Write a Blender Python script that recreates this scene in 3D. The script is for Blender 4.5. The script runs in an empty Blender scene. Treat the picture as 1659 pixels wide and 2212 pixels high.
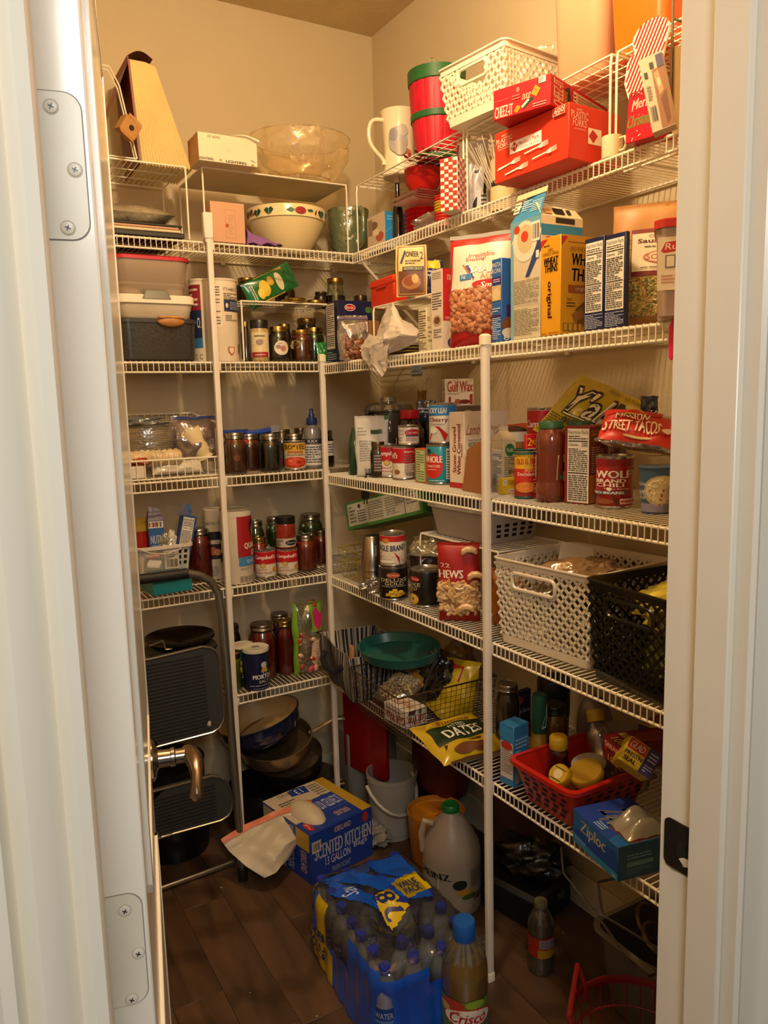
import bpy, math, random
from mathutils import Vector, Matrix
PI=math.pi
sc=bpy.context.scene
C=sc.collection
# ---------------------------------------------------------------- camera
CX,CY,CZ=-1.49911,-2.62647,1.45964
YAW,PIT,ROL,FPX=0.51867,-0.14217,-0.02615,1680.66
IW,IH=1659.0,2212.0
FW=Vector((math.sin(YAW)*math.cos(PIT),math.cos(YAW)*math.cos(PIT),math.sin(PIT)))
_r=Vector((math.cos(YAW),-math.sin(YAW),0)); _u=_r.cross(FW)
CR=_r*math.cos(ROL)+_u*math.sin(ROL); CU=_u*math.cos(ROL)-_r*math.sin(ROL)
cam=bpy.data.cameras.new('camera'); camo=bpy.data.objects.new('camera',cam); C.objects.link(camo)
m3=Matrix((CR,CU,-FW)).transposed().to_4x4(); m3.translation=Vector((CX,CY,CZ)); camo.matrix_world=m3
cam.sensor_fit='VERTICAL'; cam.sensor_height=36.0; cam.lens=36.0*FPX/IH; cam.clip_start=.02
sc.camera=camo
CAM=Vector((CX,CY,CZ))
# ---------------------------------------------------------------- light
w=bpy.data.worlds.new('world'); sc.world=w; w.use_nodes=True
w.node_tree.nodes['Background'].inputs[0].default_value=(1.0,.93,.82,1)
w.node_tree.nodes['Background'].inputs[1].default_value=.15
def lamp(name,typ,loc,power,color,size=.1,aim=None):
    l=bpy.data.lights.new(name,typ); l.energy=power; l.color=color
    if typ=='AREA': l.shape='DISK'; l.size=size
    else: l.shadow_soft_size=size
    o=bpy.data.objects.new(name,l); C.objects.link(o); o.location=loc
    if aim is not None: o.rotation_euler=(Vector(aim)-Vector(loc)).to_track_quat('-Z','Y').to_euler()
    return o
lamp('pantry_bulb','POINT',(-.85,-1.45,2.60),42,(1.0,.74,.44),.05)
lamp('kitchen_light','AREA',(-1.60,-3.25,2.1),14,(1.0,.97,.91),.55,(-1.4,-2.1,1.2))
sc.view_settings.view_transform='Standard'; sc.view_settings.look='None'; sc.view_settings.gamma=1
sc.view_settings.exposure=0.22; sc.view_settings.use_curve_mapping=False
sc.cycles.max_bounces=8; sc.cycles.transparent_max_bounces=24
# ---------------------------------------------------------------- pixel to point helpers (camera is fixed in the world above)
def ray(u,v): return (CR*(u-IW/2)-CU*(v-IH/2)+FW*FPX)
def P(u,v,z):
    d=ray(u,v); t=(z-CZ)/d.z; return CAM+d*t
def PX(u,v,x):
    d=ray(u,v); t=(x-CX)/d.x; return CAM+d*t
def PY(u,v,y):
    d=ray(u,v); t=(y-CY)/d.y; return CAM+d*t
def proj(p):
    d=Vector(p)-CAM; z=d.dot(FW); return (IW/2+FPX*d.dot(CR)/z, IH/2-FPX*d.dot(CU)/z, z)
def hgt(p,v):
    "height above p that reaches image row v"
    lo,hi=-.2,2.0
    for _ in range(40):
        m=(lo+hi)/2
        if proj(p+Vector((0,0,m)))[1]>v: lo=m
        else: hi=m
    return lo
ZR=[0,1.9358,1.5831,1.2276,.8857,.5314]
ZL=[0,1.9401,1.5916,1.2426,.8924,.5352]
DL,DR,DR1=.303,.396,.272
HC=2.76
# ---------------------------------------------------------------- materials
def lin(h):
    h=h.lstrip('#'); c=[int(h[i:i+2],16)/255 for i in (0,2,4)]
    return tuple((x/12.92 if x<=.04045 else ((x+.055)/1.055)**2.4) for x in c)+(1,)
_m={}
def M(h,r=.5,metal=0,coat=0,bump=0,bs=60,noise=.05,ns=9):
    "procedural Principled surface with slight tone variation and optional fine relief"
    k=(h,r,metal,coat,bump,bs,noise,ns)
    if k in _m: return _m[k]
    m=bpy.data.materials.new('surface_'+h.strip('#')); m.use_nodes=True; nt=m.node_tree; b=nt.nodes['Principled BSDF']
    b.inputs['Base Color'].default_value=lin(h); b.inputs['Roughness'].default_value=r; b.inputs['Metallic'].default_value=metal
    if coat: b.inputs['Coat Weight'].default_value=coat; b.inputs['Coat Roughness'].default_value=.08
    if noise or bump:
        tc=nt.nodes.new('ShaderNodeTexCoord')
    if noise:
        n=nt.nodes.new('ShaderNodeTexNoise'); n.inputs['Scale'].default_value=ns; nt.links.new(tc.outputs['Object'],n.inputs['Vector'])
        hs=nt.nodes.new('ShaderNodeHueSaturation'); hs.inputs['Color'].default_value=lin(h)
        mr=nt.nodes.new('ShaderNodeMapRange'); mr.inputs['From Min'].default_value=.3; mr.inputs['From Max'].default_value=.7
        mr.inputs['To Min'].default_value=1-noise; mr.inputs['To Max'].default_value=1+noise
        nt.links.new(n.outputs['Fac'],mr.inputs['Value']); nt.links.new(mr.outputs['Result'],hs.inputs['Value']); nt.links.new(hs.outputs['Color'],b.inputs['Base Color'])
    if bump:
        n2=nt.nodes.new('ShaderNodeTexNoise'); n2.inputs['Scale'].default_value=bs; n2.inputs['Detail'].default_value=3; nt.links.new(tc.outputs['Object'],n2.inputs['Vector'])
        bp=nt.nodes.new('ShaderNodeBump'); bp.inputs['Strength'].default_value=bump; bp.inputs['Distance'].default_value=.004
        nt.links.new(n2.outputs['Fac'],bp.inputs['Height']); nt.links.new(bp.outputs['Normal'],b.inputs['Normal'])
    _m[k]=m; return m
def CLEAR(h='#ffffff',gl=.15,op=.0,r=.05,bump=0,bs=20):
    "thin clear glass or plastic: see-through, tinted, with a fresnel gloss; op adds a milky body"
    k=('clear',h,gl,op,r,bump,bs)
    if k in _m: return _m[k]
    m=bpy.data.materials.new('clear_'+h.strip('#')); m.use_nodes=True; nt=m.node_tree; nt.nodes.clear()
    o=nt.nodes.new('ShaderNodeOutputMaterial'); t=nt.nodes.new('ShaderNodeBsdfTransparent'); t.inputs[0].default_value=lin(h)
    d=nt.nodes.new('ShaderNodeBsdfPrincipled'); d.inputs['Base Color'].default_value=lin(h); d.inputs['Roughness'].default_value=.35
    g=nt.nodes.new('ShaderNodeBsdfGlossy'); g.inputs['Roughness'].default_value=r; g.inputs['Color'].default_value=(1,1,1,1)
    m1=nt.nodes.new('ShaderNodeMixShader'); m1.inputs[0].default_value=op
    nt.links.new(t.outputs[0],m1.inputs[1]); nt.links.new(d.outputs[0],m1.inputs[2])
    lw=nt.nodes.new('ShaderNodeLayerWeight'); lw.inputs['Blend'].default_value=.25
    mm=nt.nodes.new('ShaderNodeMath'); mm.operation='MULTIPLY_ADD'; mm.inputs[1].default_value=.75; mm.inputs[2].default_value=gl*.5
    mm.use_clamp=True
    nt.links.new(lw.outputs['Fresnel'],mm.inputs[0])
    m2=nt.nodes.new('ShaderNodeMixShader'); nt.links.new(mm.outputs[0],m2.inputs[0]); nt.links.new(m1.outputs[0],m2.inputs[1]); nt.links.new(g.outputs[0],m2.inputs[2])
    if bump:
        tc=nt.nodes.new('ShaderNodeTexCoord'); n2=nt.nodes.new('ShaderNodeTexNoise'); n2.inputs['Scale'].default_value=bs; n2.inputs['Detail'].default_value=2
        nt.links.new(tc.outputs['Object'],n2.inputs['Vector'])
        bp=nt.nodes.new('ShaderNodeBump'); bp.inputs['Strength'].default_value=bump; bp.inputs['Distance'].default_value=.01
        nt.links.new(n2.outputs['Fac'],bp.inputs['Height'])
        for q in (g,d): nt.links.new(bp.outputs['Normal'],q.inputs['Normal'])
        nt.links.new(bp.outputs['Normal'],lw.inputs['Normal'])
    nt.links.new(m2.outputs[0],o.inputs[0]); _m[k]=m; return m
def TRANSL(h,r=.4,tr=.5):
    "milky plastic that lets light through"
    k=('tr',h,r,tr)
    if k in _m: return _m[k]
    m=bpy.data.materials.new('milky_'+h.strip('#')); m.use_nodes=True; nt=m.node_tree; b=nt.nodes['Principled BSDF']
    b.inputs['Base Color'].default_value=lin(h); b.inputs['Roughness'].default_value=r
    t=nt.nodes.new('ShaderNodeBsdfTranslucent'); t.inputs[0].default_value=lin(h)
    mx=nt.nodes.new('ShaderNodeMixShader'); mx.inputs[0].default_value=tr
    nt.links.new(b.outputs[0],mx.inputs[1]); nt.links.new(t.outputs[0],mx.inputs[2]); nt.links.new(mx.outputs[0],nt.nodes['Material Output'].inputs[0])
    _m[k]=m; return m
# ---------------------------------------------------------------- mesh builder
class MB:
    def __init__(s): s.v=[];s.f=[];s.m=[];s.mats=[]
    def mi(s,m):
        if isinstance(m,str): m=M(m)
        if m not in s.mats: s.mats.append(m)
        return s.mats.index(m)
    def add(s,vs,fs,m,T=None):
        b=len(s.v); k=s.mi(m)
        if T is not None: vs=[T@Vector(v) for v in vs]
        s.v+= [tuple(v) for v in vs]
        for f in fs: s.f.append(tuple(b+i for i in f)); s.m.append(k)
        return s
    def box(s,x0,y0,z0,x1,y1,z1,m,T=None,bev=0):
        if bev:
            b=bev; vs=[];rings=[(z0,b),(z0+b,0),(z1-b,0),(z1,b)]
            for z,i in rings:
                for (x,y) in ((x0+b,y0+i),(x1-b,y0+i),(x1-i,y0+b),(x1-i,y1-b),(x1-b,y1-i),(x0+b,y1-i),(x0+i,y1-b),(x0+i,y0+b)): vs.append((x,y,z))
            fs=[tuple(range(7,-1,-1)),tuple(range(24,32))]
            for k in range(3):
                for j in range(8): a=k*8+j; c=k*8+(j+1)%8; fs.append((a,c,c+8,a+8))
            return s.add(vs,fs,m,T)
        vs=[(x0,y0,z0),(x1,y0,z0),(x1,y1,z0),(x0,y1,z0),(x0,y0,z1),(x1,y0,z1),(x1,y1,z1),(x0,y1,z1)]
        return s.add(vs,[(3,2,1,0),(4,5,6,7),(0,1,5,4),(1,2,6,5),(2,3,7,6),(3,0,4,7)],m,T)
    def lathe(s,prof,m,n=28,T=None,c=(0,0),cap=True,sx=1,sy=1):
        vs=[];fs=[]
        for r,z in prof:
            for i in range(n):
                a=2*PI*i/n; vs.append((c[0]+sx*r*math.cos(a),c[1]+sy*r*math.sin(a),z))
        for k in range(len(prof)-1):
            for i in range(n):
                a=k*n+i; b=k*n+(i+1)%n; fs.append((a,b,b+n,a+n))
        if cap:
            if prof[0][0]>1e-6: fs.append(tuple(range(n-1,-1,-1)))
            if prof[-1][0]>1e-6: k=(len(prof)-1)*n; fs.append(tuple(range(k,k+n)))
        return s.add(vs,fs,m,T)
    def loft(s,secs,m,n=6,T=None,cap=(1,1)):
        "secs: (z, halfw, halfd, corner radius[,cx,cy]) rounded rectangles"
        vs=[];fs=[];N=4*n
        for q in secs:
            z,a,b,r=q[:4]; cx,cy=(q[4],q[5]) if len(q)>4 else (0,0); r=min(r,a*.999,b*.999)
            for k,(sx,sy) in enumerate(((1,1),(-1,1),(-1,-1),(1,-1))):
                for j in range(n):
                    t=PI/2*(k+j/(n-1)); vs.append((cx+sx*(a-r)+r*math.cos(t),cy+sy*(b-r)+r*math.sin(t),z))
        for k in range(len(secs)-1):
            for i in range(N): a=k*N+i;b=k*N+(i+1)%N; fs.append((a,b,b+N,a+N))
        if cap[0]: fs.append(tuple(range(N-1,-1,-1)))
        if cap[1]: k=(len(secs)-1)*N; fs.append(tuple(range(k,k+N)))
        return s.add(vs,fs,m,T)
    def tube(s,pts,r,m,n=6,closed=False,T=None,cap=True):
        pts=[Vector(p) for p in pts]; N=len(pts); vs=[];fs=[]
        if N<2: return s
        up=None; fr=[]
        for i in range(N):
            if closed: d=(pts[(i+1)%N]-pts[i-1])
            else: d=(pts[min(i+1,N-1)]-pts[max(i-1,0)])
            d=d.normalized() if d.length>1e-9 else Vector((0,0,1))
            if up is None: up=Vector((0,0,1)) if abs(d.z)<.9 else Vector((1,0,0))
            a=d.cross(up)
            if a.length<1e-6: a=d.cross(Vector((1,0,0)))
            a.normalize(); b=a.cross(d).normalized(); up=b; fr.append((a,b))
        for i,(a,b) in enumerate(fr):
            rr=r[i] if isinstance(r,(list,tuple)) else r
            for j in range(n):
                t=2*PI*j/n+PI/n; vs.append(pts[i]+a*rr*math.cos(t)+b*rr*math.sin(t))
        K=N if closed else N-1
        for k in range(K):
            for j in range(n):
                a=k*n+j;b=k*n+(j+1)%n;c=((k+1)%N)*n; fs.append((a,b,c+(j+1)%n,c+j))
        if cap and not closed: fs.append(tuple(range(n-1,-1,-1))); fs.append(tuple(range((N-1)*n,N*n)))
        return s.add(vs,fs,m,T)
    def sheet(s,fn,nu,nv,m,closed=False,T=None,flip=False):
        vs=[];fs=[]
        for j in range(nv+1):
            for i in range(nu+(0 if closed else 1)): vs.append(fn(i/nu,j/nv))
        W=nu+(0 if closed else 1)
        for j in range(nv):
            for i in range(nu):
                a=j*W+i;b=j*W+(i+1)%W
                q=(a,b,b+W,a+W); fs.append(q[::-1] if flip else q)
        return s.add(vs,fs,m,T)
    def ball(s,c,rx,ry,rz,m,n=10,k=6,T=None,rot=None):
        R=rot or Matrix.Identity(3); vs=[];fs=[]; c=Vector(c)
        for j in range(k+1):
            ph=PI*j/k
            for i in range(n):
                a=2*PI*i/n; vs.append(c+R@Vector((rx*math.sin(ph)*math.cos(a),ry*math.sin(ph)*math.sin(a),-rz*math.cos(ph))))
        for j in range(k):
            for i in range(n): a=j*n+i;b=j*n+(i+1)%n; fs.append((a,b,b+n,a+n))
        return s.add(vs,fs,m,T)
    def prism(s,pts,z0,z1,m,T=None):
        n=len(pts); vs=[(x,y,z0) for x,y in pts]+[(x,y,z1) for x,y in pts]
        return s.add(vs,[tuple(range(n-1,-1,-1)),tuple(range(n,2*n))]+[(i,(i+1)%n,(i+1)%n+n,i+n) for i in range(n)],m,T)
    def build(s,name,parent=None,ang=38,kind=None):
        me=bpy.data.meshes.new(name); me.from_pydata(s.v,[],s.f)
        for m in s.mats: me.materials.append(m)
        me.polygons.foreach_set('material_index',s.m)
        me.polygons.foreach_set('use_smooth',[True]*len(s.f))
        me.update()
        try: me.set_sharp_from_angle(angle=math.radians(ang))
        except Exception: pass
        o=bpy.data.objects.new(name,me); C.objects.link(o)
        if parent is not None: o.parent=parent
        if kind: o['kind']=kind
        return o
def tag(o,label,cat,group=None):
    o['label']=label;o['category']=cat
    if group:o['group']=group
    return o
def root(name,label,cat,loc=(0,0,0),rz=0,group=None,rot=None):
    o=bpy.data.objects.new(name,None); C.objects.link(o); o.location=loc; o.empty_display_size=.02
    o.rotation_euler=rot if rot else (0,0,rz)
    return tag(o,label,cat,group)
# ---------------------------------------------------------------- printing on surfaces
_txt={}
def glyphs(s,bold=0):
    k=(s,bold)
    if k not in _txt:
        c=bpy.data.curves.new('t','FONT'); c.body=s; c.resolution_u=2; c.offset=bold
        o=bpy.data.objects.new('t',c); me=bpy.data.meshes.new_from_object(o)
        vs=[(v.co.x,v.co.y) for v in me.vertices]; fs=[tuple(p.vertices) for p in me.polygons]
        bpy.data.objects.remove(o); bpy.data.curves.remove(c); bpy.data.meshes.remove(me)
        if vs:
            x0=min(v[0] for v in vs);x1=max(v[0] for v in vs);y0=min(v[1] for v in vs);y1=max(v[1] for v in vs)
            vs=[((x-x0)/(x1-x0+1e-9),(y-y0)/(y1-y0+1e-9)) for x,y in vs]
        _txt[k]=(vs,fs)
    return _txt[k]
def pm(h): return M(h,.42,noise=0) if isinstance(h,str) else h
class Surf:
    "maps label fractions (a,b) to points; off lifts the ink a hair above the surface"
    def __init__(s,f,n,nu=1,nv=1,off=.0004,step=.00012): s.f=f;s.n=n;s.nu=nu;s.nv=nv;s.off=off;s.step=step
    def p(s,a,b,k): return Vector(s.f(a,b))+Vector(s.n(a,b))*(s.off+s.step*k)
def flat(o,X,Y,off=.0004):
    o=Vector(o);X=Vector(X);Y=Vector(Y);n=X.cross(Y).normalized()
    return Surf(lambda a,b:o+X*a+Y*b,lambda a,b:n,off=off)
def cyl(r,h,a0,a1,z0=0,c=(0,0),off=.0006,sx=1,sy=1):
    "a0,a1 in degrees, label runs left to right seen from outside"
    def f(a,b):
        t=math.radians(a0+(a1-a0)*a); return (c[0]+r*sx*math.cos(t),c[1]+r*sy*math.sin(t),z0+h*b)
    def n(a,b):
        t=math.radians(a0+(a1-a0)*a); return (math.cos(t),math.sin(t),0)
    return Surf(f,n,nu=max(2,int(abs(a1-a0)/6)),nv=1,off=off,step=.00025)
def sheetfn(fn,nu=14,nv=14,off=.0012,flip=1):
    def n(a,b):
        e=.01; a=min(max(a,e),1-e); b=min(max(b,e),1-e)
        v=(Vector(fn(a+e,b))-Vector(fn(a-e,b))).cross(Vector(fn(a,b+e))-Vector(fn(a,b-e)))
        return v.normalized()*flip if v.length>1e-12 else Vector((0,0,1))
    return Surf(fn,n,nu,nv,off=off,step=.0004)
def ink(mb,S,items):
    for k,it in enumerate(items):
        t=it[0]
        if t=='r':
            _,x0,y0,x1,y1,c=it; nu=max(1,math.ceil(abs(x1-x0)*S.nu)); nv=max(1,math.ceil(abs(y1-y0)*S.nv))
            mb.sheet(lambda a,b:S.p(x0+(x1-x0)*a,y0+(y1-y0)*b,k),nu,nv,pm(c))
        elif t=='e':
            _,cx,cy,rx,ry,c=it; N=20; vs=[S.p(cx,cy,k)]; fs=[]; R=1 if S.nu<=1 and S.nv<=1 else 3
            for q in range(1,R+1):
                for i in range(N): an=2*PI*i/N; vs.append(S.p(cx+rx*q/R*math.cos(an),cy+ry*q/R*math.sin(an),k))
            for i in range(N): fs.append((0,1+i,1+(i+1)%N))
            for q in range(1,R):
                for i in range(N): a=1+(q-1)*N+i;b=1+(q-1)*N+(i+1)%N; fs.append((a,a+N,b+N,b))
            mb.add(vs,fs,pm(c))
        elif t=='p':
            _,pts,c=it; mb.add([S.p(x,y,k) for x,y in pts],[tuple(range(len(pts)))],pm(c))
        elif t=='l':   # rows of small print too fine to read
            _,x0,y0,x1,y1,c,n=it; rnd=random.Random(int((x0*31+y1*17)*1000)+n); vs=[];fs=[]
            for i in range(n):
                y=y1+(y0-y1)*(i+.5)/n; hh=abs(y1-y0)/n*.22; x=x0; xe=x0+(x1-x0)*(1 if rnd.random()<.7 else rnd.uniform(.4,.9))
                while x<xe-.01*(x1-x0):
                    L=(x1-x0)*rnd.uniform(.08,.3); e=min(x+L,xe); b=len(vs)
                    nn=max(1,math.ceil((e-x)*S.nu))
                    for q in range(nn):
                        xa=x+(e-x)*q/nn;xb=x+(e-x)*(q+1)/nn;b=len(vs)
                        vs+=[S.p(xa,y-hh,k),S.p(xb,y-hh,k),S.p(xb,y+hh,k),S.p(xa,y+hh,k)]; fs.append((b,b+1,b+2,b+3))
                    x=e+(x1-x0)*.03
            mb.add(vs,fs,pm(c))
        elif t=='b':   # bar code
            _,x0,y0,x1,y1,c=it; rnd=random.Random(5); x=x0; vs=[];fs=[]
            while x<x1: 
                wd=(x1-x0)*rnd.choice((.02,.02,.04,.06)); b=len(vs)
                vs+=[S.p(x,y0,k),S.p(min(x+wd,x1),y0,k),S.p(min(x+wd,x1),y1,k),S.p(x,y1,k)]; fs.append((b,b+1,b+2,b+3)); x+=wd+(x1-x0)*rnd.choice((.02,.03,.05))
            mb.add(vs,fs,pm(c))
        elif t=='t':   # ('t',text,x0,y0,x1,y1,color[,rot deg 0/90/-90/180][,slant][,bold][,arch])
            _,s,x0,y0,x1,y1,c=it[:7]; rot=it[7] if len(it)>7 else 0; sl=it[8] if len(it)>8 else 0; bd=it[9] if len(it)>9 else .0; ar=it[10] if len(it)>10 else 0
            vs,fs=glyphs(s); hv=.055/max(1,len(s)); n0=len(vs); out=[]
            if bd: vs=[(x+d,y) for d in (-hv,0,hv) for x,y in vs]; fs=[tuple(i+n0*q for i in f) for q in range(3) for f in fs]
            for x,y in vs:
                y2=y+ar*(1-(2*x-1)**2); x2=x+sl*(y-.5)*3.0/max(3,len(s))
                if rot==90: x2,y2=1-y2,x2
                elif rot==-90: x2,y2=y2,1-x2
                elif rot==180: x2,y2=1-x2,1-y2
                out.append(S.p(x0+(x1-x0)*x2,y0+(y1-y0)*y2,k))
            mb.add(out,fs,pm(c))
        elif t=='nf':  # nutrition panel
            _,x0,y0,x1,y1=it
            w=x1-x0;h=y1-y0
            ink(mb,Surf(S.f,S.n,S.nu,S.nv,S.off+S.step*k,S.step),[('r',x0,y0,x1,y1,'#e8e2d6'),('t','Nutrition Facts',x0+.04*w,y1-.075*h,x1-.04*w,y1-.02*h,'#141420'),
              ('l',x0+.05*w,y1-.15*h,x1-.05*w,y1-.09*h,'#26262e',2),('r',x0+.04*w,y1-.175*h,x1-.04*w,y1-.162*h,'#15151c'),('t','Calories',x0+.05*w,y1-.235*h,x0+.5*w,y1-.195*h,'#15151c'),
              ('t','200',x0+.66*w,y1-.24*h,x1-.06*w,y1-.185*h,'#15151c'),('l',x0+.05*w,y0+.42*h,x1-.05*w,y1-.26*h,'#34343c',12),('r',x0+.04*w,y0+.395*h,x1-.04*w,y0+.408*h,'#15151c'),
              ('l',x0+.05*w,y0+.02*h,x1-.05*w,y0+.38*h,'#34343c',12)])
# ================================================================ structure
def struct(mb,name,parent=None,**k):
    o=mb.build(name,parent,**k); o['kind']='structure'; return o
def wallmat():
    m=M('#c6b594',.75,bump=.25,bs=110,noise=.03,ns=2); return m
WM=wallmat(); WH=M('#e9e2d2',.28,noise=.02,ns=3,bump=.06,bs=14)
XL,YF=-2.0,-2.01
b=MB();b.box(XL-.1,0,0,.1,.1,HC,WM);struct(b,'wall_back')
b=MB();b.box(0,YF-.1,0,.1,0,HC,WM);struct(b,'wall_right')
b=MB();b.box(XL-.1,YF-.1,0,XL,0,HC,WM);struct(b,'wall_left')
JL,JR=-1.43,-.763
b=MB();b.box(XL-.1-1.2,YF-.10,0,JL-.02,YF,HC,WM);b.box(JR+.02,YF-.10,0,1.2,YF,HC,WM);b.box(JL-.02,YF-.10,2.10,JR+.02,YF,HC,WM);struct(b,'wall_front')
b=MB();b.box(XL-1.3,-4.6,HC,1.2,.1,HC+.05,M('#cdb98f',.85,bump=.3,bs=80));struct(b,'ceiling')
# floor of dark hand scraped planks running towards the back wall
def woodmat():
    m=bpy.data.materials.new('dark_plank_wood'); m.use_nodes=True; nt=m.node_tree; B=nt.nodes['Principled BSDF']
    tc=nt.nodes.new('ShaderNodeTexCoord'); oi=nt.nodes.new('ShaderNodeObjectInfo'); mp=nt.nodes.new('ShaderNodeMapping'); ad=nt.nodes.new('ShaderNodeVectorMath'); ad.operation='ADD'
    sc_=nt.nodes.new('ShaderNodeVectorMath'); sc_.operation='SCALE'; sc_.inputs['Scale'].default_value=9
    cb=nt.nodes.new('ShaderNodeCombineXYZ')
    nt.links.new(oi.outputs['Random'],cb.inputs[0]); nt.links.new(oi.outputs['Random'],cb.inputs[1]); nt.links.new(cb.outputs[0],sc_.inputs[0])
    nt.links.new(tc.outputs['Object'],mp.inputs['Vector']); mp.inputs['Scale'].default_value=(8,.9,1)
    nt.links.new(mp.outputs[0],ad.inputs[0]); nt.links.new(sc_.outputs[0],ad.inputs[1])
    n=nt.nodes.new('ShaderNodeTexNoise'); n.inputs['Scale'].default_value=1.3; n.inputs['Detail'].default_value=5; n.inputs['Distortion'].default_value=1.2; nt.links.new(ad.outputs[0],n.inputs['Vector'])
    wv=nt.nodes.new('ShaderNodeTexWave'); wv.wave_type='RINGS'; wv.rings_direction='X'; wv.inputs['Scale'].default_value=1.1; wv.inputs['Distortion'].default_value=3.5; wv.inputs['Detail'].default_value=3; wv.inputs['Detail Scale'].default_value=.8
    nt.links.new(ad.outputs[0],wv.inputs['Vector'])
    r1=nt.nodes.new('ShaderNodeValToRGB'); r1.color_ramp.elements[0].color=lin('#3a2a1e'); r1.color_ramp.elements[1].color=lin('#624835'); r1.color_ramp.elements[0].position=.3; r1.color_ramp.elements[1].position=.72
    r2=nt.nodes.new('ShaderNodeValToRGB'); r2.color_ramp.elements[0].color=(.28,.24,.22,1); r2.color_ramp.elements[1].color=(1,1,1,1); r2.color_ramp.elements[0].position=.02; r2.color_ramp.elements[1].position=.16
    mx=nt.nodes.new('ShaderNodeMix'); mx.data_type='RGBA'; mx.blend_type='MULTIPLY'; mx.inputs[0].default_value=.45
    nt.links.new(n.outputs['Fac'],r1.inputs[0]); nt.links.new(wv.outputs['Fac'],r2.inputs[0]); nt.links.new(r1.outputs[0],mx.inputs[6]); nt.links.new(r2.outputs[0],mx.inputs[7]); nt.links.new(mx.outputs[2],B.inputs['Base Color'])
    bp=nt.nodes.new('ShaderNodeBump'); bp.inputs['Strength'].default_value=.25; bp.inputs['Distance'].default_value=.004; nt.links.new(n.outputs['Fac'],bp.inputs['Height']); nt.links.new(bp.outputs[0],B.inputs['Normal'])
    B.inputs['Roughness'].default_value=.38
    return m
WD=woodmat()
b=MB();b.box(XL-1.3,-4.6,-.08,1.2,.1,-.012,M('#1c120c',.8));fl=struct(b,'floor')
rnd=random.Random(4); _pl={}
x=-2.0
while x<0:
    y=-2.6-rnd.uniform(0,.8)
    while y<0:
        L=rnd.choice((.7,.9,1.1,.55)); y1=min(y+L,0)
        if L not in _pl or y1<y+L:
            b=MB(); b.box(.0003,.0003,-.012,.1247,y1-y-.0003,0,WD,bev=.0007); o=b.build('plank',fl)
            if y1==y+L: _pl[L]=o.data
        else:
            o=bpy.data.objects.new('plank',_pl[L]); C.objects.link(o); o.parent=fl
        o.location=(x,y,0); y=y1
    x+=.125
b=MB();b.box(XL-1.3,-4.6,-.012,XL-.0,-2.6,-.001,WD);b.box(-2,-4.6,-.012,1.2,-3.4,-.001,WD);b.box(0,-3.4,-.012,1.2,-2.11,-.001,WD);o=b.build('plank_field',fl);o['kind']='stuff'
# baseboards
BB=M('#d9cfb8',.4)
b=MB();b.prism([(0,0),(0,.085),(-.004,.1),(-.012,.1),(-.014,.08),(-.014,0)],0,1.98,BB,T=Matrix(((0,0,1,-1.99),(1,0,0,0),(0,1,0,0),(0,0,0,1))));struct(b,'baseboard_back')
b=MB();b.prism([(0,0),(0,.085),(-.004,.1),(-.012,.1),(-.014,.08),(-.014,0)],0,1.98,BB,T=Matrix(((1,0,0,0),(0,0,1,-1.995),(0,1,0,0),(0,0,0,1))));struct(b,'baseboard_right')
# door frame: jambs with stops, moulded casings
def casing(prof,name):
    n=len(prof); b=MB(); b.prism(prof,0,2.16,WH); return struct(b,name)
c0=JL
tl=casing([(c0,-2.10),(c0,-2.116),(c0-.004,-2.122),(c0-.012,-2.124),(c0-.016,-2.120),(c0-.019,-2.114),(c0-.021,-2.118),(c0-.030,-2.128),(c0-.042,-2.133),(c0-.049,-2.128),(c0-.052,-2.121),(c0-.054,-2.127),(c0-.058,-2.137),(c0-.066,-2.139),(c0-.07,-2.134),(c0-.07,-2.10)],'trim_1')
b=MB();b.box(JL-.02,-2.112,0,JL,-2.008,2.1,WH);o=struct(b,'jamb',tl)
c0=JR
tr=casing([(c0+.07,-2.10),(c0+.07,-2.134),(c0+.064,-2.137),(c0+.056,-2.134),(c0+.053,-2.126),(c0+.051,-2.120),(c0+.012,-2.117),(c0+.009,-2.121),(c0+.003,-2.123),(c0-.001,-2.119),(c0,-2.10)],'trim_2')
b=MB();b.box(JR,-2.112,0,JR+.02,-2.008,2.1,WH,bev=.002);o=struct(b,'jamb',tr)
b=MB();b.box(JR-.010,-2.101,0,JR-.0002,-2.058,2.1,WH,bev=.0015);o=struct(b,'door_stop',tr)
BK=M('#2a2722',.35,metal=.6,noise=.2,ns=60,bump=.2,bs=90)
b=MB();
def rrect(x0,y0,x1,y1,r,n=5,corners=(1,1,1,1)):
    out=[]
    for k,(cx,cy,a) in enumerate(((x1-r,y1-r,0),(x0+r,y1-r,90),(x0+r,y0+r,180),(x1-r,y0+r,270))):
        if corners[k]:
            for j in range(n): t=math.radians(a+90*j/(n-1)); out.append((cx+r*math.cos(t),cy+r*math.sin(t)))
        else: out.append(((x1,y1),(x0,y1),(x0,y0),(x1,y0))[k])
    return out
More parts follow.
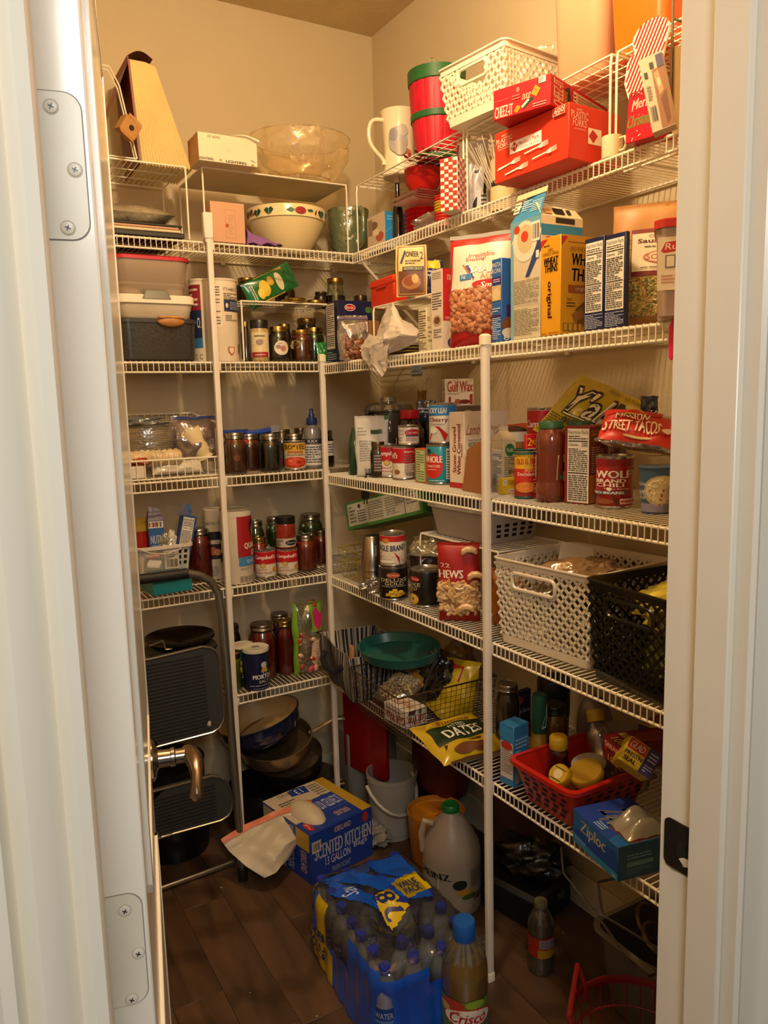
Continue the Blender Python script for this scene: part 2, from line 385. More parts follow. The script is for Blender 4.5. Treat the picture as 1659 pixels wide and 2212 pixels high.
# strike plate lies on the jamb face: local (y,z) -> world
TS=Matrix(((0,0,-1,JR-.0002),(1,0,0,0),(0,1,0,0),(0,0,0,1)))
def pz(u,v): return PX(u,v,JR)
zc=.915
st=MB(); st.prism(rrect(-2.057,zc-.031,-2.017,zc+.031,.008,corners=(1,0,0,1)),0,.0018,BK,T=TS)
st=st.build('strike_plate',tr)
b=MB();b.prism(rrect(-2.050,zc-.014,-2.036,zc+.008,.003),.0018,.0023,M('#0c0a08',.9),T=TS);b.build('latch_hole',st)
b=MB();b.prism([(-2.055,zc-.018),(-2.048,zc-.021),(-2.040,zc-.014),(-2.046,zc-.010),(-2.053,zc-.009)],.0023,.0027,M('#d8cbb6',.7),T=TS);b.build('paint_chip',st)
b=MB();b.lathe([(.0032,0),(.0028,.0009),(0,.0009)],BK,n=12,T=TS@Matrix.Translation((-2.044,zc-.024,.0018)));b.build('screw',st)
b=MB();b.prism([(-2.058,zc-.033),(-2.045,zc-.0325),(-2.03,zc-.034),(-2.02,zc-.032),(-2.019,zc-.0305),(-2.057,zc-.0305)],0,.0012,M('#8a7757',.8),T=TS);b.build('paint_edge',tr)
# door opened inwards, seen along its face
DH=Vector((-1.381,-2.0,0)); ang=math.atan2(.58,.131)   # direction of the leaf in plan
dr=bpy.data.objects.new('door_1',None); C.objects.link(dr); dr.location=DH; dr.rotation_euler=(0,0,ang); dr['kind']='structure'
DW=.607; TH=.035    # local x along leaf, +y towards the jamb side (thickness), face at y=0 looks to -y
DM=M('#e9e3d6',.16,noise=.02,ns=3,bump=.05,bs=10)
b=MB(); b.box(0,0,.012,DW,TH,2.03,DM,bev=.0015)
b.build('door_slab',dr)
for z0,z1 in ((.18,.82),(1.0,1.9)):
    b=MB()
    for s,(a,q) in enumerate(((.085,.012),(.105,.006))):
        x0,x1,y0,y1=a,DW-a,z0+a-.085,z1-a+.085; t=.010
        for (xa,ya,xb,yb) in ((x0,y0,x1,y0+t),(x0,y1-t,x1,y1),(x0,y0,x0+t,y1),(x1-t,y0,x1,y1)): b.box(xa,-q*.35,ya,xb,.001,yb,DM,bev=.001)
    b.box(.135,-.003,z0+.05,DW-.135,.001,z1-.05,DM,bev=.002)
    b.build('door_panel',dr)
SC=M('#dcd6c6',.35); SCD=M('#4a4a55',.4,metal=.5)
# hinge leaves on the edge that faces the camera: local plane x=0, (y,z)
TE=Matrix(((0,0,-1,0),(1,0,0,0),(0,1,0,0),(0,0,0,1)))
for zt,zb,sp in ((1.685,1.583,((.0247,1.6745),(.0117,1.632),(.0197,1.591))),(1.058,.957,((.018,1.044),(.010,1.003),(.018,.962)))):
    b=MB(); b.prism(rrect(.0045,zb,.0335,zt,.0125,n=7,corners=(0,1,1,0)),0,.0011,SC,T=TE); b2=MB(); b2.prism(rrect(.0036,zb-.0009,.0335,zt+.0009,.013,n=7,corners=(0,1,1,0)),0,.0003,M('#8f8a80',.8),T=TE)
    h=b.build('hinge_leaf',dr); b2.build('paint_line',h)
    for (y,z) in sp:
        b=MB(); b.lathe([(.0048,.0011),(.0044,.0019),(.0030,.0023),(0,.0024)],SC,n=18,T=TE@Matrix.Translation((y,z,0)))
        for k in range(2):
            a=.4+PI/2*k; T=TE@Matrix.Translation((y,z,0))@Matrix.Rotation(a,4,'Z'); b.box(-.0021,-.0005,.0020,.0021,.0005,.0026,SCD,T=T)
        b.lathe([(.0055,.0011),(.0055,.0013),(0,.0013)],M('#b9b3a4',.6),n=18,T=TE@Matrix.Translation((y,z,0)))
        b.build('screw',h)
    b=MB(); b.lathe([(.007,zb),(.007,zt)],SC,n=12,c=(-.002,.040)); b.build('hinge_barrel',h)
# lever handle
NK=M('#8d7a66',.25,metal=1,noise=.1); NK2=M('#a39a8e',.18,metal=1)
hz=.925; lx=DW-.062
T=Matrix.Translation((lx,0,hz))@Matrix.Rotation(PI/2,4,'X')
b=MB();b.lathe([(.032,0),(.032,.004),(.027,.008),(.018,.010),(.014,.012),(.013,.030),(.015,.031),(.015,.036),(.0115,.038),(.0115,.060)],NK2,T=T,n=32);ro=b.build('handle_rose',dr)
b=MB()
pts=[(lx+.012,-.055,hz),(lx-.0,-.060,hz),(lx-.012,-.064,hz-.001),(lx-.030,-.066,hz-.004),(lx-.048,-.066,hz-.012),(lx-.060,-.064,hz-.024),(lx-.068,-.063,hz-.034),(lx-.072,-.065,hz-.040)]
b.tube(pts,[.012,.014,.0135,.0115,.009,.0085,.0105,.006],NK,n=12);b.build('lever',dr)
# outlet plate on right wall
_q=PX(902,800,0);_y=_q.y;_z=_q.z
b=MB();b.box(-.006,_y-.035,_z-.015,0,_y+.035,_z+.04,M('#9aa3b4',.4),bev=.002);b.box(-.008,_y-.02,_z-.005,-.005,_y+.02,_z+.03,M('#8b94a6',.4),bev=.002);tag(b.build('wall_plate'),'grey cover plate on the right wall just below the second shelf','wall plate')
# ================================================================ wire shelving
WW=M('#ece3cd',.35,noise=.03,coat=.2); PITCH=.0155
def shelf(axis,z,depth,a0,a1,label,lipto=None,back=None):
    """axis 'x': runs along the back wall from x=a0 to a1; axis 'y': along right wall from y=a0 to a1"""
    r=root('wire_shelf',label,'shelf',(0,0,z))
    def q(s,d,h): return (s,-d,h) if axis=='x' else (-d,s,h)
    w=MB(); n=int((a1-a0)/PITCH)
    for i in range(n+1):
        s=a0+i*PITCH
        if lipto is not None and s>lipto: w.tube([q(s,.004,-.0013),q(s,depth-.002,-.0013)],.0013,WW,n=4,cap=False)
        else: w.tube([q(s,.004,-.0013),q(s,depth-.004,-.0013),q(s,depth,-.003),q(s,depth+.0005,-.033)],.0013,WW,n=4,cap=False)
    w.build('cross_wires',r,kind='stuff')
    e=a1 if lipto is None else lipto
    for nm,d,h,rr,ee in (('front_rail',depth-.0035,-.0055,.0032,e),('lower_rail',depth-.003,-.033,.0030,e),('back_rail',.008,-.0055,.003,a1),('middle_rail',depth*.62,-.0052,.0026,a1)):
        b=MB(); b.tube([q(a0,d,h),q(ee,d,h)],rr,WW,n=8); b.build(nm,r)
    k=a0+.12
    while k<a1:
        b=MB(); s=.008
        if axis=='x': b.box(k-s,-.014,-.016,k+s,0,.001,WW,bev=.002)
        else: b.box(-.014,k-s,-.016,0,k+s,.001,WW,bev=.002)
        b.build('wall_clip',r); k+=.42
    return r
nmL=['','top','second','third','fourth','lowest']
for i in range(1,6):
    shelf('x',ZL[i],DL,-1.985,-.006,'%s white wire shelf on the back wall'%nmL[i],lipto=(-.03 if i==1 else -DR-.002))
for i in range(1,6):
    shelf('y',ZR[i],DR1 if i==1 else DR,-1.99,-DL-.006,'%s white wire shelf on the right wall'%nmL[i])
# diagonal braces
def brace(y,z,d,label):
    b=MB(); b.tube([(-d+.01,y,z-.036),(-d+.02,y,z-.045),(-.012,y,z-.27),(-.006,y,z-.285)],.005,WW,n=8); b.box(-.012,y-.008,z-.31,0,y+.008,z-.27,WW,bev=.002)
    tag(b.build('shelf_brace'),label,'brace')
brace(-.36,ZR[1],DR1,'white diagonal brace under the top right shelf near the corner')
PL=M('#e2d9cc',.4)
def pole(x,y,z1,label,foot=True,clips=(),head=None):
    r=root('support_pole',label,'pole',(x,y,0)); w=.0085
    b=MB(); b.loft([(.012,w,w,.003),(z1-.02,w,w,.003)],PL,n=3); b.build('shaft',r)
    b=MB(); b.loft([(0,w+.002,w+.002,.003),(.022,w+.0015,w+.0015,.003),(.024,w,w,.003)],PL,n=3); b.build('foot_cap',r)
    b=MB()
    if head: b.box(-head[0],-.010,z1-.02,head[0]*.8,.010,z1+head[1],PL,bev=.003); b.box(-.012,-.006,z1-.03,.012,.006,z1-.015,PL,bev=.002)
    else: b.loft([(z1-.024,w+.002,w+.002,.003),(z1-.004,w+.002,w+.002,.003),(z1,w-.002,w-.002,.003)],M('#efe6c8',.4),n=3)
    b.build('top_cap',r)
    for z in clips:
        b=MB(); b.box(-.0065,-.0065,z-.03,.013,.0125,z-.006,PL,bev=.002); b.build('shelf_clip',r)
    return r
pole(-.7487,-.3165,1.962,'left white support pole in front of the back wall shelves',clips=ZL[1:],head=(.016,.055))
cp=PY(703,1000,-.318); pole(cp.x,-.318,1.613,'white support pole in the corner where the shelves meet',clips=ZL[2:])
pole(-.4085,-1.194,1.602,'right white support pole in front of the right wall shelves',clips=ZR[2:])
# ================================================================ builders
def solve(fn,lo,hi,target):
    "monotone scalar solve of fn(t)=target"
    a,b=fn(lo)-target,fn(hi)-target
    for _ in range(50):
        m=(lo+hi)/2; c=fn(m)-target
        if (a<0)==(c<0): lo,a=m,c
        else: hi,b=m,c
    return (lo+hi)/2
def sx(u,x,z): return Vector((x,solve(lambda y:proj((x,y,z))[0],-2.0,0,u),z))   # on the right wall shelf: depth x, column u
def sy(u,y,z): return Vector((solve(lambda x:proj((x,y,z))[0],-1.6,.05,u),y,z))  # on the back wall shelf: depth y, column u
def V(p,z): return P(p[0],p[1],z) if len(p)==2 else Vector(p)
def face_surfs(wL,wR,h):
    return {'L':flat((0,wL,0),(0,-wL,0),(0,0,h)),'R':flat((0,0,0),(wR,0,0),(0,0,h)),'T':flat((0,wL,h),(0,-wL,0),(wR,0,0)),'U':flat((0,0,h),(wR,0,0),(0,wL,0)),'B':flat((0,0,0),(0,wL,0),(wR,0,0))}
def carton(name,label,cat,B,z,vt,A=None,Cc=None,col='#c8a070',faces={},group=None,prim=None,h=None,yaw=None,colors={},flap=None,rough=.4,bev=.0012,build=True,rot=None):
    """B near bottom corner, A far end of the left face, Cc far end of the right face (pixels, points or lengths in m)"""
    Bp=V(B,z)
    Ap=V(A,z) if A is not None and not isinstance(A,(int,float)) else None
    Cp=V(Cc,z) if Cc is not None and not isinstance(Cc,(int,float)) else None
    if yaw is None:
        if (prim or ('L' if Ap is not None else 'R'))=='L': d=Ap-Bp; yaw=math.atan2(d.y,d.x)-PI/2
        else: d=Cp-Bp; yaw=math.atan2(d.y,d.x)
    X=Vector((math.cos(yaw),math.sin(yaw),0)); Y=Vector((-math.sin(yaw),math.cos(yaw),0))
    def length(val,pt,pix,D):
        if isinstance(val,(int,float)): return val
        if pt is None: return .06
        if len(pix)==2:
            return max(.01,solve(lambda t:proj(Bp+D*t)[0],.002,.9,pix[0]))
        return max(.01,(pt-Bp).dot(D))
    wL=length(A,Ap,A,Y); wR=length(Cc,Cp,Cc,X)
    if h is None: h=hgt(Bp,vt)
    if not build: return Bp,yaw,wL,wR,h
    mb=MB(); m=M(col,rough) if isinstance(col,str) else col
    mb.box(0,0,0,wR,wL,h,m,bev=bev)
    S=face_surfs(wL,wR,h)
    for k,c in colors.items(): ink(mb,Surf(S[k].f,S[k].n,off=.0002),[('r',.004,.004,.996,.996,c)])
    for k,it in faces.items(): ink(mb,S[k],it)
    # folded end flap seams
    o=mb.build(name); o.location=Bp; o.rotation_euler=(0,0,yaw)
    o['dims']=(wR,wL,h)
    tag(o,label,cat,group); return o
def camang(c): return math.degrees(math.atan2(CAM.y-c[1],CAM.x-c[0]))
def place(u,vb,wpx,z,vt=None,x=None,y=None,narrow=False):
    "centre, radius and height of an upright round thing from its outline"
    if x is not None: F=sx(u,x,z)
    elif y is not None: F=sy(u,y,z)
    else: F=P(u,vb,z)
    d=Vector((F.x-CAM.x,F.y-CAM.y,0)).normalized(); r=.03
    if x is not None or y is not None:
        c=F; r=wpx/2*proj(c)[2]/FPX
    else:
        for _ in range(8): c=F+d*r; r=wpx/2*proj(c)[2]/FPX
    h=None
    if vt is not None:
        h=hgt(c,vt)
        s=1 if z+h<CZ else -1
        h=hgt(c+d*r*s*(.25 if narrow else 1),vt)
    return c,r,h
CAN=M('#b9b3a8',.25,metal=.9); LIDG=M('#b89a55',.25,metal=1,noise=.1); LIDS=M('#a9a39a',.25,metal=1,noise=.1); LIDD=M('#6b5a44',.3,metal=.9,noise=.15)
def can(label,c,r,h,col,items,cat='can',name='food_can',group=None,turn=0,a=80,metal=CAN,lid=True):
    R=root(name,label,cat,c,0,group)
    b=MB(); b.lathe([(r*.9,.0015),(r*.93,.0),(r,.001),(r*1.01,.003),(r*.985,.005),(r*.985,h-.005),(r*1.01,h-.003),(r*1.01,h-.0005),(r*.97,h),(r*.95,h-.003),(r*.90,h-.0035),(r*.6,h-.004),(r*.55,h-.003),(0,h-.003)],metal,n=32); b.build('can_body',R)
    b=MB(); b.lathe([(r*.988,.006),(r*.992,.0065),(r*.992,h-.0065),(r*.988,h-.006)],M(col,.3,coat=.3),n=32,cap=False)
    ca=camang(c)+turn; ink(b,cyl(r*.993,h-.013,ca-a,ca+a,z0=.0065),items); b.build('paper_label',R)
    return R
GLASS=CLEAR('#e8efe6',.12); GLASSG=CLEAR('#9fb89a',.15)
def jar(label,c,r,h,col,lidm=None,cat='jar',name='mason_jar',group=None,items=None,fill=.86,glass=None,square=False,lidh=None,turn=0,neck=.78,colr=.25,lumps=None,lidlabel=None):
    R=root(name,label,cat,c,0,group); lh=lidh or min(.018,h*.16); hb=h-lh; lidm=lidm or LIDS
    pr=[(r*.86,0),(r*.97,.004),(r,.012),(r,hb*.80),(r*.96,hb*.87),(r*neck*1.03,hb*.95),(r*neck,hb)]
    b=MB(); b.lathe(pr+[(r*neck,hb+lh*.6)],glass or GLASS,n=30,cap=False); b.build('glass',R)
    pc=[(0,.004),(r*.84,.004),(r*.94,.008),(r*.965,.014)]; top=h*fill
    def rad(z):
        for (r0,z0),(r1,z1) in zip(pr[2:],pr[3:]):
            if z0<=z<=z1: return (r0+(r1-r0)*(z-z0)/(z1-z0))*.965
        return r*neck*.95
    for k in range(7):
        z=.02+(min(top,hb)-.02)*k/6; pc.append((rad(z),z))
    pc.append((0,min(top,hb)+.0005))
    b=MB(); b.lathe(pc,M(col,colr,coat=.6,noise=.25,ns=70),n=30,cap=False)
    if lumps:
        rr=random.Random(int(c[0]*1e4)); 
        for _ in range(26):
            t=rr.uniform(0,2*PI);z=rr.uniform(.02,top*.95); s=rr.uniform(.006,.011); q=rad(z)-s*.55
            b.ball((q*math.cos(t),q*math.sin(t),z),s,s,s*1.3,M(lumps,.35,coat=.5),n=8,k=5)
    b.build('contents',R)
    b=MB(); rl=r*neck*1.07; z0=hb
    b.lathe([(rl*.98,z0),(rl*1.03,z0+lh*.08),(rl,z0+lh*.2),(rl*1.03,z0+lh*.32),(rl,z0+lh*.44),(rl*1.02,z0+lh*.56),(rl,z0+lh*.7),(rl,z0+lh*.9),(rl*.96,h),(rl*.86,h),(rl*.84,h-.0008),(0,h-.0008)],lidm,n=30)
    if lidlabel: b.lathe([(rl*.7,h-.0006),(0,h-.0004)],pm(lidlabel),n=24,cap=False)
    b.build('lid',R)
    if items:
        b=MB(); ca=camang(c)+turn; ink(b,cyl(r*1.003,hb*.72,ca-80,ca+80,z0=.012),items); b.build('label',R)
    return R
def bottle(label,c,prof,mat,cat='bottle',name='bottle',parts=(),rot=None,rz=0,group=None,n=28,sx=1,sy=1,extra=None):
    "prof in metres; parts: (part name, profile, material[, items, z0, h, r])"
    R=root(name,label,cat,c,rz,group,rot=rot)
    b=MB(); b.lathe(prof,mat,n=n,cap=False,sx=sx,sy=sy); b.build('bottle_body',R)
    for q in parts:
        b=MB(); b.lathe(q[1],q[2],n=n,cap=False,sx=sx,sy=sy)
        if len(q)>3:
            ca=(camang(c) if rot is None else -90)-math.degrees(rz)
            ink(b,cyl(q[6],q[5],ca-80,ca+80,z0=q[4],sx=sx,sy=sy),q[3])
        b.build(q[0],R)
    return R
def wob(seed,amp,f=1.0):
    r=random.Random(seed); K=[(r.uniform(3,11)*f,r.uniform(3,11)*f,r.uniform(0,6.28),r.uniform(.4,1)) for _ in range(7)]
    def g(a,b): return amp*sum(w*math.sin(p*a*1.0+q*b+s*(1+.0)) for p,q,s,w in K)/3
    def g2(a,b): return amp*sum(w*math.sin(p*a+q*b*(1 if i%2 else -1)+s) for i,(p,q,s,w) in enumerate(K))/3
    return g2
def pouchfn(w,h,t,seed=1,amp=.003,low=.4,top=.0,taper=0,side=-1,lean=0,fold=None,seal=.05):
    W=wob(seed,amp,1.6)
    def f(a,b):
        e=min(a,1-a)*2; prof=max(0,(1-(1-min(e*1.15,1))**2.4))**.6
        v=math.sin(PI*min(max((b-seal*.3)/(1-seal*1.2),0),1)**(math.log(.5)/math.log(low)))**.55 if seal*.3<b<1-seal*.9 else 0
        k=prof*v; y=side*(t/2*k)+side*W(a,b)*(.25+.75*k)*(0 if e<.02 and False else 1)*min(1,e*6)
        ww=w*(1-taper*b)*(1-.10*k*0)
        return (ww*(a-.5)+W(b,a)*.6, y+lean*b*b, h*b+ W(b*.7,a)*.3*(b>.02))
    return f
def pouch(name,label,cat,loc,rz,w,h,t,mat,items=(),seed=1,amp=.003,low=.4,rx=0,group=None,backmat=None,taper=0,window=None,seal=.05,rot=None,lean=0,nu=34,nv=38,matrix=None,fill=None):
    "stand-up or lying film bag; local X across, Z up, front looks to -Y"
    F=pouchfn(w,h,t,seed,amp,low,0,taper,-1,lean,seal=seal); G=pouchfn(w,h,t,seed+9,amp,low,0,taper,1,lean,seal=seal)
    R=root(name,label,cat,loc,rz,group)
    if matrix is not None: R.matrix_world=matrix
    elif rot is not None: R.rotation_euler=rot
    else: R.rotation_euler=(rx,0,rz)
    m=mat if not isinstance(mat,str) else M(mat,.28,coat=.5,noise=.06,bump=.15,bs=30)
    b=MB(); b.sheet(F,nu,nv,m)
    def G2(a,b_):
        q=G(a,b_); p=F(a,b_); e=min(a,1-a)*2
        if e<1e-6 or b_<1e-6 or b_>1-1e-6: return p
        return q
    b.sheet(G2,nu,nv,backmat or m,flip=True)
    _S=sheetfn(F,34,38,off=.0018);_S.step=.0002;ink(b,_S,items)
    b.build('film' if not isinstance(mat,str) else 'bag',R)
    if fill:
        kind,col,n,box_,s=fill[:5]; b=MB(); rr=random.Random(seed)
        cols=col if isinstance(col,(list,tuple)) else [col]
        mats=[M(q,.4,coat=.3,noise=.1) for q in cols]
        S=sheetfn(F,off=0)
        for i in range(n):
            a=rr.uniform(box_[0],box_[2]); bb=rr.uniform(box_[1],box_[3]); p=S.p(a,bb,0)+Vector((0,-.002,0))
            if len(fill)>5 and fill[5][0]<a<fill[5][2] and fill[5][1]<bb<fill[5][3]: continue
            sc_=s*rr.uniform(.75,1.15)
            Rm=Matrix.Rotation(rr.uniform(0,6.3),3,'Y')@Matrix.Rotation(rr.uniform(-.5,.5),3,'X')
            mt=rr.choice(mats)
            if kind=='almond': b.ball(p+Vector((0,.001,0)),sc_*.62,sc_*.45,sc_,mt,n=8,k=6,rot=Rm)
            elif kind=='grain': b.ball(p,sc_*.35,sc_*.3,sc_,mt,n=5,k=4,rot=Rm)
            elif kind=='ball': b.ball(p,sc_,sc_*.7,sc_,mt,n=7,k=5,rot=Rm)
            elif kind=='cashew':
                pts=[];k=7
                for j in range(k): t_=-1.1+2.2*j/(k-1); pts.append(p+Rm@Vector((sc_*math.sin(t_),0,sc_*.75*(math.cos(t_)-.6))))
                b.tube(pts,[sc_*.22,sc_*.34,sc_*.38,sc_*.36,sc_*.38,sc_*.34,sc_*.2],mt,n=7)
        o=b.build('nuts' if kind in('almond','cashew') else 'filling',R); o['kind']='stuff'
    return R
def wires(mb,segs,r,m,n=5):
    for s in segs: mb.tube(s,r,m,n=n)
def riser(label,p0,ang,L,D,H,mat=None,step=.022,cross='x',leg=.0028,wr=.0016,name='wire_riser',legs=True,solid=None,group=None,inset=.0,flare=0):
    """small shelf-on-legs; p0 near-left foot, local x along L, y along D"""
    m=mat or WW; R=root(name,label,'rack',p0,ang,group)
    b=MB(); b.tube([(0,0,H),(L,0,H),(L,D,H),(0,D,H)],leg,m,n=6,closed=True); b.build('rim',R)
    b=MB()
    if solid is None:
        n=int(L/step)
        for i in range(1,n): x=L*i/n; b.tube([(x,0,H+.001),(x,D,H+.001)],wr,m,n=4,cap=False)
        n=max(2,int(D/(step*(1 if cross=='grid' else 4))))
        for i in range(1,n): y=D*i/n; b.tube([(0,y,H-.0015),(L,y,H-.0015)],wr,m,n=4,cap=False)
        b.build('top_wires',R,kind='stuff')
    else:
        b.box(.002,.002,H-.002,L-.002,D-.002,H+.001,solid); b.build('mesh_top',R)
    for x in (0,L):
        for_y=[(x,0,H),(x-flare*(1 if x==0 else -1),-.003,H*.9),(x-flare*(1 if x==0 else -1),-.003,.0035),(x-flare*(1 if x==0 else -1),D+.003,.0035),(x-flare*(1 if x==0 else -1),D+.003,H*.9),(x,D,H)]
        b=MB(); b.tube(for_y,leg,m,n=6); b.build('leg',R)
    return R
def lattice(label,M0,wb,db,wt,dt,h,mat,pitch=.021,bar=.0042,handle=(('F',.27,.73,.66,.86),),name='lattice_basket',cat='basket',rim=.006,thick=.003,band=.02,r=.02,group=None,hb=0):
    "tapered basket; M0 world matrix with origin at base centre; local x width, y depth, sides F(-y) B(+y) L(-x) R(+x)"
    R=root(name,label,cat,(0,0,0),0,group); R.matrix_world=M0
    b=MB()
    lo=MB(); 
    sides={'F':((-1,-1),(1,-1)),'R':((1,-1),(1,1)),'B':((1,1),(-1,1)),'L':((-1,1),(-1,-1))}
    z0=band; z1=h-.014
    for s,(p,q) in sides.items():
        def S(a,t):
            w_=(wb+(wt-wb)*t)/2; d_=(db+(dt-db)*t)/2
            return Vector(((p[0]+(q[0]-p[0])*a)*w_,(p[1]+(q[1]-p[1])*a)*d_,h*t))
        L=(wt if s in 'FB' else dt); n=max(3,round(L/pitch)); k=max(3,round((z1-z0)/(pitch*1.0)))
        holes=[hh for hh in handle if hh[0]==s]
        nrm=(S(1,.5)-S(0,.5)).cross(S(.5,1)-S(.5,0)).normalized()
        def node(i,j): 
            a=i/n; t=(z0+(z1-z0)*j/k)/h
            # stretch inside rounded corners
            return a,t
        def inhole(a,t): return any(hh[1]<a<hh[2] and hh[3]<t<hh[4] for hh in holes)
        for j in range(k):
            for i in range(n):
                for (i0,i1) in ((i,i+1),(i+1,i)):
                    a0,t0=node(i0,j);a1,t1=node(i1,j+1)
                    if inhole((a0+a1)/2,(t0+t1)/2): continue
                    A_=S(a0,t0);B_=S(a1,t1); d=(B_-A_).normalized(); sd=d.cross(nrm)*bar/2; nn=nrm*thick
                    A_-=d*.001;B_+=d*.001
                    lo.add([A_-sd,A_+sd,B_+sd,B_-sd,A_-sd-nn,A_+sd-nn,B_+sd-nn,B_-sd-nn],[(0,1,2,3),(7,6,5,4),(0,4,5,1),(3,2,6,7),(1,5,6,2),(0,3,7,4)],mat)
        # boss at each crossing
        for hh in holes:
            pts=[]
            for (ca,cb,sa) in ((hh[2],hh[4],0),(hh[1],hh[4],90),(hh[1],hh[3],180),(hh[2],hh[3],270)):
                for e in range(4):
                    t_=math.radians(sa+30*e); ra=.012/L; rb=.012/h
                    a_=ca-ra*(1 if ca==hh[2] else -1)+ra*math.cos(t_); b_=cb-rb*(1 if cb==hh[4] else -1)+rb*math.sin(t_)
                    pts.append(S(a_,b_)+nrm*.001)
            hm=MB(); hm.tube(pts,.0042,mat,n=6,closed=True); hm.build('handle_frame',R)
    lo.build('lattice_wall',R,kind='stuff')
    b=MB()
    f=lambda t:((wb+(wt-wb)*t)/2,(db+(dt-db)*t)/2)
    a0,d0=f(0);a1,d1=f(band/h)
    b.loft([(.001,a0-.001,d0-.001,r*.4),(band,a1,d1,r*.4),(band,a1-.003,d1-.003,r*.4),(.004,a0-.004,d0-.004,r*.4)],mat,n=5,cap=(1,1)); b.build('base_tray',R)
    b=MB(); e=wt/2;g=dt/2
    a2,d2=f((h-.016)/h)
    b.loft([(h-.016,a2+.001,d2+.001,r*.5),(h-.004,e+.001,g+.001,r*.6),(h-.003,e+rim,g+rim,r),(h,e+rim,g+rim,r),(h+.001,e+rim-.003,g+rim-.003,r),(h,e-.002,g-.002,r*.6),(h-.016,a2-.002,d2-.002,r*.5)],mat,n=6,cap=(0,0)); b.build('rim',R)
    return R
def basis(o,x,y,z): 
    m=Matrix((Vector(x).normalized(),Vector(y).normalized(),Vector(z).normalized())).transposed().to_4x4(); m.translation=Vector(o); return m
def rotz(a): return Matrix.Rotation(a,4,'Z')
def quad_frame(BL,BR,TL):
    "frame of a lying bag: X along bottom edge, Z up the bag, -Y out of its face; returns matrix at bottom centre, width, height"
    BL,BR,TL=Vector(BL),Vector(BR),Vector(TL); X=(BR-BL); w=X.length; X.normalize(); u=TL-BL; Z=u-X*u.dot(X); h=Z.length; Z.normalize(); Y=Z.cross(X)
    return basis((BL+BR)/2,X,Y,Z),w,h
def crumple(label,name,cat,c,rx,ry,rz_,mat,seed=1,amp=.25,n=44,k=30,group=None,power=1,part=None,parent=None,rot=None):
    "irregular folded bag or cloth as one closed skin"
    W=wob(seed,1,1.0); W2=wob(seed+5,1,3.0)
    def f(a,b):
        th=2*PI*a; ph=PI*b
        d=Vector((math.sin(ph)*math.cos(th),math.sin(ph)*math.sin(th),-math.cos(ph)))
        s=1+amp*.5*math.sin(3*d.x+2*d.y*2+seed)+amp*.35*math.sin(7*d.x-5*d.z+seed*2)+amp*.3*math.sin(9*d.y+8*d.z+seed*3)+amp*.18*math.sin(17*d.x+13*d.y-11*d.z)+amp*.12*math.sin(-23*d.x+19*d.z+15*d.y)
        z=d.z*s; z=max(z,-.98) 
        return (c[0]+rx*d.x*s,c[1]+ry*d.y*s,c[2]+rz_*z)
    b=MB(); b.sheet(f,n,k,mat,closed=True)
    o=b.build(part or name,parent,ang=50)
    if parent is None: tag(o,label,cat,group)
    return o
# ================================================================ top shelf, right wall
z=ZR[1]
RED='#c4241a'
# risers
r1=PX(771,401,-.25); r1b=PX(994,291,-.25)
H1=r1.z-z
riser('left white wire riser on the top right shelf holding the pitcher and red bushel basket',(-.262,-.905,z),PI/2,.585,.20,H1-.002,step=.03,cross='grid').rotation_euler=(0,0,PI/2)
bpy.data.objects['wire_riser'].location=(-.05,-.905,z)
RH=.2
o=riser('middle white wire riser on the top right shelf holding the white lattice basket',(-.262,-1.405,z),0,.49,.20,RH,step=.03,cross='grid'); o.rotation_euler=(0,0,PI/2); o.location=(-.05,-1.41,z)
# white lattice basket on the riser
zt=z+RH+.004
pA=P(959,276,zt); d_=Vector((.19,.0,0))
rim_l=None
A_=P(962,277,zt);B_=P(1088,222,zt);X_=B_-A_;w_=X_.length;X_.normalize();Y_=Vector((-X_.y,X_.x,0));hbk=hgt(A_,154)
c_=(A_+B_)/2+Y_*.115;M0=basis((c_.x,c_.y,zt),X_,Y_,(0,0,1))
lattice('white lattice plastic basket high up beside the red bushel basket',M0,w_,.21,w_*1.12,.25,hbk,M('#f3ead2',.35,coat=.3,noise=.02),handle=(('F',.30,.74,.60,.84),),pitch=.0225,bar=.0065)
# contents of that basket
pouch('plastic_pack','clear plastic pack poking out of the high white lattice basket','packaging',tuple(M0@Vector((.03,.06,.012))),math.radians(-60),.12,hbk*1.25,.05,CLEAR('#fff6e6',.5,.25,.15,.6,40),seed=3,amp=.008)
pouch('paper_plate_pack','cream triangular packet sticking out at the back of the high white lattice basket','packaging',tuple(M0@Vector((.02,.085,.012))),math.radians(-75),.13,hbk*1.35,.01,'#e9dfc0',seed=4,taper=.7)
# bushel basket
c=sx(946,-.150,z+.205)
R=root('bushel_basket','red wooden bushel basket with green hoops on the top right shelf','basket',c,0)
n=18;HBK=hgt(c,160)
for i in range(n):
    a0=2*PI*i/n; b=MB(); h=HBK-.012
    def f(a,t,s=0):
        th=a0+(a-.5)*2*PI/n*.97; r=.058+.022*t+.005*math.sin(PI*t)-s+.0015*math.cos((a-.5)*PI); return (r*math.cos(th),r*math.sin(th),.002+h*t)
    vs=[];K=5
    b.sheet(lambda a,t:f(a,t),3,K,M('#c8102e',.5,noise=.15,ns=30)); b.sheet(lambda a,t:f(a,t,.0025),3,K,M('#9c0f22',.6),flip=True)
    b.build('stave',R)
for zz,hh,rr in ((HBK-.036,.036,.0815),(HBK*.45,.018,.0755),(.004,.016,.0605)):
    b=MB(); b.lathe([(rr,zz),(rr+.002,zz+.002),(rr+.003,zz+hh),(rr+.001,zz+hh)],M('#1f5c2a',.5,noise=.15,ns=25),n=36,cap=False); b.build('hoop',R)
b=MB(); b.lathe([(.056,.004),(0,.004)],M('#8c1020',.6),n=24,cap=False); b.build('basket_floor',R)
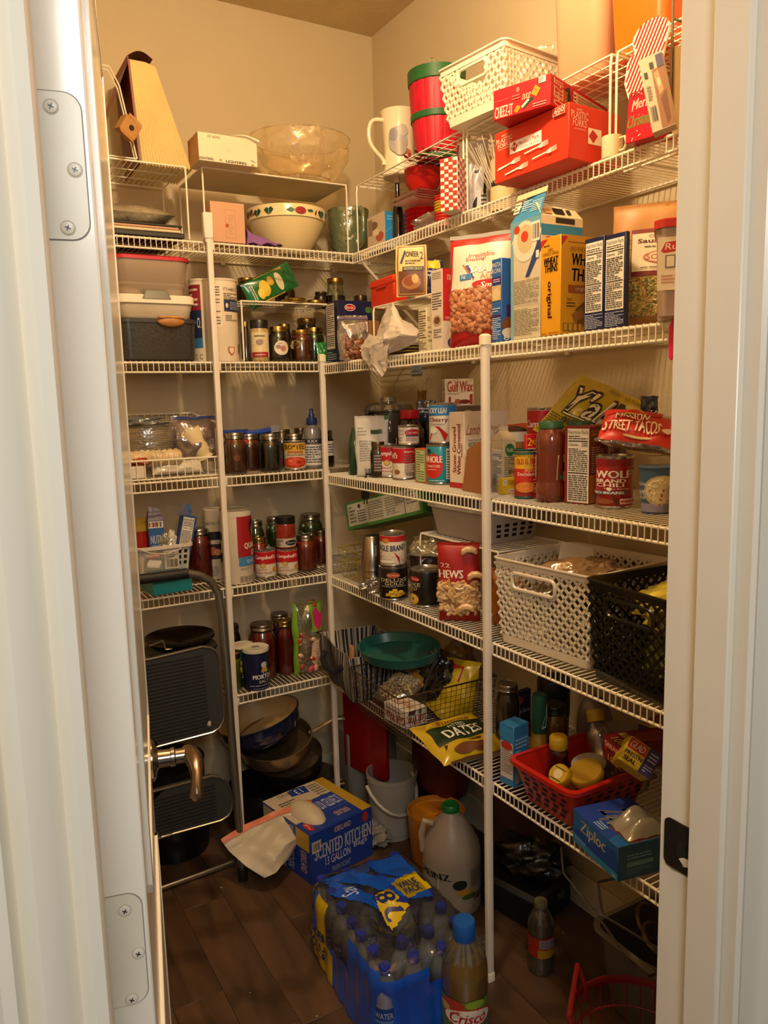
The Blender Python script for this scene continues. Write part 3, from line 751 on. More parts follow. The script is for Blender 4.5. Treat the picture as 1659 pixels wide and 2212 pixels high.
b=MB(); b.tube([(-.058,-.055,HBK-.01),(-.062,-.058,HBK+.01),(-.052,-.062,HBK+.012),(-.048,-.066,HBK-.005)],.0012,M('#7a7a70',.3,metal=1),n=5); b.build('bail_wire',R)
# ceramic pitcher with pheasant print
c=sx(864,-.175,z+.205)
R=root('ceramic_pitcher','tall cream ceramic pitcher with a bird print beside the red bushel basket','pitcher',c,0)
CER=M('#efe2c4',.18,coat=.8,noise=.02)
b=MB(); b.lathe([(.0,0),(.050,0),(.054,.004),(.049,.02),(.047,.08),(.050,.14),(.054,.18),(.057,.192),(.055,.192),(.05,.17),(.045,.1),(.044,.02),(0,.015)],CER,n=32,cap=False)
ca=camang(c)
ink(b,cyl(.051,.19,ca-85,ca+45,off=.0015),[('e',.62,.52,.26,.2,'#a8a4a6'),('e',.5,.6,.12,.1,'#8f8c96'),('e',.75,.66,.14,.09,'#b9b2a6'),('e',.68,.4,.17,.12,'#a79d90'),('p',[(.55,.35),(.95,.30),(.98,.36),(.7,.45)],'#b2643a'),('e',.92,.26,.05,.06,'#a8342a')])
b.build('pitcher_body',R)
a=math.radians(ca+20); ax=Vector((-.985,.17,0))
b=MB(); pts=[]
for t in range(13):
    q=t/12; zz=.165-.13*q; rr=.052+.055*math.sin(PI*min(q*1.15,1))**.8*(1-.35*q)
    pts.append(ax*rr+Vector((0,0,zz+.02*math.sin(PI*min(1,q*2.2))*(q<.5))))
b.tube(pts,[.007]*2+[.0062]*9+[.006,.008],CER,n=10); b.build('pitcher_handle',R)
# red leaves and stems
b=MB(); rr=random.Random(8)
for i in range(16):
    p=Vector((-.235+rr.uniform(-.02,.02),-.70+rr.uniform(-.05,.07),z+.206)); a=rr.uniform(0,6.3); L=rr.uniform(.02,.035)
    d=Vector((math.cos(a),math.sin(a),rr.uniform(.05,.7))).normalized()*L; s=d.cross(Vector((0,0,1))).normalized()*L*.35
    b.add([p,p+d*.4+s,p+d,p+d*.4-s],[(0,1,2,3)],M('#a51d22',.5,noise=.2))
tag(b.build('leaf_garland'),'spray of dark red artificial leaves lying under the red bushel basket','garland')
# forks box
zb=z
o=carton('plastic_fork_box','large orange-red carton of white plastic forks overhanging the top right shelf','box',(1228.5,341),zb,219,A=(1069,399),Cc=(1338,250),col='#d8341c',prim='L',
 faces={'L':[('t','WHITE',.10,.88,.19,.915,'#f0d9c4'),('t','PLASTIC',.03,.77,.26,.86,'#f3e4d0'),('t','FORKS',.05,.67,.24,.755,'#f3e4d0'),('l',.06,.63,.24,.655,'#efcdb8',1),
   ('r',.225,.47,.66,.70,'#f5ead8'),('r',.232,.48,.653,.69,'#f7eee0'),('p',[(.24,.58),(.29,.69),(.34,.60),(.30,.485)],'#c22a1c'),('t','M',.262,.55,.315,.63,'#f7eee0',0,.3),
   ('t',"Member's Mark",.35,.58,.63,.66,'#c22a1c'),('t','FOOD SERVICE',.38,.51,.62,.545,'#b88a78')]
   +[('p',[(x0,y0),(x0+.02,y0-.018),(x0+.2,y0+.03),(x0+.2,y0+.055)],'#f5ead8') for x0,y0 in ((.04,.26),(.15,.12))]
   +[it for bx,by in ((.04,.26),(.15,.10),(.42,.36),(.53,.20)) for it in ([('p',[(bx+.02,by),(bx+.22,by+.035),(bx+.22,by+.06),(bx+.02,by+.028)],'#f5ead8'),('p',[(bx+.21,by+.02),(bx+.25,by+.005),(bx+.27,by+.09),(bx+.22,by+.075)],'#f5ead8')]+[('p',[(bx+.25,by+.008+.024*q),(bx+.34,by+.028+.024*q),(bx+.34,by+.036+.024*q),(bx+.25,by+.022+.024*q)],'#f5ead8') for q in range(4)])]
   +[('r',.82,.82,.97,.965,'#f3e4d0'),('r',.825,.826,.965,.96,'#d8341c'),('t','600',.84,.86,.955,.945,'#f3e4d0'),('l',.86,.83,.93,.85,'#f3e4d0',1)],
  'R':[('t','WHITE',.14,.88,.25,.92,'#f0d9c4'),('t','PLASTIC',.04,.74,.36,.87,'#f3d0b8'),('t','FORKS',.07,.60,.33,.73,'#f3d0b8'),('l',.1,.54,.32,.57,'#e9b8a0',1),
   ('r',.36,.33,.62,.62,'#f5ead8'),('p',[(.37,.47),(.45,.60),(.55,.50),(.46,.35)],'#c22a1c')]})
fh=o['dims'][2]
o2=carton('cracker_box','red snack cracker box lying on the orange-red fork carton','box',(1190,226),zb+fh+.001,157,A=(1066,262),Cc=(1312,228),col='#b9151d',prim='L',
 faces={'L':[('t','CHEEZ-IT',.03,.05,.35,.42,'#f6ecd8',0,.08,.012),('p',[(.37,.14),(.43,.30),(.49,.22),(.42,.05)],'#e08a1c'),('p',[(.49,.22),(.66,.44),(.72,.38),(.54,.12)],'#1d3a22'),('t','DUOZ',.52,.42,.66,.6,'#f2d8b0',0,.2),
   ('p',[(.52,.15),(.64,.35),(.62,.42),(.5,.22)],'#e7c9b2'),('p',[(.67,.52),(.74,.78),(.83,.62),(.76,.40)],'#e08a1c'),('e',.755,.6,.012,.03,'#8a4a10'),
   ('r',.80,.78,.92,.98,'#f2e6d2'),('l',.81,.8,.91,.96,'#1c1c1c',3),('l',.7,.06,.93,.22,'#e0918c',2),('t','8',.42,.72,.47,.86,'#e0a29c'),('l',.34,.48,.48,.66,'#d06a64',2),('r',.02,.60,.3,.606,'#e0918c')],
  'R':[('t','CHEEZ-IT',.04,.08,.2,.92,'#f6ecd8',90,.0,.01),('p',[(.25,.1),(.34,.12),(.30,.9),(.22,.75)],'#1c2a1c'),('p',[(.28,.1),(.33,.12),(.31,.5)],'#d4601c'),('t','DUOZ',.215,.3,.26,.7,'#f2c070',90),
   ('r',.36,.04,.97,.86,'#cbb49c'),('r',.36,.04,.42,.86,'#d9cdb8'),('l',.37,.08,.41,.8,'#2a2020',6),('l',.44,.08,.66,.8,'#8a7460',8),('l',.69,.08,.95,.8,'#8a7460',8),('r',.67,.04,.675,.86,'#5a4434')],
  'T':[('l',.1,.2,.9,.8,'#d0504a',2)]})
ch=o2['dims'][2]
# plate and cup goods between risers
ORD=['lowest','second lowest','third from the bottom','fourth from the bottom','fifth from the bottom','sixth from the bottom','seventh from the bottom','eighth from the bottom','ninth from the bottom']
def nested(label,name,cat,c,r,h,n,step,mat,grp):
    for i in range(n):
        b=MB();b.lathe([(0,0),(r*.55,0),(r*.97,h*.9),(r,h),(r*.985,h),(r*.53,.0015),(0,.0015)],mat,n=28,cap=False);o=b.build(name);o.location=(c[0],c[1],c[2]+i*step)
        tag(o,label%('topmost' if i==n-1 else ORD[i]),cat,grp)
cs=sx(916,-.165,z);zp=hgt(cs,447);zb1=hgt(cs,424);zb2=hgt(cs,362);rs=.056
nested('red plastic plate, %s of the low stack under the gingham trays','plastic_plate','plate',cs+Vector((0,0,.001)),rs*1.05,.014,7,(zp-.014)/7,M('#bb1a1a',.35),'red plates under the gingham trays')
for i in range(2):
    b=MB(); mt=M('#e7d9c6',.5); f=lambda a,t:(.080*(a-.5)*2*(1-.1*abs(t-.5)),.062*(t-.5)*2,.004+.010*max(abs(a-.5),abs(t-.5))**3*8)
    b.sheet(f,12,12,mt)
    for of in (.0006,-.0006): S=sheetfn(f,12,12,off=of); ink(b,S,[('r',i_*.08+.02,0,i_*.08+.055,1,'#c7463a') for i_ in range(12)]+[('r',0,i_*.08+.02,1,i_*.08+.055,'#c7463a') for i_ in range(12)])
    o=b.build('gingham_tray'); o.location=(cs.x,cs.y+.012,z+zp+.004+i*.014); o.rotation_euler=(0,0,PI/2)
    tag(o,'red and white gingham paper tray, %s of two between the red bowls and plates'%('upper','lower')[1-i],'tray','gingham paper trays')
nested('deep red plastic bowl, %s of the tall stack under the left riser','plastic_bowl','bowl',cs+Vector((0,0,max(zb1,zp+.034))),rs,.04,6,.0062,M('#c21d1c',.35),'red bowls under the left riser')
cc=sx(959,-.215,z)
for i in range(9):
    b=MB();rr_=.026;b.lathe([(0,0),(rr_*.8,0),(rr_,.018),(rr_*1.03,.018),(rr_*1.03,.015),(rr_*.99,.015)],M('#c8a21c' if 2<i<7 else '#c9281c',.4),n=22,cap=False);o=b.build('plastic_cup');o.location=(cc.x,cc.y,z+.0015+i*.0075)
    tag(o,'%s plastic cup, %s in the column by the checked paper sack'%('yellow' if 2<i<7 else 'red','topmost' if i==8 else ORD[i]),'cup','stacked cups by the checked paper sack')
# checked paper sack: front panel of red and white squares
def checks(nx,ny,c='#b8382a'):
    return [('r',i/nx,j/ny,(i+1)/nx,(j+1)/ny,c) for i in range(nx) for j in range(ny) if (i+j)%2]
carton('paper_sack','red and white checked paper sack standing upright by the riser leg','bag',(989,452),z,337,A=(952,458),Cc=.05,col='#efe6d8',faces={'L':checks(4,14),'R':checks(4,14)})
# white shiny bag with black label
pA=P(1000,441,z)
pouch('plastic_bag','white shiny plastic pack with a black label strip behind the riser leg','bag',tuple(sx(1022,-.19,z)),math.radians(-50),.085,hgt(sx(1022,-.19,z),305),.04,'#d9d6dc',[('r',.02,.02,.08,.97,'#b8382a'),('p',[(.52,.12),(.66,.14),(.76,.6),(.64,.6)],'#1c1a1c'),('p',[(.78,.06),(.98,.08),(.96,.36),(.80,.34)],'#cbb890'),('l',.8,.1,.94,.3,'#2a2622',4),('p',[(.86,.3),(.93,.3),(.95,.6),(.89,.6)],'#26221e')],seed=11,amp=.003)
c,r,h=place(1112,420,68,z,332)
c=sx(1088,-.17,z); R=root('straw_canister','cream paper canister with a black band behind the fork carton','canister',c)
b=MB();b.lathe([(0,0),(.034,0),(.034,.125),(.032,.125),(.032,.02),(0,.02)],M('#d8c79a',.5),n=28,cap=False);b.lathe([(.0345,.058),(.0345,.072)],M('#22201e',.5),n=28,cap=False);b.build('canister_body',R)
b=MB();rr=random.Random(3)
for i in range(46):
    a=rr.uniform(2.2,5.2); s=rr.uniform(.01,.028)
    d=Vector((math.cos(a)*rr.uniform(.2,.75),math.sin(a)*rr.uniform(.2,.75),1)).normalized()
    p=Vector((s*math.cos(a),s*math.sin(a),.04)); b.tube([p,p+d*rr.uniform(.11,.15)],.0009,M('#e6dccb',.2,coat=.5),n=3,cap=False)
b.build('straws',R,kind='stuff')
# blue box with photo side
b_o=carton('blue_box','bright blue carton with a photo panel beside the green glass pitcher','box',(833,533),z,455,A=(795,545),Cc=.075,col='#2b86c8',prim='L',yaw=0.0,colors={'L':'#c9b79c'},
 faces={'L':[('e',.35,.7,.25,.12,'#7b5a46'),('e',.7,.35,.22,.14,'#b25a48'),('r',.05,.45,.3,.9,'#8f7a66'),('e',.5,.5,.2,.1,'#e2cfae')],'R':[('l',.1,.75,.6,.9,'#7fc0e8',2),('p',[(.0,.4),(1,.9),(1,.93),(0,.43)],'#5aa6dc')]})
c=sx(820,-.2,z); bottle('tall dark glass bottle with a pale stopper behind the bright blue carton',(-.185,-.46,z),[(0,0),(.017,0),(.018,.004),(.018,.09),(.015,.12),(.008,.145),(.007,.192),(0,.192)],M('#1a0f0c',.12,coat=.8),parts=[('stopper',[(.009,.190),(.009,.205),(.007,.212),(0,.214)],M('#d2bb97',.3))])
# clear wrap lying by the plates
crumple('crumpled clear plastic wrap beside the red plates','plastic_wrap','wrap',(-.225,-.70,z+.020),.035,.05,.018,CLEAR('#e8e4dc',.4,.12,.2,.6,40),seed=4,amp=.5)
# ---- right end of the top shelf
zt2=z+RH
o=riser('right white wire riser on the top right shelf under the frosted tub',(0,0,0),0,.19,.19,RH+.004,step=.02,cross='grid'); o.rotation_euler=(0,0,PI/2); o.location=(-.05,-1.607,z)
c=sx(1294,-.135,zt2+.007)
R=root('frosted_canister','large frosted pinkish plastic tub on the right wire riser','container',c)
b=MB(); FR=TRANSL('#efc9a2',.35,.45); b.loft([(0,.066,.066,.03),(.01,.072,.072,.032),(.25,.080,.080,.035),(.25,.077,.077,.035),(.012,.069,.069,.03)],FR,n=7,cap=(1,1)); b.build('tub_body',R)
b=MB(); b.loft([(.25,.083,.083,.036),(.268,.083,.083,.036),(.27,.08,.08,.034)],M('#d98b52',.4),n=7); b.build('tub_lid',R)
R=root('orange_tub','bright orange plastic tub at the top right corner of the top shelf','container',tuple(sx(1432,-.12,zt2+.006)))
b=MB(); OR=M('#f26a12',.35,coat=.3); b.loft([(0,.07,.06,.02),(.004,.078,.067,.02),(.22,.088,.078,.022),(.22,.085,.075,.02),(.01,.072,.062,.02)],OR,n=6,cap=(1,1)); b.build('tub_body',R)
b=MB(); b.loft([(.19,.0925,.0825,.022),(.222,.0945,.0845,.022),(.225,.088,.078,.022)],OR,n=6,cap=(0,0)); b.build('tub_rim',R)
# striped scalloped card with red Christmas box
def striped(n): return [('p',[(x/n-.35,0),(x/n-.35+.5/n,0),(x/n+.25+.5/n,1),(x/n+.25,1)],'#b8201c') for x in range(0,int(n*1.5))]
def clipstripe(w,h,n,col):
    out=[]
    for k in range(-n,2*n):
        pts=[]
        a0=k/n; 
        q=[(a0,0),(a0+.45/n,0),(a0+.45/n+.7,1),(a0+.7,1)]
        # clip to 0..1 in a
        def clip(poly,val,keep):
            o_=[]
            for i in range(len(poly)):
                p,q_=poly[i],poly[(i+1)%len(poly)]; ip=keep(p[0],val);iq=keep(q_[0],val)
                if ip:o_.append(p)
                if ip!=iq:
                    t=(val-p[0])/(q_[0]-p[0]); o_.append((val,p[1]+(q_[1]-p[1])*t))
            return o_
        q=clip(q,0,lambda a,b_:a>=b_)
        if len(q)>2:q=clip(q,1,lambda a,b_:a<=b_)
        if len(q)>2: out.append(('p',q,col))
    return out
xb=sx(1347,-.262,z); 
R=root('gift_box','red Christmas gift box with a striped scalloped back at the right of the top shelf','box',P(1350,312,z),0)
B0=P(1350,312,z); C0=P(1411,287,z); yw=math.atan2(C0.y-B0.y,C0.x-B0.x); R.rotation_euler=(math.radians(0),math.radians(5),yw)
wg=(C0-B0).length; hg=hgt(B0,205)
b=MB(); b.box(0,0,0,wg,.05,hg,M('#c41424',.45),bev=.001)
S=flat((0,0,0),(wg,0,0),(0,0,hg)); rr=random.Random(2)
ink(b,S,[('t','Merry',.18,.55,.88,.82,'#e9dfc8',0,.1,.01,.1),('t','Christmas',.06,.28,.98,.52,'#8fae5a',0,.1,.01,.1)]+[('e',rr.uniform(.05,.95),rr.choice((rr.uniform(.03,.22),rr.uniform(.86,.97))),.02,.014,'#f1d9cc') for _ in range(14)])
b.build('box_body',R)
b=MB(); hs=.135; pts=[(-.006,0)]+[]
prof=[(0,hg-.01),(wg,hg-.01),(wg+.01,hg+.06)]
for k in range(9): t=PI*k/8; prof.append((wg*.62+.045*math.cos(t),hg+.085+.03*math.sin(t)))
prof+= [(wg*.1,hg+.07),(-.01,hg+.055),(-.014,hg+.02)]
b.prism(prof,0,.004,M('#f2e7d4',.45),T=Matrix(((1,0,0,0),(0,0,1,.0),(0,1,0,0),(0,0,0,1))))
xs=[p[0] for p in prof];x0,x1=min(xs),max(xs)
# stripes clipped to the outline by sampling short bars
def inside(x,y):
    c_=False;n_=len(prof)
    for i in range(n_):
        (xa,ya),(xb_,yb)=prof[i],prof[(i+1)%n_]
        if (ya>y)!=(yb>y) and x<(xb_-xa)*(y-ya)/(yb-ya)+xa: c_=not c_
    return c_
for k in range(-10,16):
    yy=hg-.01
    while yy<hg+.12:
        xx=x0+k*.0095+(yy-hg)*.55
        if inside(xx,yy+.001) and inside(xx+.0045,yy+.001): b.add([(xx,-.0006,yy),(xx+.0045,-.0006,yy),(xx+.0045+.0022,-.0006,yy+.004),(xx+.0022,-.0006,yy+.004)],[(0,1,2,3)],pm('#b8201c'))
        yy+=.004
b.build('striped_card',R)
# photo box leaning left in front of it
mf,w_,h_=quad_frame(PX(1409,289,-.345),PX(1460,268,-.325),PX(1374,133,-.35))
R=root('photo_box','grey carton with a close-up photo side leaning at the right end of the top shelf','box');R.matrix_world=mf
b=MB();b.box(-w_/2,0,0,w_/2,.022,h_,M('#b9ad95',.45),bev=.001)
ink(b,flat((-w_/2,0,0),(w_,0,0),(0,0,h_)),[('r',.45,.02,.98,.80,'#8a5c3c'),('p',[(.5,.75),(.7,.78),(.8,.5),(.6,.45)],'#b98a62'),('p',[(.62,.4),(.9,.5),(.86,.1),(.7,.05)],'#6a3f26'),('e',.66,.62,.07,.06,'#d8b896'),('r',.7,.80,.99,.97,'#4a3c66'),('r',.12,.72,.26,.8,'#2c2820'),('r',.4,.82,.56,.9,'#2c2820'),('b',.12,.14,.36,.34,'#2a241c'),('l',.12,.42,.3,.62,'#6e6250',5)]);b.build('carton_body',R)
o=carton('cardboard_box','plain cream carton at the far right end of the top shelf behind the photo carton','box',tuple(sx(1455,-.262,z)),z,98,A=.02,Cc=.10,yaw=math.radians(-20),col='#cdb78f',faces={'R':[('l',.15,.35,.5,.75,'#7a6a4e',9)]})
# candle / white mug
c=sx(1322,-.25,z); R=root('candle_cup','small white cup with a handle at the foot of the right wire riser','cup',c)
b=MB();b.lathe([(0,0),(.020,0),(.021,.003),(.021,.042),(.0185,.042),(.0185,.006),(0,.006)],M('#e6d5ac',.3,coat=.5),n=24,cap=False);b.build('cup_body',R)
b=MB();b.tube([(.0,-.02,.034),(.0,-.034,.034),(.0,-.038,.02),(.0,-.032,.01),(0,-.02,.01)],.0028,M('#e6d5ac',.3,coat=.5),n=7);b.build('cup_handle',R)
# grey wire rack hanging in at the very top right
c=PX(1428,30,-.27)
GW=M('#7d7464',.35,metal=.7)
R=root('wire_caddy','grey metal wire rack at the extreme top right of the top shelf','rack',(-.262,c.y-.02,z))
b=MB();b.tube([(0,.0,.001),(0,0,.27),(.0,-.25,.27),(0,-.25,.001)],.003,GW,n=6);b.build('front_frame',R)
b=MB();b.tube([(.05,.0,.001),(.05,0,.27),(.05,-.25,.27),(.05,-.25,.001)],.003,GW,n=6);b.build('back_frame',R)
b=MB()
for i in range(9): y=-.031*i; b.tube([(0,y,.27),(.05,y,.27)],.0018,GW,n=4)
b.tube([(0,0,.255),(0,-.25,.255)],.002,GW,n=4);b.tube([(0,0,.2),(.05,0,.2)],.002,GW,n=4);b.build('top_wires',R,kind='stuff')
# ================================================================ top shelf, back wall
z=ZL[1]
o=riser('left white wire riser on the top back shelf under the accordion file',(0,0,0),0,.5,.25,.205,step=.016,cross='x'); o.location=(-1.298,-.285,z)
MESH=CLEAR('#e6dcc0',.1,.55,.5)
o=riser('white mesh-topped riser on the top back shelf under the glass bowl',(0,0,0),0,.475,.235,.212,solid=M('#d8cba8',.6)); o.location=(-.748,-.285,z)
b=MB();b.box(0,0,0,.13,.2,.0022,M('#8f886f',.4)); 
# accordion file folder: pleated cream paper with maroon cover
R=root('accordion_file','accordion file with cream pleats and a maroon cover standing open on the left wire riser','folder',(0,0,0))
zt=z+.207
BL=sy(305,-.255,zt); BR=sy(416,-.255,zt)
w0=BR.x-BL.x; N=17; hh=hgt(BL,124)
b=MB();CRM=M('#f3e2ae',.6,noise=.04)
dep=.17
pts=[]
wt_=.16*.42
for i in range(2*N+1):
    t=i/(2*N); xb_=BL.x+w0*t; xt=BL.x-.012+.075*t+.0; yo=-.255+(0 if i%2 else .008)
    pts.append(((xb_,yo,zt+.002+.004*(i%2)),(xt,yo+.01,zt+hh-.002*(i%2)-.02*max(0,t-.6))))
vs=[];fs=[]
for i,(p,q) in enumerate(pts):
    vs+=[p,q,(q[0],q[1]+dep,q[2]),(p[0],p[1]+dep,p[2])]
for i in range(2*N):
    a=4*i; fs+=[(a,a+4,a+5,a+1),(a+1,a+5,a+6,a+2),(a,a+3,a+7,a+4)]
b.add(vs,fs,CRM); b.build('pleated_pockets',R,ang=10)
b=MB();MR=M('#7e2f22',.5,noise=.08)
x0=BL.x; tl=x0-.012
b.add([(x0-.003,-.26,zt+.001),(tl-.003,-.25,zt+hh+.005),(tl-.003,-.07,zt+hh+.005),(x0-.003,-.07,zt+.001),(x0-.006,-.26,zt+.001),(tl-.006,-.25,zt+hh+.005),(tl-.006,-.07,zt+hh+.005),(x0-.006,-.07,zt+.001)],[(0,1,2,3),(7,6,5,4),(0,4,5,1),(1,5,6,2),(2,6,7,3)],MR)
f=lambda a,t:(tl-.004+.068*a,-.255+.185*t,zt+hh+.004+.016*math.sin(PI*a))
b.sheet(f,8,2,M('#5c160f',.5)); b.build('cover_spine',R)
b=MB(); f=lambda a,t:(x0-.01-.10*(1-t)-.015*t,-.285+.2*a,zt+.002+hh*t*(.98)) 
b.sheet(lambda a,t:(x0-.008-.118*(1-t)**1.0-.004, -.245+.17*a, zt+.002+(hh-.004)*t),3,6,M('#8c3d26',.5)); b.build('cover_flap',R)
tagb=None
# kraft box with a round hole tilted in front
R=root('kraft_box','small open kraft paper box with a round hole leaning on the accordion file','box',PY(283,275,-.36),0)
R.rotation_euler=(math.radians(8),math.radians(31),math.radians(20))
b=MB();KR=M('#a8793f',.6);b.box(-.025,0,-.022,.025,.035,.022,KR,bev=.0008);b.lathe([(.0075,0),(.0,.0)],M('#2a1c12',.9),n=18,T=Matrix.Translation((.002,-.0006,0))@Matrix.Rotation(PI/2,4,'X'),cap=False)
b.add([(-.02,-.0005,.022),(.025,-.0005,.022),(.022,.012,.035),(-.018,.012,.035)],[(0,1,2,3)],M('#b98a4e',.6));b.add([(-.025,0,-.022),(.022,0,-.022),(.018,-.012,-.034),(-.021,-.012,-.034)],[(0,1,2,3)],KR);b.build('box_body',R)
# white wire sorter at far left
R=root('wire_sorter','thin white wire sorter at the far left of the top back shelf','rack',(-1.02,-.29,zt))
b=MB();pt=PY(258,148,-.29)
for yy in (0,.024): b.tube([(.085,yy,.003),(.05,yy,pt.z-zt-.045),(.028,yy,pt.z-zt),(-.12,yy,pt.z-zt+.01),(-.2,yy,.003)],.0022,WW,n=5)
b.tube([(.0,0,.003),(.005,0,pt.z-zt-.01)],.0018,WW,n=5);b.tube([(-.2,0,.003),(.085,0,.003),(.085,.024,.003),(-.2,.024,.003)],.002,WW,n=5,closed=True);b.build('sorter_wires',R)
crumple('dark plastic bag of odds and ends in the thin wire sorter at the far left','plastic_bag','bag',(-1.15,-.17,zt+.055),.05,.06,.05,CLEAR('#4a4436',.4,.75,.2,.5,40),seed=7,amp=.35)
# stack of boards and trays under the riser
zz=z+.001
for k,(h_,col,x0_,x1_,lab) in enumerate(((.014,'#1a1714',-1.24,-.815,'black baking tray at the bottom of the pile on the top back shelf'),(.007,'#d9c9a4',-1.22,-.825,'cream board lying second in the pile on the top back shelf'),(.007,'#b88f72',-1.18,-.83,'tan board lying third in the pile on the top back shelf'),(.006,'#2b2622',-1.2,-.82,'dark board lying fourth in the pile on the top back shelf'))):
    b=MB();b.box(x0_,-.30,zz,x1_,-.04,zz+h_,M(col,.5),bev=.002);tag(b.build('flat_board'),lab,'board');zz+=h_+.0008
q,pm_=PY(255,430,-.30),None
fr=basis((-1.02,-.285,zz+.001),(1,0,0),(0,0,1),(0,-1,0))
pouch('plastic_bag','long clear plastic bag lying on the pile of boards on the top back shelf','bag',(0,0,0),0,.38,.22,.07,CLEAR('#cfc3a4',.5,.5,.15,.9,30),seed=21,amp=.006,matrix=Matrix.Translation((-1.02,-.28,zz+.030))@Matrix.Rotation(-PI/2,4,'X'))
# lighting box
zt=z+.214
o=carton('bulb_box','white light bulb carton with a torn top on the mesh-topped riser','box',(430,345),zt,283,A=.10,Cc=(557,369),prim='R',yaw=0.0,col='#e3d3b4',colors={'L':'#b07a4c'},
 faces={'R':[('t','1E*60W',.16,.83,.37,.93,'#2e2418'),('t','LIGHTING',.0,.04,.24,.13,'#2e2418',0,0,.012),('t','LIGHTING',.45,.03,.80,.12,'#2e2418',0,0,.012),('p',[(.33,.09),(.36,.14),(.39,.09),(.36,.04)],'#a88f52'),('p',[(.88,.05),(.91,.1),(.94,.05),(.91,.0)],'#a88f52'),('r',.49,.42,.497,.55,'#c9b078'),('r',.53,.4,.537,.5,'#c9b078'),('p',[(.88,.22),(.95,.15),(.955,.16),(.885,.23)],'#2e2418')]})
b=MB();w_,_,h_=o['dims'];b.sheet(lambda a,t:(w_*(.55+.47*a),-.001-.012*math.sin(PI*t)*a,h_+.008*math.sin(PI*a)-.014*t*a),6,3,M('#efe2c8',.5));b.build('torn_flap',o)
# big glass bowl
c=sy(652,-.165,zt+.0005); R=root('glass_bowl','large clear moulded glass bowl with a scalloped rim on the mesh-topped riser','bowl',c)
GB=CLEAR('#fff3d8',.22,.10,.06,.9,14)
b=MB();n=64;RB=.15
def bowl(a,t):
    th=2*PI*a; z_=.155*t; r=.085+.055*min(1,t*1.8)**.6+.010*t
    if t>.86: r+=.004*math.cos(th*12)*(t-.86)/.14; z_+=.005*math.cos(th*12)*(t-.86)/.14
    r+=.0012*math.sin(th*9)*math.sin(t*19)
    return (r*math.cos(th),r*math.sin(th),.022+z_*.82)
b.sheet(bowl,n,18,GB,closed=True);b.build('bowl_wall',R)
b=MB();b.sheet(lambda a,t:((.078+.012*t+(.0018*(1 if int(a*140)%2 else -1)))*math.cos(2*PI*a),(.078+.012*t+(.0018*(1 if int(a*140)%2 else -1)))*math.sin(2*PI*a),.001+.026*t),140,2,CLEAR('#e8d8b4',.35,.25,.1),closed=True);b.lathe([(.08,.02),(0,.018)],GB,n=32,cap=False);b.build('ribbed_foot',R)
b=MB();b.lathe([(.150,.148),(.153,.150),(.150,.152)],CLEAR('#fff3d8',.5,.2),n=48,cap=False);b.build('rim_bead',R);R.scale=(1.1,1.0,1.03)
# pinkish box, cloth, cream bowl, green pitcher
BX=carton('gift_box','small pinkish beige box beside the left pole cap on the top back shelf','box',(458,521),z,433,A=.08,Cc=(531,527),prim='R',yaw=0.0,col='#c99a76',colors={'R':'#c99a78'},faces={'R':[('r',.42,.1,.72,.82,'#b98560'),('r',.435,.115,.705,.805,'#c99a78'),('e',.47,.42,.05,.05,'#a8431f'),('l',.5,.2,.66,.7,'#b28a66',9)]})
b=MB()
f=lambda a,t:(-.62+.115*a+.008*math.sin(9*t),-.285+.07*t+.006*math.sin(7*a),z+.004+.050*(1-a)**1.2*(math.sin(PI*t)**.6)+.008*abs(math.sin(8*a+4*t)))
b.sheet(f,24,14,M('#8a5c9c',.8,noise=.1));b.sheet(lambda a,t:(f(a,t)[0],f(a,t)[1],f(a,t)[2]-.0015),24,14,M('#8a5c9c',.8),flip=True);tag(b.build('purple_cloth'),'crumpled purple cloth beside the cream fruit-band bowl','cloth')
c=sy(622,-.165,z); R=root('mixing_bowl','large cream mixing bowl with an apple and ivy band on the top back shelf','bowl',c)
b=MB();r=.132*.95;hb=.138
rb=[(0,0),(r*.45,0),(r*.5,.004),(r*.62,hb*.14),(r*.82,hb*.38),(r*.95,hb*.62),(r*1.0,hb*.72),(r*1.035,hb*.735),(r*1.04,hb*.97),(r*1.03,hb),(r*.99,hb),(r*.97,hb*.95),(r*.93,hb*.6),(r*.5,hb*.1),(0,.012)]
b.lathe(rb,M('#ecd9a6',.2,coat=.7,noise=.02),n=44,cap=False)
ca=camang(c);S=cyl(r*1.041,hb*.23,ca-78,ca+78,z0=hb*.735)
it=[]
def leaf(x,y,s,col='#1d4a34'): return [('p',[(x-s,y+.1),(x-s*.5,y+.32),(x,y+.2),(x+s*.5,y+.36),(x+s,y+.08),(x+s*.5,y-.2),(x+.0,y-.36),(x-s*.5,y-.2)],col),('p',[(x-s*.08,y-.3),(x+s*.08,y-.3),(x+s*.05,y+.2),(x-s*.05,y+.2)],'#8fa88a')]
it+=[('e',.06,.5,.035,.33,'#8c1c22')]+leaf(.13,.6,.03)+leaf(.22,.45,.045)+leaf(.345,.5,.045)+[('p',[(.15,.35),(.2,.6),(.21,.5),(.17,.28)],'#8c1c22')]
it+=[('p',[(.50,.5),(.54,.75),(.58,.55),(.55,.3)],'#2c5a3a'),('e',.63,.5,.05,.33,'#9c2326'),('p',[(.69,.6),(.74,.7),(.76,.5),(.71,.45)],'#2c5a3a'),('p',[(.77,.3),(.79,.7),(.8,.7),(.79,.25)],'#8c1c22')]+leaf(.86,.45,.045)+leaf(.96,.45,.03)
ink(b,S,it);b.build('bowl_body',R)
c=sy(755,-.16,z); R=root('green_pitcher','large green pressed glass pitcher at the corner of the top shelf','pitcher',(c.x,c.y,z))
GG=CLEAR('#93a67c',.3,.42,.08,.9,28)
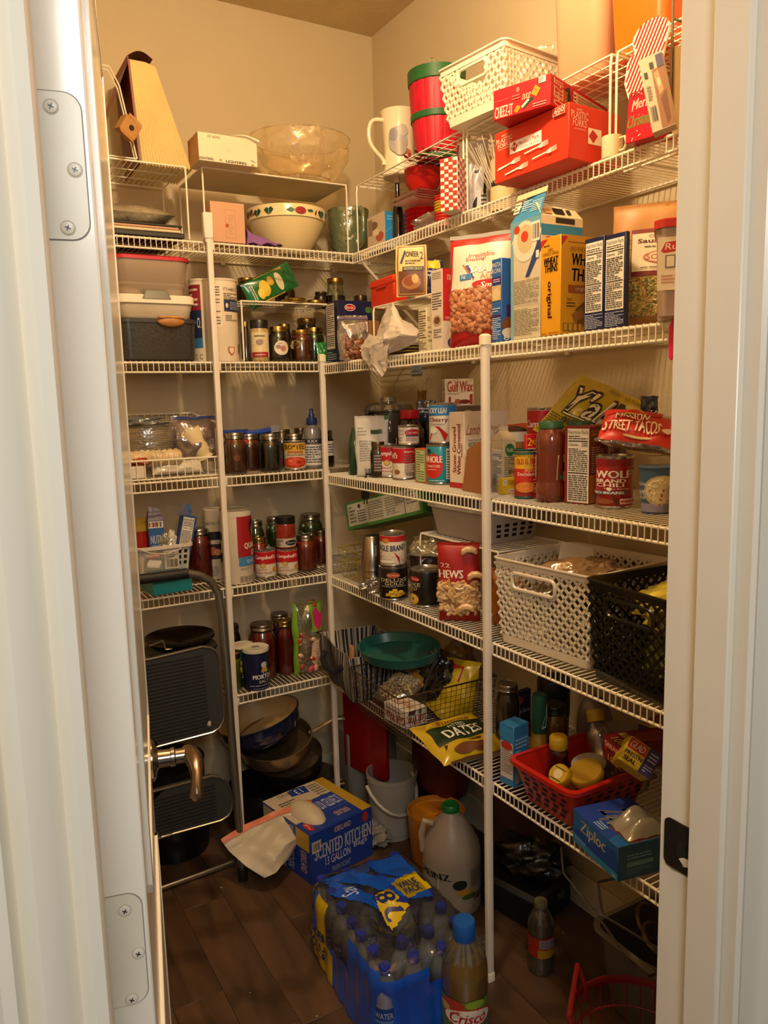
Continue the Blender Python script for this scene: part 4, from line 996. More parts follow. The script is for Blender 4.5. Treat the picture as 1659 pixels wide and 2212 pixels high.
b=MB();b.lathe([(0,.002),(.052,.0),(.056,.004),(.058,.03),(.064,.04),(.068,.09),(.071,.165),(.069,.167),(.067,.16),(.060,.06),(.05,.02),(0,.02)],GG,n=40,cap=False);b.build('pitcher_body',R)
b=MB();d=Vector((.05,-.998,0)).normalized()
b.tube([d*.070+Vector((0,0,.15)),d*.088+Vector((0,0,.156)),d*.098+Vector((0,0,.14)),d*.100+Vector((0,0,.09)),d*.092+Vector((0,0,.05)),d*.068+Vector((0,0,.04))],[.009,.009,.008,.0075,.0075,.009],CLEAR('#5f8a5c',.4,.6,.08),n=10);b.build('pitcher_handle',R)
b=MB();b.lathe([(.05,.004),(.05,.012),(0,.012)],M('#16241a',.2,coat=.5),n=30);b.build('foot_ring',R)
# ================================================================ second shelf, back wall
z=ZL[2]
def boxcont(label,name,c,hw,hd,h,mat,lid,lidh=.014,r=.03,cat='container',over=.004,extra=None,taper=.92):
    R=root(name,label,cat,c)
    b=MB();b.loft([(0,hw*taper-.006,hd*taper-.006,r*.8),(.006,hw*taper,hd*taper,r),(h-lidh,hw,hd,r),(h-lidh,hw-.002,hd-.002,r),(.008,hw*taper-.002,hd*taper-.002,r)],mat,n=7,cap=(1,1));b.build('tub',R)
    b=MB();b.loft([(h-lidh*1.2,hw+over,hd+over,r+.002),(h-.003,hw+over,hd+over,r+.002),(h,hw+over-.004,hd+over-.004,r),(h-.002,hw-.012,hd-.012,r*.8)],lid,n=7,cap=(0,1));b.build('lid',R)
    return R
y0=-.16
p=sy(328,y0-.12,z); xc=sy(325,y0,z).x; hw=(sy(424,-.28,z).x-sy(262,-.28,z).x)/2+.006
h1=hgt(p,688); h2=hgt(p,637); h3=hgt(p,552)
R=boxcont('','roasting_pan',Vector((xc,y0,z)),hw,.13,h1,M('#2b2c2b',.3,noise=.6,ns=260,coat=.4),M('#343534',.35,noise=.4,ns=200),lidh=.01,r=.035,cat='pan',taper=.97)
tag(R,'black speckled enamel roasting pan at the left end of the second back shelf','pan')
b=MB();
f=lambda a,t:(.035+.036*math.sin(PI*t-PI/2)*1.0, -.137-.012*math.sin(PI*a), -.004+h1-.020*math.cos(PI*(t-.5))*(1-a)+.004*a)
b.ball((.035,-.136,h1-.008),.040,.012,.017,M('#b27a3e',.45,noise=.15,ns=40),n=20,k=10);b.box(-.004,-.150,h1-.001,.074,-.136,h1+.006,M('#c08a4c',.5,noise=.2,ns=60),bev=.003);b.build('wooden_grip',R)
R=boxcont('white lidded food container with a grey lid clip, resting on the roasting pan','food_container',Vector((xc,y0,z+h1+.001)),hw*.97,.125,h2-h1,M('#cfc3ad',.4),M('#eadfca',.4),lidh=.02,r=.03)
b=MB();b.loft([(h2-h1-.012,.045,.010,.01,.0,-.122),(h2-h1+.010,.034,.008,.008,.0,-.122),(h2-h1+.013,.026,.005,.005,.0,-.12)],M('#77776a',.4),n=5);b.build('lid_clip',R)
R=boxcont('clear food container with a bright red lid, topmost of the stack at the left','food_container',Vector((xc-.003,y0,z+h2+.0025)),hw*.95,.12,h3-h2,CLEAR('#e2cdb4',.25,.42,.3),M('#c21f33',.4),lidh=.010,r=.035,taper=.88)
b=MB();b.loft([(.028,hw*.87+.0,.109,.034),(.034,hw*.90,.112,.034)],CLEAR('#e8d8c0',.3,.5,.3),n=7,cap=(0,0));b.build('side_ridge',R)
# oat canisters
def canister(label,u,w,vt,z,y=None,x=None,vb=None,items=(),col='#e2d2b6',lid='#d8cab0',turn=0,name='oats_canister',group=None,lidh=.006):
    c,r,h=place(u,vb,w,z,vt,x=x,y=y)
    R=root(name,label,'canister',c,0,group)
    b=MB();b.lathe([(0,0),(r*.98,0),(r,.002),(r,h-lidh)],M(col,.45),n=36,cap=False);ca=camang(c)+turn;ink(b,cyl(r*1.002,h-lidh,ca-80,ca+80),items);b.build('cardboard_tube',R)
    b=MB();b.lathe([(r*.99,h-lidh-.001),(r*1.03,h-lidh),(r*1.03,h-.001),(r*1.01,h),(r*.95,h),(r*.94,h-.002),(0,h-.002)],M(lid,.4),n=36,cap=False);b.build('lid',R)
    return R
canister('oats canister with a dark red and navy label half hidden behind the left pole',448,60,601,z,y=-.19,items=[('r',.0,.64,.42,.95,'#8c2230'),('r',0,.3,.42,.64,'#1b2a4c'),('r',0,.18,.42,.3,'#2f6a9a'),('l',.05,.68,.35,.92,'#d8c8b0',4),('t','O.',.3,.42,.4,.55,'#e6dccb'),('t','S S C C',.0,.04,.4,.1,'#6a5c48')])
canister('cream oats canister with its nutrition panel showing, just right of the left pole',482,72,600,z,y=-.235,items=[('r',.25,.42,.52,.95,'#ddcdb0'),('l',.27,.8,.5,.93,'#3a3026',4),('l',.27,.45,.5,.78,'#4a4034',9),('t',"IT'S HARD TO",.58,.87,.93,.91,'#3a3026'),('l',.58,.76,.95,.85,'#6a5c48',4),('r',.58,.62,.95,.76,'#1c2a50'),('e',.64,.69,.03,.03,'#cfc4b0'),('l',.7,.64,.93,.74,'#9aa0b0',5),('l',.6,.5,.9,.58,'#8a7a60',3),('p',[(.62,.18),(.76,.18),(.76,.12),(.69,.07),(.62,.12)],'#b5442f'),('p',[(.64,.17),(.74,.17),(.74,.125),(.69,.085),(.64,.125)],'#ddcdb0'),('b',.86,.1,.97,.22,'#4a4034')])
# small riser with jars
p0=sy(527,-.275,z); p1=sy(713,-.275,z); RH=hgt(p0,650)
o=riser('small white wire riser holding jar lids on the second back shelf',(0,0,0),0,p1.x-p0.x,.23,RH,step=.012); o.location=(p0.x,-.275,z)
zr=z+RH+.003
def jarY(label,u,w,vt,z,y,col,**k):
    c,r,h=place(u,None,w,z,vt,y=y); return jar(label,c,r,h,col,**k)
jarY('brown jelly jar with a gold lid at the left of the small riser',535,44,598,zr,-.13,'#4a2c18',lidm=LIDG)
b_=pouch('snack_pouch','green and yellow snack pouch leaning across the small riser','bag',(0,0,0),0,.085,.185,.03,'#1f6a34',[('p',[(.05,.25),(.95,.15),(.95,.7),(.05,.82)],'#c9962e'),('e',.5,.35,.3,.10,'#e0c43c'),('e',.35,.5,.16,.06,'#d0a82c'),('e',.62,.26,.2,.06,'#e6cc4c'),('e',.5,.66,.34,.07,'#d9cfa8'),('l',.2,.1,.8,.17,'#cfe0c0',2)],seed=31,amp=.003,matrix=basis(sy(532,-.20,zr+.018),(.45,0,-.89),(0,1,0),(.89,0,.45)))
R=jarY('dark red jam jar with a domed wrap on the small riser behind the snack pouch',617,44,609,zr,-.10,'#5c1a12',lidm=M('#5a2016',.4))
def lidring(label,u,w,v,z,y,grp):
    c,r,_=place(u,None,w,z,y=y); b=MB(); b.lathe([(r,0),(r*1.02,.001),(r*.98,.004),(r*1.02,.008),(r*.98,.011),(r,.014),(r*.92,.0155),(r*.85,.0145),(0,.0145)],LIDG,n=26,cap=True); o=b.build('jar_lid'); o.location=c; tag(o,label,'lid',grp)
lidring('gold jar lid lying left of two more lids on the small riser',619,44,0,zr,-.19,'jar lids on the small riser')
lidring('gold jar lid lying foremost in the middle on the small riser',637,50,0,zr+.0,-.245,'jar lids on the small riser')
lidring('gold jar lid lying at the right end of the small riser',681,40,0,zr,-.22,'jar lids on the small riser')
jarY('small dark jar with a dull gold lid at the back right of the small riser',694,30,629,zr,-.11,'#2a1810',lidm=LIDD)
jarY('tall black jelly jar with a gold lid near the corner of the second shelf',730,42,599,z+.001+.0,-.13,'#120c0c',lidm=LIDG,fill=.8)
jarY('low jar with a tarnished lid behind the blue pasta box in the corner',783,34,637,z,-.08,'#2a1a14',lidm=LIDD)
# under the riser
c,r,h=place(533,None,20,z,694,y=-.262)
bottle('slim dark bottle with a gold cap under the small riser next to the spice shaker',c,[(0,0),(r,0),(r,.004),(r,h*.7),(r*.6,h*.84),(r*.55,h*.9)],M('#1c0f10',.15,coat=.8),parts=[('cap',[(r*.66,h*.86),(r*.7,h*.88),(r*.66,h*.92),(r*.7,h*.96),(r*.66,h),(0,h)],LIDG)])
c,r,h=place(563,None,39,z,690,y=-.266)
bottle('spice shaker with a black cap and cream label under the small riser','c' and c,[(0,0),(r*.9,0),(r,.004),(r,h*.74),(r*.9,h*.8)],M('#b59c68',.4,noise=.3,ns=160),name='spice_shaker',cat='spice shaker',parts=[('cap',[(r*.95,h*.8),(r,h*.81),(r,h*.98),(r*.95,h),(0,h)],M('#17130f',.35)),('label',[(r*1.01,h*.1),(r*1.01,h*.7)],M('#d9c79c',.4),[('r',.15,.0,.85,.2,'#9c2026'),('e',.5,.6,.14,.12,'#a08a86'),('t','1ST',.4,.5,.62,.7,'#8a6a60'),('l',.3,.8,.7,.9,'#5a4c38',1),('l',.3,.05,.7,.13,'#e0c0b0',1)],h*.1,h*.6,r*1.015)])
jarY('dark jar with a round fig picture label and gold lid under the small riser',603,45,704,z,-.262,'#15100f',lidm=LIDG,items=[('e',.62,.45,.27,.34,'#d8ccb8'),('e',.66,.42,.1,.14,'#b9786a'),('e',.5,.5,.08,.1,'#8a7a72'),('l',.5,.62,.75,.7,'#8a7a60',1)])
jarY('amber jelly jar with a torn paper sticker under the small riser',653,51,711,z,-.258,'#5a2410',lidm=LIDG,items=[('p',[(.08,.62),(.2,.9),(.42,.86),(.5,.66),(.4,.5),(.18,.46)],'#cdb27c'),('l',.15,.6,.4,.76,'#7a6038',2)])
jarY('small jar with a pale gold lid hidden behind the fig jar',617,30,699,z,-.16,'#241610',lidm=LIDG)
jarY('wide dark jar behind the amber jelly jar on the second back shelf',666,48,686,z,-.12,'#1a1614',lidm=LIDG)
jarY('greenish jar close behind the amber jelly jar near the corner pole',680,44,706,z,-.175,'#3a3c14',lidm=LIDG)
pouch('green_packet','small crumpled green packet by the corner pole on the second shelf','packet',sy(697,-.262,z),0,.036,.065,.012,'#1c7a3c',seed=6,amp=.003,rx=-.2)
# ================================================================ second shelf, right wall
z=ZR[2]
XF=-.372
def nfbox(label,u_near,uA,uC,vt,x,col,faces,name='carton',cat='box',**k):
    return carton(name,label,cat,tuple(sx(u_near,x,z)),z,vt,A=(uA,0),Cc=(uC,0),yaw=k.pop('yaw',-PI/2+math.radians(90)),col=col,faces=faces,**k)
# helper that accepts only columns for A and C
def cart(name,label,cat,u,x,z,vt,uA,uC,col,faces={},yaw=0.0,colors={},**k):
    "near edge at column u on depth x of the right shelf"
    B=sx(u,x,z) if x<0 and x>-.6 else None
    X=Vector((math.cos(yaw),math.sin(yaw),0));Y=Vector((-math.sin(yaw),math.cos(yaw),0))
    wR=uC if uC<2 else solve(lambda t:proj(B+X*t)[0],.003,.5,uC)
    wL=uA if uA<2 else solve(lambda t:proj(B+Y*t)[0],.003,.5,uA)
    return carton(name,label,cat,tuple(B),z,vt,A=wL,Cc=wR,yaw=yaw,col=col,faces=faces,colors=colors,**k)
o=cart('pasta_box','navy pasta carton with red oval logo standing in the corner of the second shelf','box',733,-.352,z,648,707,806,'#1a1c46',
 faces={'L':[('r',.06,.24,.72,.97,'#cfc4b2'),('l',.1,.5,.68,.95,'#2c2838',14),('l',.1,.28,.68,.47,'#2c2838',6),('l',.06,.02,.8,.2,'#a8a0b0',5)],
  'R':[('e',.36,.89,.16,.055,'#e6dccb'),('e',.36,.89,.145,.045,'#b0201c'),('t','Barilla',.25,.87,.47,.91,'#f0e6d6',0,.15),('e',.9,.86,.1,.05,'#4a7a34'),('e',.22,.42,.09,.045,'#b3232a'),('e',.1,.4,.07,.04,'#9c1c24'),('e',.3,.4,.07,.05,'#c2343a'),('e',.55,.12,.48,.16,'#d8ccb4'),('e',.58,.12,.36,.11,'#8a4a2a')]})
pouch('pecan_bag','clear zip bag of pecans leaning on the navy pasta carton','bag',sx(768,-.355,z)+Vector((-.02,-.035,0)),math.radians(-12),.098,.135,.05,CLEAR('#d8d2cc',.5,.14,.12,.7,30),[('r',0,.9,1,.93,'#6a5c86'),('p',[(.25,.5),(.9,.62),(.95,.85),(.2,.75)],'#cfc6bc'),('t','12 oz',.62,.58,.85,.68,'#2a2a34')],seed=8,amp=.005,rx=-.12,fill=('almond',['#6a3a1c','#8a4e28','#54301a'],70,(.2,.05,.95,.42),.013))
# riser with red box and gravy packet
pa=sx(799,-.345,z);pb=sx(926,-.345,z);RH2=hgt(pa,664)
o=riser('small white wire riser in front of the corner on the second right shelf',(0,0,0),0,pa.y-pb.y,.2,RH2,step=.012); o.rotation_euler=(0,0,PI/2); o.location=(-.125,pb.y,z)
zr=z+RH2+.003
o=cart('recipe_box','bright orange-red plastic lidded box on the small riser near the corner','box',851,-.30,zr,592,802,.05,'#d43414',yaw=math.radians(-5),faces={},bev=.004,rough=.35)
w_,l_,h_=o['dims'];b=MB();b.box(-.003,-.003,h_*.72,w_+.003,l_+.003,h_+.001,M('#dd3a17',.35),bev=.005);b.box(-.004,l_*.3,h_*.66,-.002,l_*.7,h_*.74,M('#c42c10',.35));b.build('hinged_lid',o)
pouch('gravy_packet','cream gravy mix packet with a picture panel standing on the small riser','packet',tuple(sx(890,-.335,zr)),math.radians(-38),.085,hgt(sx(890,-.335,zr),530),.012,'#d9bd7a',[('r',.06,.03,.94,.97,'#7a3018'),('r',.09,.05,.91,.95,'#d9c07c'),('r',.1,.06,.9,.5,'#6b3c22'),('e',.5,.28,.3,.14,'#a8703c'),('e',.42,.3,.16,.1,'#8c4a26'),('e',.62,.34,.12,.09,'#cfa25c'),('t','PIONEER',.26,.76,.74,.86,'#241a14',0,.0,.012,.2),('p',[(.14,.66),(.3,.9),(.34,.88),(.2,.64)],'#2c3a5c'),('r',.22,.5,.9,.58,'#3a3a24'),('t','BROWN GRAVY',.27,.515,.86,.565,'#cfc4a0'),('l',.3,.62,.8,.72,'#6a5430',2),('t','2',.78,.72,.88,.86,'#4a4a34')],seed=12,amp=.0015)
pouch('candy_bag','dark blue candy bag with a yellow top behind the gravy packet','bag',tuple(sx(928,-.28,zr)),math.radians(-30),.075,.10,.04,'#1c2760',[('r',.05,.75,.9,.98,'#d8c22c'),('r',.1,.2,.5,.5,'#3a2a5a'),('l',.2,.5,.9,.7,'#b0b8d8',2)],seed=13,amp=.005)
pouch('snack_bag','red foil snack bag showing above the wheat cereal carton','bag',tuple(sx(975,-.09,z)),math.radians(-15),.12,.235,.04,'#a8242a',[('l',.2,.8,.8,.9,'#e0b0a0',2)],seed=14,amp=.004)
# white carrier bag spilling over the shelf edge
def draped():
    W=wob(77,1,1.5)
    ctrl=[[(806,760),(820,768),(850,766),(885,758),(905,755)],[(800,735),(822,700),(850,722),(880,728),(904,742)],[(824,690),(838,680),(858,690),(880,700),(900,722)],[(838,662),(850,655),(858,668),(868,690),(885,702)]]
    return None
WB=TRANSL('#e6dccf',.45,.3)
R=root('carrier_bag','crumpled white plastic carrier bag spilling over the edge of the second right shelf','bag',(0,0,0))
def strip(pxs,name,amp=.006,seed=1,nu=26,thick=.0015):
    "pxs rows of (u,v,x) control points; smooth sheet through them"
    rows=[[PX(u,v,x) for u,v,x in r] for r in pxs]
    def ev(a,t):
        def lerp(r,a):
            k=a*(len(r)-1);i=min(int(k),len(r)-2);f=k-i;f=f*f*(3-2*f);return r[i]*(1-f)+r[i+1]*f
        k=t*(len(rows)-1);i=min(int(k),len(rows)-2);f=k-i
        p=lerp(rows[i],a)*(1-f)+lerp(rows[i+1],a)*f
        n=amp*(math.sin(9*a+4*t+seed)+.7*math.sin(17*a-9*t+seed*2)+.5*math.sin(29*a+13*t)+.4*math.sin(41*t-23*a+seed))
        return p+Vector((-abs(n)*.8,n*.3,n*.3))
    b=MB();b.sheet(ev,nu,nu,WB);b.sheet(lambda a,t:ev(a,t)+Vector((thick,0,0)),nu,nu,WB,flip=True);o=b.build(name,R,ang=20);return o
strip([[(812,775,-.392),(835,770,-.40),(862,757,-.40),(903,738,-.36)],[(808,745,-.395),(832,735,-.42),(868,722,-.42),(905,725,-.36)],[(820,705,-.37),(842,700,-.40),(872,705,-.40),(904,712,-.34)],[(838,660,-.35),(852,655,-.37),(868,690,-.36),(890,700,-.33)]],'bag_body',seed=3,amp=.004)
strip([[(803,800,-.408),(825,815,-.412),(838,795,-.41)],[(784,775,-.408),(805,780,-.415),(835,782,-.412)],[(780,750,-.405),(805,748,-.418),(840,745,-.415)],[(800,722,-.395),(820,728,-.41),(852,728,-.41)]],'bag_flap',seed=5,amp=.003,nu=20)
cart('cardboard_carton','brown cardboard carton behind the white carrier bag','box',800,-.30,z,692,790,.15,'#8f5f30',yaw=0)
for k in range(5):
    b=MB(); q=sx(880,-.352,z); b.box(-.03,-.035,.002+k*.0045,.03,.045,.0055+k*.0045,M(['#2c2018','#b08a3c','#2a2426','#c9a24a','#1c1a1c'][k],.3,coat=.5),bev=.001,T=Matrix.Translation(q)@rotz(.2-.05*k)); tag(b.build('foil_packet'),['black foil packet lowest of the pile','gold foil packet second from the bottom of the pile','dark foil packet in the middle of the pile','bright gold foil packet fourth in the pile','black foil packet topmost of the pile'][k]+' by the white carrier bag','packet','foil packets beside the carrier bag')
o=cart('small_carton','small cream carton with a nutrition side standing left of the wheat cereal carton','box',922,-.372,z,664,905,938,'#cfc29c',yaw=0.0,faces={'L':[('l',.08,.3,.92,.95,'#3a3226',12),('l',.08,.05,.92,.26,'#6a5c44',5)],'R':[('l',.2,.2,.8,.6,'#8a7a5a',4),('r',.1,.7,.5,.8,'#b09a6a')]})
o=cart('cereal_carton','red and white wheat cereal carton with a blue seal on the second right shelf','box',958,-.372,z,579,933,991,'#d8c9b8',yaw=.04,faces={'L':[('l',.12,.88,.88,.97,'#8a7c6c',4),('l',.1,.5,.9,.72,'#4a4440',7),('e',.5,.37,.36,.07,'#b9a078'),('e',.5,.37,.25,.045,'#6a4428'),('l',.2,.15,.85,.27,'#7a6e60',4)],
 'R':[('r',0,.36,1,1,'#c4202a'),('t','SINCE',.3,.90,.75,.93,'#e8d8c8'),('t','1893',.3,.86,.78,.895,'#e8d8c8'),('e',.9,.7,.4,.2,'#e8ddd0'),('t','C',.45,.66,.98,.78,'#1c3a86',0,0,.02),('t','W',.5,.55,.99,.645,'#1c3a86',0,0,.02),('t','ORIGINAL',.12,.375,.9,.41,'#e8d8c8'),('e',.6,.09,.34,.065,'#22408a'),('t','WHEAT',.38,.08,.82,.1,'#e0dccc')]+[('p',[(.1+.25*i,.12),(.35+.25*i,.3),(.37+.25*i,.3),(.12+.25*i,.12)],'#c7a6a0') for i in range(3)]})
cart('narrow_carton','navy carton edge showing between the cereal carton and the almond bag','box',984,-.33,z,592,979,.04,'#22285a',yaw=.04)
# almond bag
pb_=sx(1040,-.355,z); hb=hgt(pb_,503)
pouch('almond_bag','red and white bag of smoked almonds with a clear window of nuts','bag',tuple(pb_),math.radians(-58),.158,hb,.06,M('#b8221c',.3,coat=.5,noise=.05),
 [('r',.05,.0,1,.985,'#b8221c'),('r',.07,.42,1,.90,'#ded0bc'),('r',.07,.90,1,.96,'#b4261c'),('r',.0,.965,1,1,'#a8a49c'),('t','Irresistible',.34,.78,.74,.82,'#b8262a',0,.1),('t','Snacking!',.3,.74,.62,.78,'#b8262a',0,.1),('p',[(.25,.72),(.99,.76),(.99,.58),(.45,.57)],'#c25a2c'),('p',[(.3,.71),(.99,.75),(.99,.595),(.45,.585)],'#1f3a8c'),('t','DIAMOND',.42,.635,1.2,.70,'#f0e8da',0,.1,.02),('t','ALMONDS',.55,.585,1.1,.625,'#c9a068'),
  ('r',.22,.58,.42,.63,'#3a7ab0'),('t','2g',.24,.59,.32,.625,'#e8e0d0'),('e',.75,.53,.32,.045,'#b8221c'),('t','Smoked',.55,.505,1.05,.55,'#f4eadc',0,.15,.02),('r',.07,.14,1,.50,'#8a5238'),('p',[(.07,.42),(1,.42),(1,.50),(.6,.52),(.3,.50)],'#c0a88c'),('e',.7,.62,.01,.01,'#ded0bc')],seed=17,amp=.003,rx=-.03,fill=('almond',['#a8643c','#b87a50','#945232','#c08a60'],420,(.1,.145,.99,.485),.0125),low=.36)
o=cart('pasta_mix_box','blue pasta side dish carton between the almond bag and the tall cracker carton','box',1084,-.385,z,556,1063,1118,'#2c62a8',yaw=0.0,faces={'L':[('t','PASTA',.08,.90,.92,.955,'#e6e0d2'),('t','RONI',.1,.83,.9,.885,'#e6e0d2'),('r',.05,.70,.95,.78,'#3a2262'),('l',.15,.715,.85,.765,'#d8c8e0',2),('r',.05,.5,.95,.68,'#cdb080'),('e',.5,.58,.38,.07,'#d9c495'),('l',.1,.36,.9,.42,'#b8c8e0',2),('l',.08,.03,.92,.3,'#b8c8e0',12),('r',.05,.3,.95,.33,'#3a2262')],'R':[('r',.55,.55,1,.85,'#16295c'),('r',.3,.3,1,.45,'#3c2466'),('e',.5,.2,.5,.10,'#7a4a2c'),('e',.5,.11,.5,.06,'#ddd2bc'),('t','80',.1,.02,.9,.08,'#d8e0ec')]})
# tall cracker carton with torn open top
o=cart('cracker_carton','tall opened cracker carton with a blue top flap and soup bowl picture','box',1168,-.385,z,463,1104,1256,'#cfc3a6',yaw=0.0,
 faces={'L':[('r',.0,.0,.10,.82,'#7aa8b8'),('p',[(0,.82),(0,1),(1,1),(1,.9),(.3,.98)],'#6fa3b4'),('e',.48,.82,.40,.17,'#ded6c0'),('e',.5,.84,.27,.12,'#cdb98a'),('e',.22,.93,.10,.035,'#c23a22'),('e',.48,.86,.12,.045,'#cc3f24'),('p',[(.5,.52),(.62,.52),(1,.72),(1,.86)],'#2c3f72'),('r',.72,.80,.98,.96,'#ece4d2'),('b',.74,.82,.96,.94,'#1c1a18'),('l',.12,.30,.95,.5,'#6c6456',16),('l',.12,.03,.95,.26,'#6c6456',18),('r',.1,.28,.98,.283,'#8a8068'),('r',.86,.66,.96,.72,'#e6dccb')],
  'R':[('r',0,.84,1,.93,'#2c7fae'),('r',.0,.93,1,1,'#d9cba6'),('r',.12,.5,.22,.83,'#b24a2e'),('r',.26,.5,.7,.82,'#b89868'),('e',.45,.66,.14,.1,'#7d5c34'),('r',.72,.5,.98,.82,'#8a6a42'),('r',.34,.945,.8,.99,'#2a2420'),('l',.1,.1,.9,.45,'#8a8068',10)]})
w_,l_,h_=o['dims']
b=MB();b.add([(0,l_,h_),(0,0,h_),(.022,.005,h_+.062),(.022,l_*.72,h_+.047)],[(0,1,2,3)],M('#3a86b2',.5));b.add([(0,l_*.98,h_+.0),(-.0008,0,h_+.0),(.0212,.004,h_+.06),(.0212,l_*.7,h_+.046)],[(0,1,2,3)],M('#3a86b2',.5))
S=flat((-.0012,l_,h_),(0,-l_,0),(.022,0,.06));ink(b,S,[('r',.02,.3,.22,.7,'#d8d0bc'),('l',.04,.34,.2,.66,'#20303c',3),('l',.3,.3,.6,.7,'#bcd8e4',5),('l',.62,.2,.95,.6,'#bcd8e4',6),('r',.0,.78,1,.98,'#d2bf96')])
b.build('side_flap',o)
b=MB();b.add([(0,0,h_),(w_,0,h_),(w_*.97,.018,h_+.02),(.0,.018,h_+.028)],[(0,1,2,3)],M('#d6c69c',.5));S=flat((0,-.0006,h_+.001),(w_,0,0),(0,.018,.024));ink(b,S,[('r',.35,.2,.6,.75,'#1f1c1a'),('r',.66,.25,.76,.7,'#3a2c24'),('r',.1,.15,.28,.6,'#b98f66')]);b.build('front_flap',o)
# wheat thins
o=cart('cracker_box','yellow wheat cracker carton in front of the tall opened cracker carton','box',1211,-.396+.003,z,505,1168,1285,'#d99a1c',yaw=0.0,faces={'L':[('p',[(.0,.98),(.35,.985),(.0,.9)],'#b5241c'),('l',.15,.90,.85,.93,'#5a3a10',1),('t','100%',.38,.855,.62,.885,'#5a3a10'),('t','WHOLE GRAIN',.12,.81,.88,.845,'#6a4410',0,0,0,.2),('t','WHEAT',.16,.72,.86,.795,'#2a1c10',0,.05,.012),('t','THINS',.2,.645,.84,.72,'#2a1c10',0,.05,.012),('t','original',.30,.18,.58,.55,'#9c4a18',-90,0,.015),('l',.05,.01,.3,.03,'#8a5010',1),('l',.42,.012,.95,.032,'#8a5010',1)],
 'R':[('r',0,0,1,1,'#c78f1e'),('p',[(0,.98),(.2,.985),(.0,.88)],'#b5241c'),('l',.2,.92,.7,.94,'#5a3a10',1),('t','100% WHOLE',.25,.83,.75,.88,'#6a4410',0,0,0,.2),('t','WHEAT',.3,.70,1.1,.82,'#2a1c10',0,.05,.012),('t','THINS',.3,.54,1.05,.67,'#2a1c10',0,.05,.012),('r',.2,.42,.85,.5,'#8c4416'),('t','original',.4,.435,.8,.485,'#d8b890'),('t','NO',.17,.335,.32,.37,'#3a2a14'),('l',.15,.27,.4,.33,'#3a2a14',2),('p',[(.4,.25),(.9,.42),(.98,.3),(.6,.12)],'#5a3818'),('p',[(.3,.2),(.6,.28),(.7,.18),(.4,.12)],'#8a5c24'),('p',[(.45,.14),(.8,.2),(.8,.1),(.5,.07)],'#6b4218')]+[('r',.05+.14*i,.03,.16+.14*i,.11,'#3a2c14') for i in range(4)]+[('r',.06+.14*i,.035,.15+.14*i,.105,'#c0953a') for i in range(4)]})
# two blue pasta boxes, nutrition sides out
for k,(u,uA,uC,vt,x_,lab) in enumerate(((1303,1261,.045,507,-.378,'left one of two navy pasta cartons showing their nutrition sides'),(1349,1304,1358,498,-.375,'right one of two navy pasta cartons showing their nutrition sides, beside the soup mix bag'))):
    o=cart('pasta_carton',lab,'box',u,x_,z,vt,uA,uC,'#171f4a',yaw=0.0,group='navy pasta cartons by the cracker carton',faces={'L':[('nf',.07,.20,.93,.95),('l',.05,.02,.95,.18,'#aab0c8',9)]})
# soup mix bag
pb_=sx(1408,-.30,z);hb=hgt(pb_,434)
pouch('soup_mix_bag','tall clear and kraft bag of soup mix with a maroon-edged label','bag',tuple(pb_),math.radians(-52),.150,hb,.05,M('#a8763a',.35,coat=.5,noise=.15,ns=20),[('r',.02,.72,.98,.985,'#b07c40'),('r',.05,.1,.97,.72,'#9c8a52'),('r',.24,.40,1.0,.78,'#7a2a30'),('r',.25,.44,1.0,.745,'#e0d4bc'),('t','STONE TURN',.55,.75,1.1,.775,'#e6dac8'),('t','Clap Yo',.45,.70,.66,.73,'#2e2018'),('t','Sausage',.32,.655,.74,.70,'#5c2420',0,0,.01),('l',.4,.625,.8,.645,'#6a5a4a',1),('e',.68,.55,.3,.055,'#c0725c'),('e',.68,.55,.27,.045,'#e0c8a8'),('t','SOUTHERN',.42,.53,1.05,.57,'#8a3430'),('l',.35,.46,.95,.475,'#5a4a3a',1)],seed=23,amp=.003,rx=-.05,fill=('grain',['#c9b06a','#b89c50','#7d8a54','#dcc88c','#a88a48'],2300,(.05,.1,.97,.73),.0068,(.2,.38,1,.80)),low=.3)
R=root('storage_container','clear food container with a red and white label ending the second shelf','container',tuple(sx(1468,-.375,z)+Vector((.01,-.01,0))),math.radians(-50))
b=MB();b.loft([(0,.045,.045,.015),(.004,.05,.05,.017),(.145,.054,.054,.018),(.145,.052,.052,.018)],CLEAR('#c9a890',.25,.5,.3),n=6,cap=(1,1));b.build('tub',R)
b=MB();S=flat((-.051,-.0535,.045),(.10,0,0),(0,0,.085));ink(b,S,[('r',0,0,1,1,'#ddd0c0'),('p',[(.05,.74),(.12,.9),(1,.98),(1,.80),(.1,.70)],'#b82c24'),('t','Rubbermaid',.12,.76,1.0,.88,'#ecdccc',0,.05),('l',.06,.12,.9,.3,'#c08a80',3),('r',.12,.42,.28,.66,'#6a625a'),('r',.14,.44,.26,.64,'#ddd0c0'),('r',.34,.44,.5,.66,'#6a625a'),('r',.56,.42,.72,.66,'#6a625a'),('r',.58,.44,.70,.64,'#ddd0c0')]);b.build('label',R)
b=MB();b.loft([(.145,.058,.058,.02),(.158,.058,.058,.02),(.16,.053,.053,.018)],M('#b82620',.4),n=6);b.build('lid',R)
